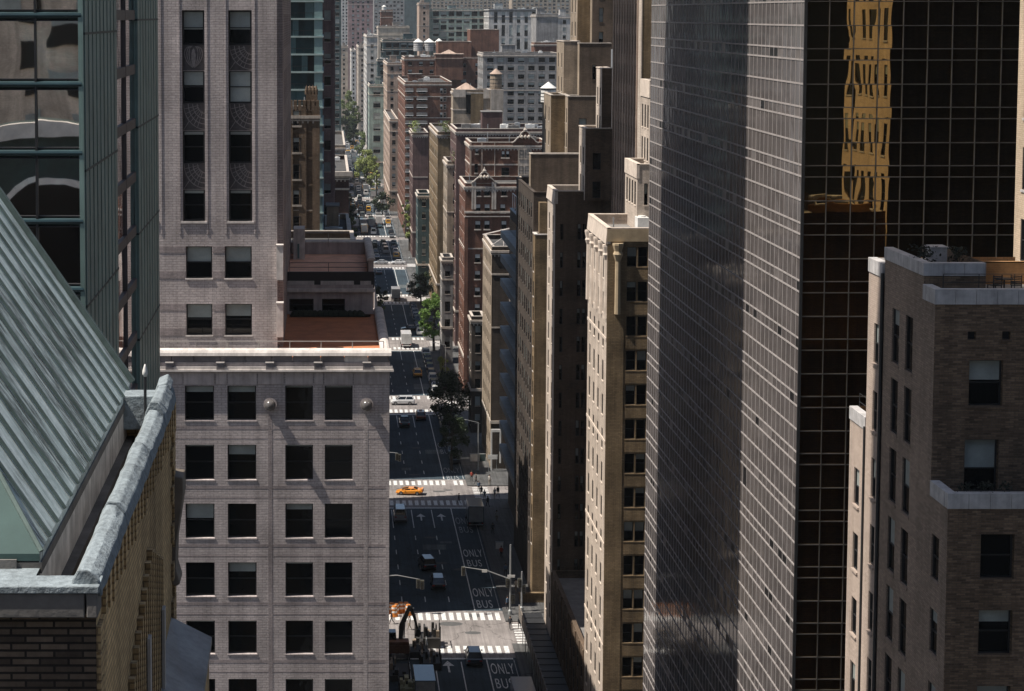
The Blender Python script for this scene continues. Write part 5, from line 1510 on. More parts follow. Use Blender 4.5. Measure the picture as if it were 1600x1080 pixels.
# slender avenue fronts
rt, xa, xb, zt = sidecity('purple_brick_slab', 'blank purple brick party wall with a bushy roof corner', 640, 645, 669, 207, 690, M['purple'], None, FS, n=2, bulk=False)
rt, xa, xb, zt = sidecity('balcony_brick_tower', 'dark red brick tower with white balconies stacked at its corner', 622, 633, 706, 128, 762, M['red'], None, (4.0, 1.4, 3.3, 1.7), n=3)
X7 = lambda px: xat(px, 762, 70); Z7 = lambda py: zat(py, 762)
q = MB(); q2 = MB()
for k in range(26):
    py = 134 + k * 12.6
    for a, b in ((633.5, 646), (651, 668)):
        q.box(X7(a), X7(b), 760.4, 762, Z7(py + 9), Z7(py + 8)); q2.box(X7(a), X7(b), 760.4, 760.5, Z7(py + 8), Z7(py + 4))
q.build('balcony_slab', M_white, rt); q2.build('balustrade', M_roofgrey, rt)
jobs = [('F', 761.95, X7(a), X7(b), Z7(py + 8), Z7(py)) for py in [138 + k * 12.6 for k in range(12)] for a, b in ((688, 692), (693.5, 697.5), (653, 666), (635, 645))]
windows(rt, jobs, (M_framel, M_glass, M_blindw), 1, (0, .4), 0, 100)
sidecity('peach_cornice_building', 'peach stone avenue building with a heavy cornice left of the balcony tower', 600, 609, 622, 186, 852, M['peach'], (3.5, 1.4, 3.4, 1.9), FS, n=2)
sidecity('turreted_peach_building', 'peach brick building with a battlemented top beyond the cornice building', 599, 605, 634, 98, 960, M['peach'], (4, 1.4, 3.4, 1.9), FS, n=4)
rt, *_ = city('stepped_brick_complex', 'broad dark red brick complex with a pyramid roofed bulkhead under the three water tanks', 632, 700, 89, 880, 30, M['red'], (4.5, 1.6, 3.3, 1.6), (4.5, 1.6, 3.3, 1.6), 'L', n=5, bulk=False)
for (a, b, t_, Y) in ((685, 737, 65, 905), (735, 780, 46, 915), (690, 760, 91, 882)):
    mb = MB(); jobs = []
    xa, xb, zt = xat(a, Y), xat(b, Y), zat(t_, Y); block(mb, xa, xb, Y, Y + 20, 0, zt, grid(xa, xb, 40, zt, 6, 2.2, 3.4, 1.6) if t_ > 80 else (), (), 'L', .9, .2, 0, 1, 2, 0, jobs)
    mb.build('rear_wing', [M['red'], M_roofgrey, M['stone']], rt)
    if jobs: windows(rt, jobs, None, 0, BL, .2, 40)
mb = MB(); Y = 878; xa, xb = xat(681, Y), xat(724, Y)
mb.box(xa, xb, Y, Y + 10, zat(125, Y), zat(92, Y), 0); mb.box(xa - .4, xb + .4, Y - .4, Y + 10.4, zat(92, Y), zat(90.5, Y), 1); mb.box(xa, xb, Y, Y + 10, zat(90.5, Y), zat(85.5, Y), 0); mb.box(xa - .4, xb + .4, Y - .4, Y + 10.4, zat(85.5, Y), zat(84, Y), 1)
mb.hexa([(xat(690, Y), Y, zat(84, Y)), (xat(714, Y), Y, zat(84, Y)), (xat(714, Y), Y + 8, zat(84, Y)), (xat(690, Y), Y + 8, zat(84, Y))], [(xat(702, Y), Y + 4, zat(78, Y)), (xat(703, Y), Y + 4, zat(78, Y)), (xat(703, Y), Y + 4.2, zat(78, Y)), (xat(702, Y), Y + 4.2, zat(78, Y))], 1)
mb.build('pyramid_bulkhead', [M['red'], M['peach']], rt)
city('grey_windowed_block', 'wide grey apartment block with regular square dark windows above the gables', 755, 874, 83, 768, 28, M['grey'], (3.75, 2.3, 3.05, 1.75), (4, 1.6, 3.05, 1.7), 'L', n=6, detail=1)
city('brick_backed_roof', 'reddish low roof block just behind the grey windowed block', 835, 875, 66, 800, 12, M['red'], None, None, 'L', n=3, bulk=False)
city('plain_grey_block', 'plain grey windowless block on the skyline left of the tan tower', 838, 872, 22, 960, 25, M['grey'], None, None, 'L', n=3, bulk=True)
city('small_white_block', 'small white block with paired windows beside the plain grey block', 868, 896, 25, 1000, 25, M['white'], (5, 1.6, 3.5, 1.9), None, 'L', n=2)
city('white_gridded_building', 'large pale green grey building with a white framed window grid on the skyline', 671, 764, 14, 1260, 60, M['mint'], (4.6, 3.4, 4.0, 2.8), FS, 'L', n=8)
city('pilaster_white_building', 'white skyline building with tall dark window strips under a dark roof', 764, 845, 14, 1220, 40, M['white'], (4.4, 2.0, 7.6, 6.2), FS, 'L', n=8, roofm=M['teal'], copm=M_steel_dark)
city('slim_tan_building', 'slim tan and brick building at the left end of the white gridded building', 655, 671, 4, 1240, 30, M['peach'], (3.2, 1.3, 3.4, 1.8), None, 'L', n=2)
city('pinkish_brick_block', 'pinkish beige blank block with small brick penthouses on the skyline', 591, 640, 41, 1330, 40, M['pale'], None, None, 'L', n=6, bulk=True)
city('brick_penthouse_block', 'small red brick penthouse above the pinkish beige block', 595, 614, 15, 1375, 15, M['red'], None, None, 'L', n=1, bulk=False)
city('dark_green_glass_block', 'dark green glassy block below the three water tanks', 598, 652, 62, 1120, 40, M['teal'], (4, 3, 4, 2.4), FS, 'L', n=6)
city('stepped_dark_green_block', 'smaller dark green block stepping down before the larger one', 590, 606, 92, 1090, 20, M['teal'], (4, 2.4, 4, 2.2), FS, 'L', n=2)
sidecity('mint_grey_building', 'small mint grey avenue building with dark triple windows', 574, 577, 601, 132, 1020, M['mint'], (5, 3.4, 5.5, 3.0), FS, n=2)
sidecity('white_balcony_front', 'narrow white balcony stacked avenue front in the distance', 565, 573, 590, 55, 1130, M['white'], (3.5, 1.6, 3.2, 1.7), (2.5, 1.2, 3.1, 1.6), n=2)
sidecity('pale_far_front', 'pale slender far avenue front with dark vertical strips', 553, 560, 572, 72, 1420, M['pale'], (3, 1.3, 3.4, 1.8), FS, n=2)
sidecity('cream_far_front', 'cream slender far avenue building left of the pale one', 543, 549, 556, 78, 1620, M['white'], (3, 1.3, 3.4, 1.8), FS, n=1)
city('rose_tower', 'rose grey apartment tower with a red crown on the hazy skyline', 544, 583, -2, 1900, 40, brick('brick_rosegrey', (.34,.22,.22), (.3,.2,.2), (.28,.2,.2)), (4.5, 2.0, 4.0, 2.2), FS, 'L', n=2)
city('far_teal_tower', 'hazy teal glass tower left of the avenue end', 521, 533, -10, 1050, 30, M['teal'], (3, 2, 3.6, 2), (3, 2, 3.6, 2), 'R', n=2)
city('far_white_slab', 'pale dotted slab between the teal tower and the avenue trees', 531, 544, 72, 1500, 30, M['pale'], (3.2, 1.4, 3.4, 1.8), FS, 'R', n=1)
city('pale_skyscraper', 'very pale hazy skyscraper left of the rose tower', 528, 545, -60, 2600, 40, M['white'], (4, 2, 4, 2.4), None, 'L', n=1)
city('hazy_gridded_tower', 'pale gridded tower fading into haze above the pinkish block', 584, 632, -30, 2300, 40, M['grey'], (4, 2.6, 4, 2.4), None, 'L', n=1)
city('hazy_teal_tower', 'hazy blue green tower right of the pale gridded tower', 632, 673, -30, 2500, 40, M['teal'], None, None, 'L', n=1)
city('far_right_tower', 'tan tower on the skyline behind the plain grey block', 800, 905, -30, 2400, 40, M['tan'], (5, 3, 4, 2.4), None, 'L', n=1)
city('far_middle_tower', 'tan tower on the skyline above the white gridded building', 668, 800, -24, 2700, 40, M['tan'], (5, 3, 4, 2.4), None, 'L', n=1)
city('avenue_end_block', 'brownish block closing the far end of the avenue', 470, 560, 60, 2750, 40, M['peach'], (5, 2.4, 4, 2.4), None, 'L', n=1)
# ================================================================== THE STREET
M_tyre = plain('tyre_rubber', (.015,.015,.016), .8, .2)
M_hub = plain('hub_metal', (.35,.35,.36), .35, .2, metal=.8)
M_car_glass = glass('car_glass', (.01,.012,.014), .05, .02, 1.0, spec=.6)
M_tail = plain('tail_lamp_red', (.35,.01,.01), .3, .1)
M_headl = plain('head_lamp', (.6,.6,.58), .2, .1)
M_trim = plain('car_black_trim', (.02,.02,.022), .5, .2)
def paint(key, c): return plain('car_paint_' + key, c, .28, .06, 2, coat=.8, spec=.5)
PAINT = dict(black=paint('black', (.012,.013,.016)), dark=paint('dark_blue', (.02,.028,.04)), teal=paint('teal', (.05,.085,.095)), white=paint('white', (.62,.62,.61)), silver=paint('silver', (.32,.33,.34)), grey=paint('grey', (.12,.125,.13)), orange=paint('orange', (.72,.27,.025)), taxi=paint('taxi_yellow', (.70,.36,.03)), red=paint('red', (.3,.03,.02)), maroon=paint('rust', (.28,.09,.03)))
DIM = dict(sedan=(4.8,1.85,1.46), suv=(4.9,1.98,1.82), sports=(4.5,2.0,1.16), van=(5.6,2.05,2.3), pickup=(5.6,2.0,1.85))
def lpart(mb, name, mats, parent, smooth=False, bevel=0):
    o = mb.build(name, mats, None, smooth, bevel); o.parent = parent; return o
def wheel(parent, x, y, r, w=.22):
    o = MB()
    o.tube((x - w/2, y, r), (x + w/2, y, r), r, n=16, m=0); s = 1 if x > 0 else -1
    o.tube((x + s*w/2, y, r), (x + s*(w/2 + .015), y, r), r*.62, n=12, m=1)
    return lpart(o, 'wheel', [M_tyre, M_hub], parent)
def vehicle(kind, pk, label, px, py, rz=0, group=None, name=None, p=None, simple=False, taxi=False):
    """forward is +Y; rz turns it; (px, py) is where the middle of its footprint touches the road"""
    p = p or at(px, py, Z=.02)
    t = thing(name or {'suv': 'suv', 'sedan': 'sedan', 'sports': 'sports_car', 'van': 'van', 'pickup': 'pickup_truck', 'truck': 'box_truck', 'bus': 'bus'}[kind], label, 'taxi' if taxi else {'suv': 'car', 'sedan': 'car', 'sports': 'car', 'van': 'van', 'pickup': 'pickup truck', 'truck': 'truck', 'bus': 'bus'}[kind], p, group)
    t.rotation_euler = (0, 0, R(rz))
    pm = PAINT[pk]
    if kind in ('truck', 'bus'):
        L, Wd, H = (8.2, 2.45, 3.5) if kind == 'truck' else (12, 2.55, 3.1)
        b = MB()
        if kind == 'truck':
            b.box(-Wd/2, Wd/2, -L/2, L/2 - 2.1, .95, H); lpart(b, 'cargo_box', [pm], t, bevel=.05)
            b = MB(); b.box(-Wd/2 + .1, Wd/2 - .1, -L/2 - .02, -L/2 + .0, 1.05, H - .12); b.box(-.02, .02, -L/2 - .04, -L/2 - .02, 1.05, H - .12); b.box(-1.1, 1.1, -L/2 - .15, -L/2 - .02, .55, .68); lpart(b, 'rear_door', [M_white if pk == 'white' else M_metal], t)
            b = MB(); b.loft([[(-1.05, L/2 - 2.05, .5), (1.05, L/2 - 2.05, .5), (1.05, L/2 - 2.05, 2.6), (-1.05, L/2 - 2.05, 2.6)], [(-1.05, L/2 - .9, .5), (1.05, L/2 - .9, .5), (1.0, L/2 - .9, 2.5), (-1.0, L/2 - .9, 2.5)], [(-1.0, L/2, .5), (1.0, L/2, .5), (.98, L/2, 1.4), (-.98, L/2, 1.4)]]); lpart(b, 'cab', [pm], t, bevel=.06)
            b = MB(); b.box(-.4, .4, -L/2 + .3, L/2 - .5, .55, .95); lpart(b, 'chassis', [M_trim], t)
        else:
            b.box(-Wd/2, Wd/2, -L/2, L/2, .35, H); lpart(b, 'body', [pm], t, bevel=.12)
            b = MB()
            for s in (-1, 1): b.box(s*Wd/2 - .01, s*Wd/2 + .01, -L/2 + .4, L/2 - .4, 1.4, 2.5)
            b.box(-1.1, 1.1, -L/2 - .012, -L/2 + .01, 1.7, 2.6); b.box(-1.15, 1.15, L/2 - .01, L/2 + .012, 1.1, 2.7); lpart(b, 'window_band', [M_car_glass], t)
            b = MB(); b.box(-.9, .9, -3.5, -1.5, H, H + .28); b.box(-.8, .8, 1, 2.6, H, H + .22); lpart(b, 'roof_unit', [M_roofgrey], t, bevel=.05)
        for yy in (-L/2 + 1.6, L/2 - 1.5):
            for s in (-1, 1): wheel(t, s * (Wd/2 - .14), yy, .5, .28)
        for s in (-1, 1):
            b = MB(); b.box(s*1.0 - .12, s*1.0 + .12, -L/2 - .05, -L/2 - .01, .75, .92); lpart(b, 'tail_light', [M_tail], t)
        return t
    L, Wd, H = DIM[kind]; w = Wd / 2; h0 = .24
    if kind == 'sports': prof = [(-L/2, .5, .80), (-L/2 + .5, .30, .92), (-.6, .22, .90), (.9, .22, .78), (L/2 - .6, .22, .62), (L/2, .30, .46)]
    elif kind == 'sedan': prof = [(-L/2, .42, .82), (-L/2 + .35, .26, 1.0), (-.9, .24, 1.0), (.9, .24, .98), (L/2 - .5, .26, .82), (L/2, .36, .66)]
    elif kind == 'pickup': prof = [(-L/2, .5, 1.05), (-L/2 + .1, .4, 1.12), (-.4, .36, 1.12), (1.2, .36, 1.14), (L/2 - .35, .38, 1.08), (L/2, .45, .9)]
    elif kind == 'van': prof = [(-L/2, .4, 1.25), (-L/2 + .2, .3, 1.35), (-.6, .28, 1.35), (1.6, .28, 1.3), (L/2 - .45, .3, 1.05), (L/2, .4, .8)]
    else: prof = [(-L/2, .45, 1.0), (-L/2 + .25, .32, 1.16), (-.8, .3, 1.16), (1.0, .3, 1.14), (L/2 - .45, .32, 1.0), (L/2, .42, .82)]
    rings = []
    for i, (y, za, zb) in enumerate(prof):
        ww = w * (.9 if i in (0, len(prof)-1) else 1.0)
        rings.append([(-ww*.9, y, za), (-ww, y, za + .14), (-ww, y, zb - .16), (-ww*.9, y, zb), (ww*.9, y, zb), (ww, y, zb - .16), (ww, y, za + .14), (ww*.9, y, za)])
    b = MB(); b.loft(rings)
    C = dict(sports=(-1.5, 1.25, -.75, .15), sedan=(-1.75, 1.15, -1.05, .45), suv=(-2.3, 1.35, -2.0, .6), van=(-2.7, 2.0, -2.6, 1.15), pickup=(-.5, 1.5, -.25, .75))[kind]
    zb = {'sports': .86, 'sedan': .97, 'suv': 1.12, 'van': 1.3, 'pickup': 1.1}[kind]
    g = MB(); y0, y1, ya, yb = C
    base = [(-w*.9, y0, zb), (w*.9, y0, zb), (w*.86, y1, zb - .02), (-w*.86, y1, zb - .02)]; top = [(-w*.72, ya, H - .04), (w*.72, ya, H - .04), (w*.7, yb, H - .06), (-w*.7, yb, H - .06)]
    g.hexa(base, top)
    # roof skin and pillars
    b.hexa([(x*1.03, y, z - .02) for x, y, z in top], [(x*.93, y*.96, H) for x, y, z in top])
    for i in range(4): b.bar(base[i], top[i], .11, .11)
    ymid = (y0 + y1) / 2 - .1; 
    for s in (-1, 1): b.bar((s*w*.885, ymid, zb), (s*w*.725, (ya + yb)/2 - .1, H - .04), .1, .06)
    if kind in ('van',): 
        for s in (-1, 1): b.hexa([(s*w*.905, y0 + .05, zb), (s*w*.905, ymid + .5, zb), (s*w*.86, ymid + .5, zb), (s*w*.86, y0 + .05, zb)], [(s*w*.735, ya + .05, H - .05), (s*w*.735, .3, H - .05), (s*w*.69, .3, H - .05), (s*w*.69, ya + .05, H - .05)])
    if kind == 'pickup': b.box(-w*.8, w*.8, -L/2 + .12, -.55, 1.02, 1.13, 1)
    lpart(b, 'body', [pm, M_trim], t)
    lpart(g, 'window_glass', [M_car_glass], t)
    if simple: return t
    r = .33 if kind in ('sedan', 'sports') else .38
    for yy in (-L*.3, L*.3):
        for s in (-1, 1): wheel(t, s * (w - .1), yy, r)
    for s in (-1, 1):
        b = MB(); b.box(s*w*.74 - .16, s*w*.74 + .16, -L/2 - .02, -L/2 + .12, prof[0][2] - .24, prof[0][2] - .08); lpart(b, 'tail_light', [M_tail], t)
        b = MB(); b.box(s*w*.7 - .17, s*w*.7 + .17, L/2 - .1, L/2 + .02, prof[-1][2] - .2, prof[-1][2] - .08); lpart(b, 'headlight', [M_headl], t)
        b = MB(); b.box(s*w + (0 if s > 0 else -.16), s*w + (.16 if s > 0 else 0), y1 - .55, y1 - .4, zb, zb + .14); lpart(b, 'wing_mirror', [pm], t)
    b = MB(); b.box(-w*.86, w*.86, -L/2 - .05, -L/2 + .1, prof[0][1], prof[0][1] + .16); lpart(b, 'bumper', [M_trim], t)
    if kind == 'suv' and pk == 'white':
        b = MB()
        for s in (-1, 1): b.box(s*w*.62 - .03, s*w*.62 + .03, -1.8, .5, H, H + .06)
        lpart(b, 'roof_rack', [M_trim], t)
    if taxi:
        b = MB(); b.box(-.3, .3, -.5, -.25, H, H + .2); lpart(b, 'roof_sign', [M_white], t, bevel=.03)
    if kind == 'sports':
        b = MB(); b.box(-w*.9, w*.9, -L/2, -L/2 + .3, 1.02, 1.06); b.box(-.7, -.64, -L/2 + .1, -L/2 + .2, .85, 1.03); b.box(.64, .7, -L/2 + .1, -L/2 + .2, .85, 1.03); lpart(b, 'rear_wing', [pm], t)
    return t
G_av = 'vehicles driving down the avenue'
vehicle('suv', 'dark', 'dark blue car waiting alone at the nearest stop line', 740, 1034)
vehicle('truck', 'silver', 'pale grey roofed truck in the bus lane cut by the bottom edge', 0, 0, p=Vector((22.55, 236.6, .02)))
vehicle('suv', 'black', 'black SUV leading the dark pair past the nearest crossing, windscreen catching sky', 667, 887, 8)
vehicle('suv', 'black', 'boxy black SUV following close behind in the dark pair', 684, 917)
vehicle('truck', 'teal', 'blue grey box truck standing in the bus lane after the orange car', 741, 816)
vehicle('van', 'silver', 'grey delivery van in the left lane just after the orange car crossing', 625, 812)
vehicle('sports', 'orange', 'low orange sports car turning across the sunlit crossing', 640, 772, 82)
vehicle('suv', 'white', 'white SUV crossing the avenue sideways beside the pink building corner', 629, 632, 90)
vehicle('suv', 'maroon', 'rust orange cab seen from behind just below the white SUV crossing', 657, 655, 0, taxi=True)
vehicle('pickup', 'teal', 'teal pickup in the left lane just below the white SUV crossing', 632, 665)
vehicle('suv', 'taxi', 'yellow cab alone on the bus lane line near a sunlit patch', 652, 588, taxi=True)
vehicle('truck', 'white', 'white box truck in the middle lane near the bright green tree', 634, 540)
vehicle('sedan', 'black', 'black sedan crossing sideways beside the bright green tree', 641, 517, 90)
vehicle('sedan', 'white', 'white sedan crossing just right of the black sedan by the green tree', 668, 520, 90)
vehicle('truck', 'silver', 'silver box truck in the dim stretch beyond the bright green tree', 618, 468)
vehicle('van', 'silver', 'pale van parked under the dark trees at the right kerb', 640, 455)
vehicle('sedan', 'silver', 'silver sedan crossing sideways behind the paved terrace corner', 595, 413, 90)
vehicle('sedan', 'white', 'white sedan crossing sideways one street beyond the dark trees', 622, 413, 90)
vehicle('sedan', 'grey', 'grey sedan just below the far white sedans', 592, 428)
vehicle('sedan', 'white', 'pale parked sedan at the right kerb above the big dark tree', 680, 606)
pk = random.Random(5); cn = dict(black='black', grey='grey', silver='silver', white='white', dark='dark blue', teal='teal')
for blk, (ya, yb2, where) in enumerate(((372, 416, 'before the big dark tree'), (441, 492, 'before the bright green tree'), (523, 572, 'beyond the bright green tree'))):
    y = ya; i = 0
    while y < yb2:
        c = pk.choice(list(cn)); kd = pk.choice(('sedan', 'suv', 'suv', 'van')); i += 1
        vehicle(kd, c, 'parked %s %s, number %d from the viewer in the %s' % (cn[c], kd.replace('suv', 'SUV'), i, where) if False else '%s %s parked %s in the right kerb row %s' % (cn[c], kd.replace('suv', 'SUV'), ('nearest', 'second', 'third', 'fourth', 'fifth', 'sixth', 'seventh', 'eighth')[min(i - 1, 7)], where), 0, 0, 0, 'cars parked along the right kerb', p=Vector((22.55 + skew(y), y, .02)), simple=True); y += pk.uniform(5.8, 8.2)
# the far jam: many small vehicles, nearest rows first
rg = random.Random(17)
cw = {'white': 'white', 'silver': 'silver', 'grey': 'grey', 'black': 'black', 'taxi': 'yellow', 'teal': 'teal', 'red': 'red'}
seen = set(); lanes = [9.0, 11.9, 15.1, 18.3, 21.7]
lname = ['leftmost', 'second', 'middle', 'fourth', 'bus']
y = 690
row = 0
while y < 1350:
    row += 1
    for li, lx in enumerate(lanes):
        if rg.random() > (.62 if y < 800 else .86): continue
        yy = y + rg.uniform(-2.5, 2.5); k = int((yy - ck(0)) / 80.3 + .5)
        if abs(yy - ck(k)) < 9 and rg.random() < .6: continue
        kd = rg.choice(('sedan', 'suv', 'suv', 'van', 'truck') if y > 760 else ('sedan', 'suv', 'van')); c = rg.choice(('white', 'white', 'silver', 'silver', 'grey', 'black', 'taxi', 'teal'))
        vehicle(kd, c, 'small %s %s far down the avenue in row %d of the jam, %s lane' % (cw[c], kd.replace('suv', 'SUV'), row, lname[li]), 0, 0, 0, 'far vehicles in the avenue jam', p=Vector((lx + skew(yy) + rg.uniform(-.3, .3), yy, .02)), simple=y > 700)
    y += 12.5 if y < 900 else 15
# ------------------------------------------------------------------ traffic lights and poles
M_pole = plain('pole_grey', (.33,.34,.34), .45, .25, 2, metal=.4)
M_sig = plain('signal_yellow', (.05,.045,.025), .5, .3)
def signal(t, x, y, z, ry=0):
    q = MB(); q.box(x - .2, x + .2, y - .16, y + .16, z - 1.1, z, 0)
    for k in range(3): q.tube((x, y - .16, z - .2 - k*.34), (x, y - .30, z - .2 - k*.34), .13, n=8, m=1); 
    q.box(x - .26, x + .26, y + .16, y + .19, z - 1.2, z + .1, 2)
    o = q.build('signal_head', [M_sig, M_trim, M_pole], t); return o
def lamp_arm(label, base, h, arms, heads, extra=(), mid=None, cat='traffic light', name='traffic_light'):
    t = thing(name, label, cat, base); x, y, z = base
    q = MB(); q.lathe((x, y, z), [(.28, 0), (.28, .5), (.14, .7), (.11, h)], 10); q.build('pole', M_pole, t)
    for (p0, p1) in arms:
        q = MB(); p0 = Vector(p0); p1 = Vector(p1); pm = p0.lerp(p1, .5) + Vector((0, 0, .35))
        q.tube(p0, pm, .08, .07, 8); q.tube(pm, p1, .07, .05, 8); q.build('mast_arm', M_pole, t)
    for hd in heads: signal(t, *hd)
    for (a, b, c, w, hh) in extra:
        q = MB(); q.box(a - w/2, a + w/2, b - .05, b, c, c + hh); q.build('sign_plate', M_white, t)
    return t
b0 = at(797, 960, Z=.15); yb_ = b0.y
hz = lambda px, py: at(px, py, Y=yb_)
tip = hz(724, 886); root_ = hz(797, 905)
lamp_arm('tall grey traffic pole with a long mast arm over the bus lane', (b0.x, b0.y, .15), hz(797, 851).z - .15, [(root_, tip)], [(tip.x, tip.y, tip.z - .05), (b0.x - .35, b0.y, hz(797, 905).z), (b0.x + .4, b0.y, hz(797, 930).z)],
    [(b0.x + .1, b0.y - .15, hz(797, 902).z, 1.0, .35), (hz(757, 893).x, b0.y - .1, hz(757, 893).z - .1, .7, .4)])
b1 = at(815, 955, Z=.15)
lamp_arm('second grey signal pole nearer the shed beside the tall traffic pole', (b1.x, b1.y, .15), at(815, 893, Y=b1.y).z - .15, [], [(b1.x - .3, b1.y, at(815, 905, Y=b1.y).z), (b1.x + .3, b1.y, at(815, 915, Y=b1.y).z)])
b2 = Vector((6.6, at(652, 905, Y=276).y, .15)); tp = at(654, 905, Y=276); rt_ = Vector((6.6, 276, at(606, 901, Y=276).z))
lamp_arm('traffic light arm reaching in from the left at the nearest crossing', (6.6, 276, .15), rt_.z + .3, [(rt_, tp)], [(tp.x - .05, 276, tp.z - .1), (tp.x + .5, 276, tp.z - .25)])
tp = at(621, 708, Y=356.5); rt_ = Vector((6.9, 356.5, tp.z - .2))
lamp_arm('traffic light arm reaching in from the left above the orange car', (6.9, 356.5, .15), rt_.z + .3, [(rt_, tp)], [(tp.x - .1, 356.5, tp.z - .1), (tp.x + .35, 356.5, tp.z - .3)])
for (px0, px1, pya, pyb, Y, lb) in ((627, 667, 475, 482, 598, 'far mast arm pole beyond the bright green tree'), (640, 572, 404, 402, 684, 'far mast arm pole whose thin arm crosses the whole avenue'), (652, 612, 358, 360, 764, 'far mast arm pole past the thin crossing arm')):
    x0 = xat(px0, Y, 6); a_ = at(px0, pya, Y=Y); b_ = at(px1, pyb, Y=Y)
    lamp_arm(lb, (x0, Y, .15), a_.z + .4, [(a_, b_)], [(b_.x, b_.y, b_.z)])
def street_lamp(px, py, h, label):
    p = at(px, py, Z=.15); t = thing('street_lamp', label, 'street lamp', p)
    q = MB(); q.lathe(p, [(.2, 0), (.12, .8), (.08, h)], 8); q.build('pole', M_pole, t)
    q = MB(); q.tube(p + Vector((0,0,h)), p + Vector((-2.2, 0, h + .5)), .05, n=6); q.build('arm', M_pole, t)
    q = MB(); q.box(p.x - 2.9, p.x - 2.1, p.y - .15, p.y + .15, p.z + h + .42, p.z + h + .56); q.build('lamp_head', M_metal, t)
street_lamp(747, 735, 8.5, 'slim street lamp beside the shop awnings on the right pavement')
street_lamp(622, 372, 9, 'slim street lamp far down on the right pavement by the pale trees')
street_lamp(696, 600, 8.5, 'slim street lamp among the small pale trees on the right pavement')
# ------------------------------------------------------------------ corner shed, hoarding, signs and awnings
root = thing('pavement_shed', 'long dark scaffold shed roof over the right pavement at the bottom', 'scaffold', (26, 240, .15))
mb = MB(); mb.box(24.6, 27.4, 205, 263, 3.6, 3.95)
for i in range(24): mb.box(24.6, 27.4, 205.5 + i*2.4, 205.62 + i*2.4, 3.95, 4.02)
mb.build('deck', M_steel_dark, root)
mb = MB(); mb.box(24.5, 24.62, 205, 263, 3.5, 5.0, 0)
for i in range(25): mb.box(24.46, 24.66, 205.2 + i*2.4, 205.32 + i*2.4, 3.5, 5.08, 1)
mb.build('parapet_board', [plain('shed_board', (.2,.17,.145), .8, .4, 1.0, streak=.4), M_pole], root)
for i in range(16):
    for x in (24.9, 27.1): mb = MB(); mb.tube((x, 206 + i*3.7, .15), (x, 206 + i*3.7, 3.6), .05, n=6); mb.build('scaffold_pole', M_pole, root)
    mb = MB(); mb.tube((24.9, 206 + i*3.7, .4), (24.9, min(262, 209.7 + i*3.7), 3.4), .03, n=5); mb.build('brace', M_pole, root)
mb = MB(); wl = at(822, 950, Z=.15); mb.box(26.3, 34, 281.2, 281.6, .15, 1.35); mb.box(26.2, 34, 281.1, 281.7, 1.35, 1.5); 
tag(mb.build('corner_wall', M['gold']), 'low tan wall on the far side of the cross street at right', 'wall')
def signbox(label, px0, px1, py0, py1, Y, m, nm='shop_sign', cat='sign', d=.3):
    a, b = at(px0, py0, Y=Y), at(px1, py1, Y=Y); t = thing(nm, label, cat, ((a.x+b.x)/2, Y, b.z))
    q = MB(); q.box(a.x, b.x, Y, Y + d, b.z, a.z); q.build('panel', m, t, bevel=.03)
    q = MB(); q.box(a.x - .08, b.x + .08, Y + .02, Y + d - .02, a.z, a.z + .1); q.box(a.x - .08, a.x, Y + .02, Y + d - .02, b.z, a.z); q.box(b.x, b.x + .08, Y + .02, Y + d - .02, b.z, a.z)
    for x in (a.x + .1, b.x - .1): q.tube((x, Y + d/2, b.z - 2.6), (x, Y + d/2, b.z), .05, n=6)
    q.build('sign_frame', M_pole, t)
signbox('white panelled sign board above the right pavement near the awnings', 735, 748, 710, 722, 372, M_white)
signbox('teal grey sign board next to the white panelled board', 750, 758, 710, 723, 372.2, M['teal'])
signbox('lit white hanging sign on the brown corner column', 763, 777, 712, 718, 363, M_white)
signbox('small white sign board on the shaded right pavement above the traffic pole', 775, 786, 848, 858, 306, M_white)
M_red = plain('red_awning', (.4,.05,.035), .7, .3)
for i, (px, py, w) in enumerate(((735, 733, 1.5), (740, 741, 1.2))):
    p = at(px, py, Y=370 - i*2); t = thing('red_umbrella', ('upper' if i == 0 else 'lower') + ' red street vendor umbrella on the right pavement', 'umbrella', (p.x, p.y, .15), 'red umbrellas by the corner')
    q = MB(); q.lathe((p.x, p.y, p.z - .3), [(w, 0), (w*.6, .35), (.05, .6)], 8); q.build('canopy', M_red, t)
    q = MB(); q.tube((p.x, p.y, .15), (p.x, p.y, p.z + .3), .04, n=6); q.build('pole', M_pole, t)
# pale door frame on the dark block's corner
root = thing('corner_portal', 'slim white portal frame against the brown corner column', 'frame', (at(773, 700, Y=366).x, 366, .15))
mb = MB(); a, b = at(767, 671, Y=364), at(783, 671, Y=364)
mb.box(a.x, a.x + .25, 364, 364.3, .15, a.z); mb.box(b.x - .25, b.x, 364, 364.3, a.z - 6, a.z); mb.box(a.x + .25, b.x - .25, 364, 364.3, a.z - .5, a.z); mb.build('frame', M_white, root)
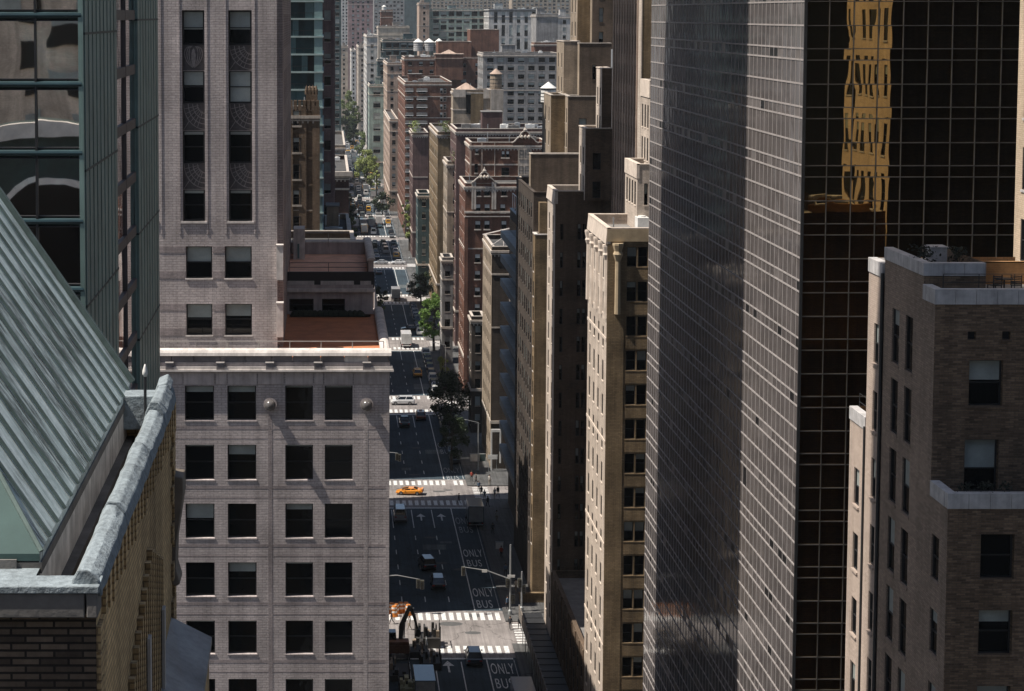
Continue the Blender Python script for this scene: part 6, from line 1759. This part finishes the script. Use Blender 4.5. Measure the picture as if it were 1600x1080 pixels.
# ------------------------------------------------------------------ works at the lower left: excavator, barrels, trench boxes
M_exo = plain('excavator_rust_orange', (.13,.055,.025), .6, .4, 3); M_exd = plain('excavator_dark', (.03,.028,.026), .6, .3, 3)
pe = at(622, 1026, Z=.02); ye = pe.y
root = thing('excavator', 'dark excavator with raised folded arm digging at the left kerb', 'excavator', (pe.x, ye, .02))
E = lambda px, py: at(px, py, Y=ye)
q = MB()
for s in (-1.15, 1.15):
    q.loft([[(pe.x + s - .3, ye + a, .02 + b) for a, b in ((-1.8,.35),(-1.5,.0),(1.5,.0),(1.8,.35),(1.5,.8),(-1.5,.8))], [(pe.x + s + .3, ye + a, .02 + b) for a, b in ((-1.8,.35),(-1.5,.0),(1.5,.0),(1.8,.35),(1.5,.8),(-1.5,.8))]])
q.build('track', M_exd, root)
q = MB(); q.box(pe.x - 1.35, pe.x + 1.35, ye - 1.9, ye + 1.3, .95, 2.0); q.box(pe.x - 1.3, pe.x + 1.3, ye - 1.9, ye - .9, 2.0, 2.45); q.build('engine_body', M_exo, root, bevel=.08)
q = MB(); q.hexa([(pe.x - 1.3, ye - .8, 2.0), (pe.x - .2, ye - .8, 2.0), (pe.x - .2, ye + 1.2, 2.0), (pe.x - 1.3, ye + 1.2, 2.0)], [(pe.x - 1.2, ye - .7, 3.3), (pe.x - .3, ye - .7, 3.3), (pe.x - .3, ye + .8, 3.3), (pe.x - 1.2, ye + .8, 3.3)]); q.build('cab', M_car_glass, root)
A0 = Vector((pe.x + .35, ye + 1.0, 2.0)); A1 = E(628, 982); A2 = E(641, 951); A3 = E(648, 968); A4 = E(653, 988)
for i, p in enumerate((A1, A2, A3, A4)): p.y = ye + 1.2
q = MB()
def taper(p0, p1, w0, w1, d=.4):
    dr = (p1 - p0).normalized(); up = Vector((0,1,0)).cross(dr).normalized()
    q.hexa([p0 + up*w0 + Vector((0,-d/2,0)), p0 - up*w0 + Vector((0,-d/2,0)), p0 - up*w0 + Vector((0,d/2,0)), p0 + up*w0 + Vector((0,d/2,0))], [p1 + up*w1 + Vector((0,-d/2,0)), p1 - up*w1 + Vector((0,-d/2,0)), p1 - up*w1 + Vector((0,d/2,0)), p1 + up*w1 + Vector((0,d/2,0))])
taper(A0, A1, .26, .32); taper(A1, A2, .32, .2); q.build('boom', M_exd, root)
q = MB(); taper(A2, A3, .22, .19, .3); taper(A3, A4, .19, .12, .26); q.build('stick', M_exd, root)
q = MB(); q.tube(A0 + Vector((.4, -.3, .2)), A1.lerp(A2, .2) + Vector((.2, -.3, 0)), .09, n=6); q.tube(A1.lerp(A2, .45) + Vector((-.3, 0, .2)), A2.lerp(A3, .4) + Vector((.3, 0, .3)), .08, n=6); q.build('hydraulic_ram', M_hub, root)
q = MB(); q.loft([[A4 + Vector((a, -.5, b)) for a, b in ((-.15,.1),(.3,.1),(.45,-.4),(.2,-.85),(-.35,-.7))], [A4 + Vector((a, .5, b)) for a, b in ((-.15,.1),(.3,.1),(.45,-.4),(.2,-.85),(-.35,-.7))]]); q.build('bucket', M_exd, root)
M_bo = plain('barrel_orange', (.5,.17,.025), .5, .2); 
proto = None
for i, (px, py) in enumerate(((612, 958), (619, 959), (626, 957), (634, 957), (638, 961), (616, 963))):
    p = at(px, py, Z=.02)
    if proto is None:
        proto = thing('traffic_barrel', 'x', 'traffic barrel', (0, 0, 0))
        q = MB(); q.lathe((0, 0, 0), [(.42, 0), (.42, .1), (.33, .1), (.3, .4)], 12, 0); q.lathe((0, 0, .4), [(.3, 0), (.295, .2)], 12, 1); q.lathe((0, 0, .6), [(.29, 0), (.285, .2)], 12, 0); q.lathe((0, 0, .8), [(.28, 0), (.275, .18)], 12, 1); q.lathe((0, 0, .98), [(.27, 0), (.22, .12)], 12, 0); lpart(q, 'drum', [M_bo, M_white], proto)
        t = proto
    else: t = copy_tree(proto)
    t.location = p; t.scale = (1.3, 1.3, 1.3); t['group'] = 'orange barrels by the excavator'
    t['label'] = 'orange and white traffic barrel in the cluster behind the excavator'
rg = random.Random(9)
for i, (px, py, w, d, h, c, lb) in enumerate(((650, 1022, 2.6, 3.5, 1.6, 'd', 'dark steel trench box right of the excavator'), (668, 1008, 3.0, 3.0, 2.6, 'd', 'tall stack of dark shoring panels right of the excavator'), (672, 1040, 2.4, 4, 1.8, 'd', 'dark heap of timbers along the works edge'), (618, 1055, 3.2, 5, 1.4, 'd', 'dark covered pit frame at the left kerb bottom'), (640, 1078, 2.4, 3, 1.2, 'y', 'pale yellow skip at the bottom by the works'))):
    p = at(px, py, Z=.02); t = thing('works_stack', lb, 'site material', p)
    q = MB(); mt = [M_exd, M_wood] if c == 'd' else [plain('pale_skip', (.4,.36,.2), .6, .3), M_exd]
    q.box(p.x - w/2, p.x + w/2, p.y - d/2, p.y + d/2, .02, h*.5, 0)
    for k in range(9):
        xa = p.x + rg.uniform(-w/2, w/2 - .3); ya = p.y + rg.uniform(-d/2, d/2 - .6)
        q.box(xa, xa + rg.uniform(.15, .5), ya, ya + rg.uniform(.5, 1.6), h*.5, h*rg.uniform(.6, 1.15), rg.choice((0, 0, 1)))
    q.build('stacked_pieces', mt, t)
    q = MB()
    for s in (-1, 1):
        for k in range(3): q.tube((p.x + s*(w/2 + .05), p.y - d/2 + k*d/2, .02), (p.x + s*(w/2 + .05), p.y - d/2 + k*d/2, h*1.1), .06, n=6)
        q.bar((p.x + s*(w/2 + .05), p.y - d/2, h), (p.x + s*(w/2 + .05), p.y + d/2, h), .08, .12)
    q.build('side_rail', M_pole if c == 'd' and i == 0 else M_exd, t)
vehicle('truck', 'teal', 'teal works truck at the bottom beside the excavator', 662, 1092)
# ------------------------------------------------------------------ people
SKIN = plain('skin', (.32,.19,.13), .6, .15); HAIR = plain('dark_hair', (.02,.015,.012), .7, .2)
def person_mesh(step, arm, top, trou):
    V = [(0,0,.95,.155), (0,.01,1.15,.15), (0,0,1.38,.17), (0,.0,1.5,.07), (0,.015,1.6,.095), (0,.01,1.70,.09)]
    Ed = [(0,1),(1,2),(2,3),(3,4),(4,5)]
    def add(chain, root):
        last = root
        for v in chain: V.append(v); Ed.append((last, len(V) - 1)); last = len(V) - 1
    for s, st in ((-1, step), (1, -step)):
        add([(s*.1, st*.05, .86, .095), (s*.105, st*.35 + .04, .5, .065), (s*.105, st*.85 - (.12 if st < 0 else 0), .09, .045), (s*.11, st*.85 + .16 - (.12 if st < 0 else 0), .04, .035)], 0)
        a = -st * arm
        add([(s*.2, 0, 1.4, .065), (s*.25, a*.35 - .03, 1.13, .048), (s*.24, a*.7 + .06, .88, .036), (s*.235, a*.75 + .09, .80, .04), (s*.23, a*.75 + .12, .73, .025)], 2)
    me = bpy.data.meshes.new('person'); me.from_pydata([v[:3] for v in V], Ed, [])
    o = bpy.data.objects.new('person', me); COL.objects.link(o)
    sk = o.modifiers.new('skin', 'SKIN'); sk.use_smooth_shade = True
    for i, d in enumerate(me.skin_vertices[0].data): d.radius = (V[i][3], V[i][3] * .85); d.use_root = (i == 0)
    o.modifiers.new('sub', 'SUBSURF').levels = 1
    dg = bpy.context.evaluated_depsgraph_get(); m2 = bpy.data.meshes.new_from_object(o.evaluated_get(dg)); bpy.data.objects.remove(o)
    m2.materials.clear()
    for m in (top, trou, SKIN, M_trim): m2.materials.append(m)
    for p in m2.polygons:
        c = p.center; p.material_index = 3 if c.z < .09 else 1 if c.z < .93 and abs(c.x) < .19 else 2 if (c.z > 1.47 or (abs(c.x) > .19 and c.z < .92)) else 0
    return m2
CL = [(plain('dark_jacket', (.03,.032,.038), .8, .2), plain('dark_trousers', (.02,.022,.028), .85, .2)), (plain('blue_shirt', (.12,.18,.26), .8, .2), plain('dark_trousers', (.02,.022,.028))), (plain('pale_shirt', (.5,.48,.45), .8, .2), plain('beige_trousers', (.26,.22,.17), .85, .2)), (plain('red_jacket', (.35,.06,.04), .8, .2), plain('dark_trousers', (.02,.022,.028)))]
PM = [person_mesh(.3, .5, *CL[0]), person_mesh(.05, .3, *CL[1]), person_mesh(-.25, .5, *CL[2]), person_mesh(.2, .4, *CL[3])]
def person(i, px, py, rz, label, z=.15):
    p = at(px, py, Z=z); o = link('person', PM[i].copy() if False else PM[i]); o.location = p; o.rotation_euler = (0, 0, R(rz)); o.scale = (1.04,) * 3
    tag(o, label, 'person')
    q = MB(); q.lathe((0, -.01, 1.66), [(.085, -.04), (.1, .03), (.09, .09), (.05, .125), (.01, .135)], 10); h = q.build('hair', HAIR); h.parent = o
    return o
for a in ((0, 717, 788, 70, 'person in dark jacket stepping off into the crossing right of the orange car', .02), (0, 752, 776, 180, 'person in dark clothes at the right corner by the ladder crosswalk'), (1, 757, 782, 0, 'person in blue shirt standing beside the dark clothed one at the corner'), (2, 773, 779, 20, 'person in pale shirt at the right end of the corner group'), (0, 778, 776, 200, 'person in dark jacket farthest right by the building wall'), (3, 737, 752, 0, 'person in red jacket under the red umbrellas'), (0, 744, 756, 90, 'person in dark jacket just right of the red umbrellas'), (2, 765, 758, 0, 'person in pale shirt by the street lamp foot'), (0, 797, 984, 170, 'person in dark clothes on the near ladder crosswalk', .02), (0, 812, 984, 10, 'person in dark clothes next to the shed on the near crosswalk', .02), (1, 793, 952, 40, 'person in blue shirt by the foot of the tall traffic pole'), (2, 700, 655, 0, 'person in pale shirt under the big dark tree'), (0, 612, 975, 90, 'person in dark jacket beside the orange barrels', .02), (1, 790, 900, 180, 'person in blue shirt walking up the shaded right pavement'), (3, 783, 872, 0, 'person in red jacket alone on the shaded right pavement'), (0, 770, 835, 10, 'person in dark jacket on the pavement beside the box truck'), (2, 776, 815, 190, 'person in pale shirt on the pavement beside the box truck'), (2, 806, 925, 20, 'person in pale shirt between the two signal poles'), (0, 762, 792, 30, 'person in dark jacket nearest the viewer in the corner group'), (1, 748, 768, 200, 'person in blue shirt leftmost in the corner group'), (2, 640, 984, 80, 'person in pale shirt standing in the sunlit crossing by the digger arm', .02)):
    person(*a)
# ladder crosswalks over the side streets' right mouths
mb = MB()
for k in range(-1, 6):
    c = ck(k); y = c - 4.6
    while y < c + 4.4: mb.face([(KR + .7 + skew(c), y, .012), (KR + 3.3 + skew(c), y, .012), (KR + 3.3 + skew(c), y + .55, .012), (KR + .7 + skew(c), y + .55, .012)]); y += 1.15
tag(mb.build('crosswalk_ladders', M_mark), kind='structure')
# ------------------------------------------------------------------ trees and roof plants
def leafmat(key, c, c2):
    m, n, l, b = newmat('foliage_' + key)
    g = n.new('ShaderNodeNewGeometry'); oi = n.new('ShaderNodeNewGeometry')
    f = noise(n, l, g.outputs['Position'], .9, 3, .6)
    cc = mixc(n, l, ramp(n, l, f, .35, .68), tuple(c), tuple(c2)); l.new(cc, b.inputs['Base Color'])
    b.inputs['Roughness'].default_value = .6; b.inputs['Specular IOR Level'].default_value = .3
    b.inputs['Transmission Weight'].default_value = 0
    tr = n.new('ShaderNodeBsdfTranslucent'); l.new(cc, tr.inputs['Color'])
    mx = n.new('ShaderNodeMixShader'); mx.inputs[0].default_value = .3
    out = [x for x in n if x.type == 'OUTPUT_MATERIAL'][0]
    l.new(b.outputs[0], mx.inputs[1]); l.new(tr.outputs[0], mx.inputs[2]); l.new(mx.outputs[0], out.inputs['Surface'])
    return m
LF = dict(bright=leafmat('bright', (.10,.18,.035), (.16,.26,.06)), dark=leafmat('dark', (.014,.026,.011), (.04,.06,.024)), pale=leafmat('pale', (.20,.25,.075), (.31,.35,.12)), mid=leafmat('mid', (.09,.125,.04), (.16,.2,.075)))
M_bark = plain('bark', (.07,.055,.045), .9, .4, 3)
def tree(label, px, pbase, ptop, wpx, leafk, seed, n=2200, ls=.22, Zb=.15, group=None, X=None, clumps=26, low=.28):
    p = at(px, pbase, Z=Zb) if X is None else at(px, pbase, X=X)
    rg = random.Random(seed); zc = p.y * CP + (80 - Zb) * SP
    h = at(px, ptop, Y=p.y).z - Zb; rw = wpx / FPX * zc / 2
    t = thing('street_tree', label, 'tree', (p.x, p.y, Zb), group); base = Vector((p.x, p.y, Zb))
    q = MB(); tr = h * .022 + .06; pts = [base, base + Vector((rg.uniform(-.2,.2), 0, h*.3)), base + Vector((rg.uniform(-.4,.4), rg.uniform(-.3,.3), h*.62)), base + Vector((rg.uniform(-.4,.4), 0, h*.85))]
    for i in range(3): q.tube(pts[i], pts[i+1], tr*(1 - i*.28), tr*(1 - (i+1)*.28), 7, caps=False)
    C = []
    for i in range(clumps):
        z = h * (low + (1 - low) * rg.random() ** .85); f = (z/h - low) / (1 - low)
        env = math.sin(math.pi * min(1, .14 + .82 * f)) ** .7
        a = rg.uniform(0, 6.28); rr = rw * env * rg.random() ** .5 * .85
        C.append((base + Vector((math.cos(a)*rr, math.sin(a)*rr, z * .97)), rw * rg.uniform(.16, .34)))
    for c, r in C:
        st = pts[1].lerp(pts[2], rg.random()) if c.z - base.z < h*.6 else pts[2].lerp(pts[3], rg.random()); q.tube(st, c, tr*.32, tr*.1, 5, caps=False)
    q.build('trunk', M_bark, t)
    b = MB()
    per = n // clumps
    for c, r in C:
        for k in range(per):
            d = Vector((rg.gauss(0,1), rg.gauss(0,1), rg.gauss(0,.8))); d = d.normalized() * r * rg.random() ** .4
            leaf(b, c + d, ls, rg, .8)
    b.build('crown', LF[leafk], t)
    return t
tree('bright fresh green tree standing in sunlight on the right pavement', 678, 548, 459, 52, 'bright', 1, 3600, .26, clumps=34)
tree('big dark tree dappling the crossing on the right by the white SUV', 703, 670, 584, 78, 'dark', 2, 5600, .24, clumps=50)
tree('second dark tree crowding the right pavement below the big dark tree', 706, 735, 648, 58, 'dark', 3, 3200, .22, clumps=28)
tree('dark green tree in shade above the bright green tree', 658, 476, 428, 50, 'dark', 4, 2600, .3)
tree('small pale green tree below the bright green tree', 690, 597, 556, 26, 'pale', 5, 1100, .22, clumps=16)
tree('thin dark tree by the parapet left of the avenue', 593, 488, 448, 30, 'dark', 6, 1200, .25, clumps=16)
tree('small olive tree by the parapet below the thin dark tree', 594, 512, 470, 22, 'mid', 7, 900, .25, clumps=14)
tree('pale olive tree leaning over the right pavement by the teal townhouse', 640, 392, 318, 24, 'pale', 8, 1500, .35, clumps=18)
tree('olive tree behind the street lamp far on the right pavement', 634, 372, 308, 18, 'mid', 9, 900, .35, clumps=14)
tree('large pale yellow green tree at the far right kerb', 573, 296, 236, 42, 'pale', 10, 4200, .42, clumps=34, low=.15)
tree('yellow green tree just right of the large pale one', 588, 305, 256, 20, 'pale', 11, 900, .42, clumps=14)
tree('dim tree at the far right kerb below the pale trees', 598, 335, 302, 40, 'dark', 12, 1500, .4, clumps=22)
tree('hazy green tree at the right far along the avenue', 566, 250, 206, 26, 'mid', 13, 1300, .5, clumps=20, low=.12)
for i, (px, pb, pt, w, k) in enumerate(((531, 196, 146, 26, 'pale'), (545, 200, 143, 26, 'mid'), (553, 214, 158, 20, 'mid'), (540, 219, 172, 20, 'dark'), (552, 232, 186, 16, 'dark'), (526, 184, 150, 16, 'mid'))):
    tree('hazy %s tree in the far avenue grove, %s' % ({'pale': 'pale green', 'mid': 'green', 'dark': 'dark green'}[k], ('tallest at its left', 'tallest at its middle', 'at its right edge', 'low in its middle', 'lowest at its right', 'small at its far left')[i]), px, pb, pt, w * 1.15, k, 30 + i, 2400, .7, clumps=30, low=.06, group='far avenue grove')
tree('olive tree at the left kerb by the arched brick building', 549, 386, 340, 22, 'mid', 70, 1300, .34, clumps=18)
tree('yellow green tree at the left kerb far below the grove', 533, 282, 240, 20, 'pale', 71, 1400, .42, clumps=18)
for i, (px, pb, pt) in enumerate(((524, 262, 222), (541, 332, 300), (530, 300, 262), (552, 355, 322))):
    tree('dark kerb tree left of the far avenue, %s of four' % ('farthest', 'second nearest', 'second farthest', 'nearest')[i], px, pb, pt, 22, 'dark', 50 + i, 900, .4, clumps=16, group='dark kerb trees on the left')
def roofbush(label, px, py, Y, r, h, k, seed):
    p = at(px, py, Y=Y); bush('roof_shrub', label, p.x, p.y, p.z, r, h, LF[k], seed, 240, .22, box=M['brown'])
roofbush('pale bushy roof planting on the purple slab corner', 648, 210, 689.5, 1.8, 4.5, 'pale', 60)
roofbush('green roof garden clump on the golden building, left', 697, 208, 555.5, 1.6, 3.2, 'mid', 61)
roofbush('green roof garden clump on the golden building, right', 710, 214, 555.5, 2.0, 3.2, 'mid', 62)
roofbush('small green clump on the tan building roof edge', 716, 254, 511.5, 1.6, 2.6, 'mid', 63)
# ------------------------------------------------------------------ haze
mb = MB(); mb.box(-900, 1600, -300, 5200, -1.2, 172)
m = bpy.data.materials.new('haze'); m.use_nodes = True
n = m.node_tree.nodes; l = m.node_tree.links
for x in list(n):
    if x.type != 'OUTPUT_MATERIAL': n.remove(x)
out = [x for x in n if x.type == 'OUTPUT_MATERIAL'][0]
v = n.new('ShaderNodeVolumePrincipled'); v.inputs['Color'].default_value = (.86, .93, 1, 1); v.inputs['Density'].default_value = .000045; v.inputs['Anisotropy'].default_value = .2
l.new(v.outputs[0], out.inputs['Volume'])
tag(mb.build('haze', m), kind='stuff')
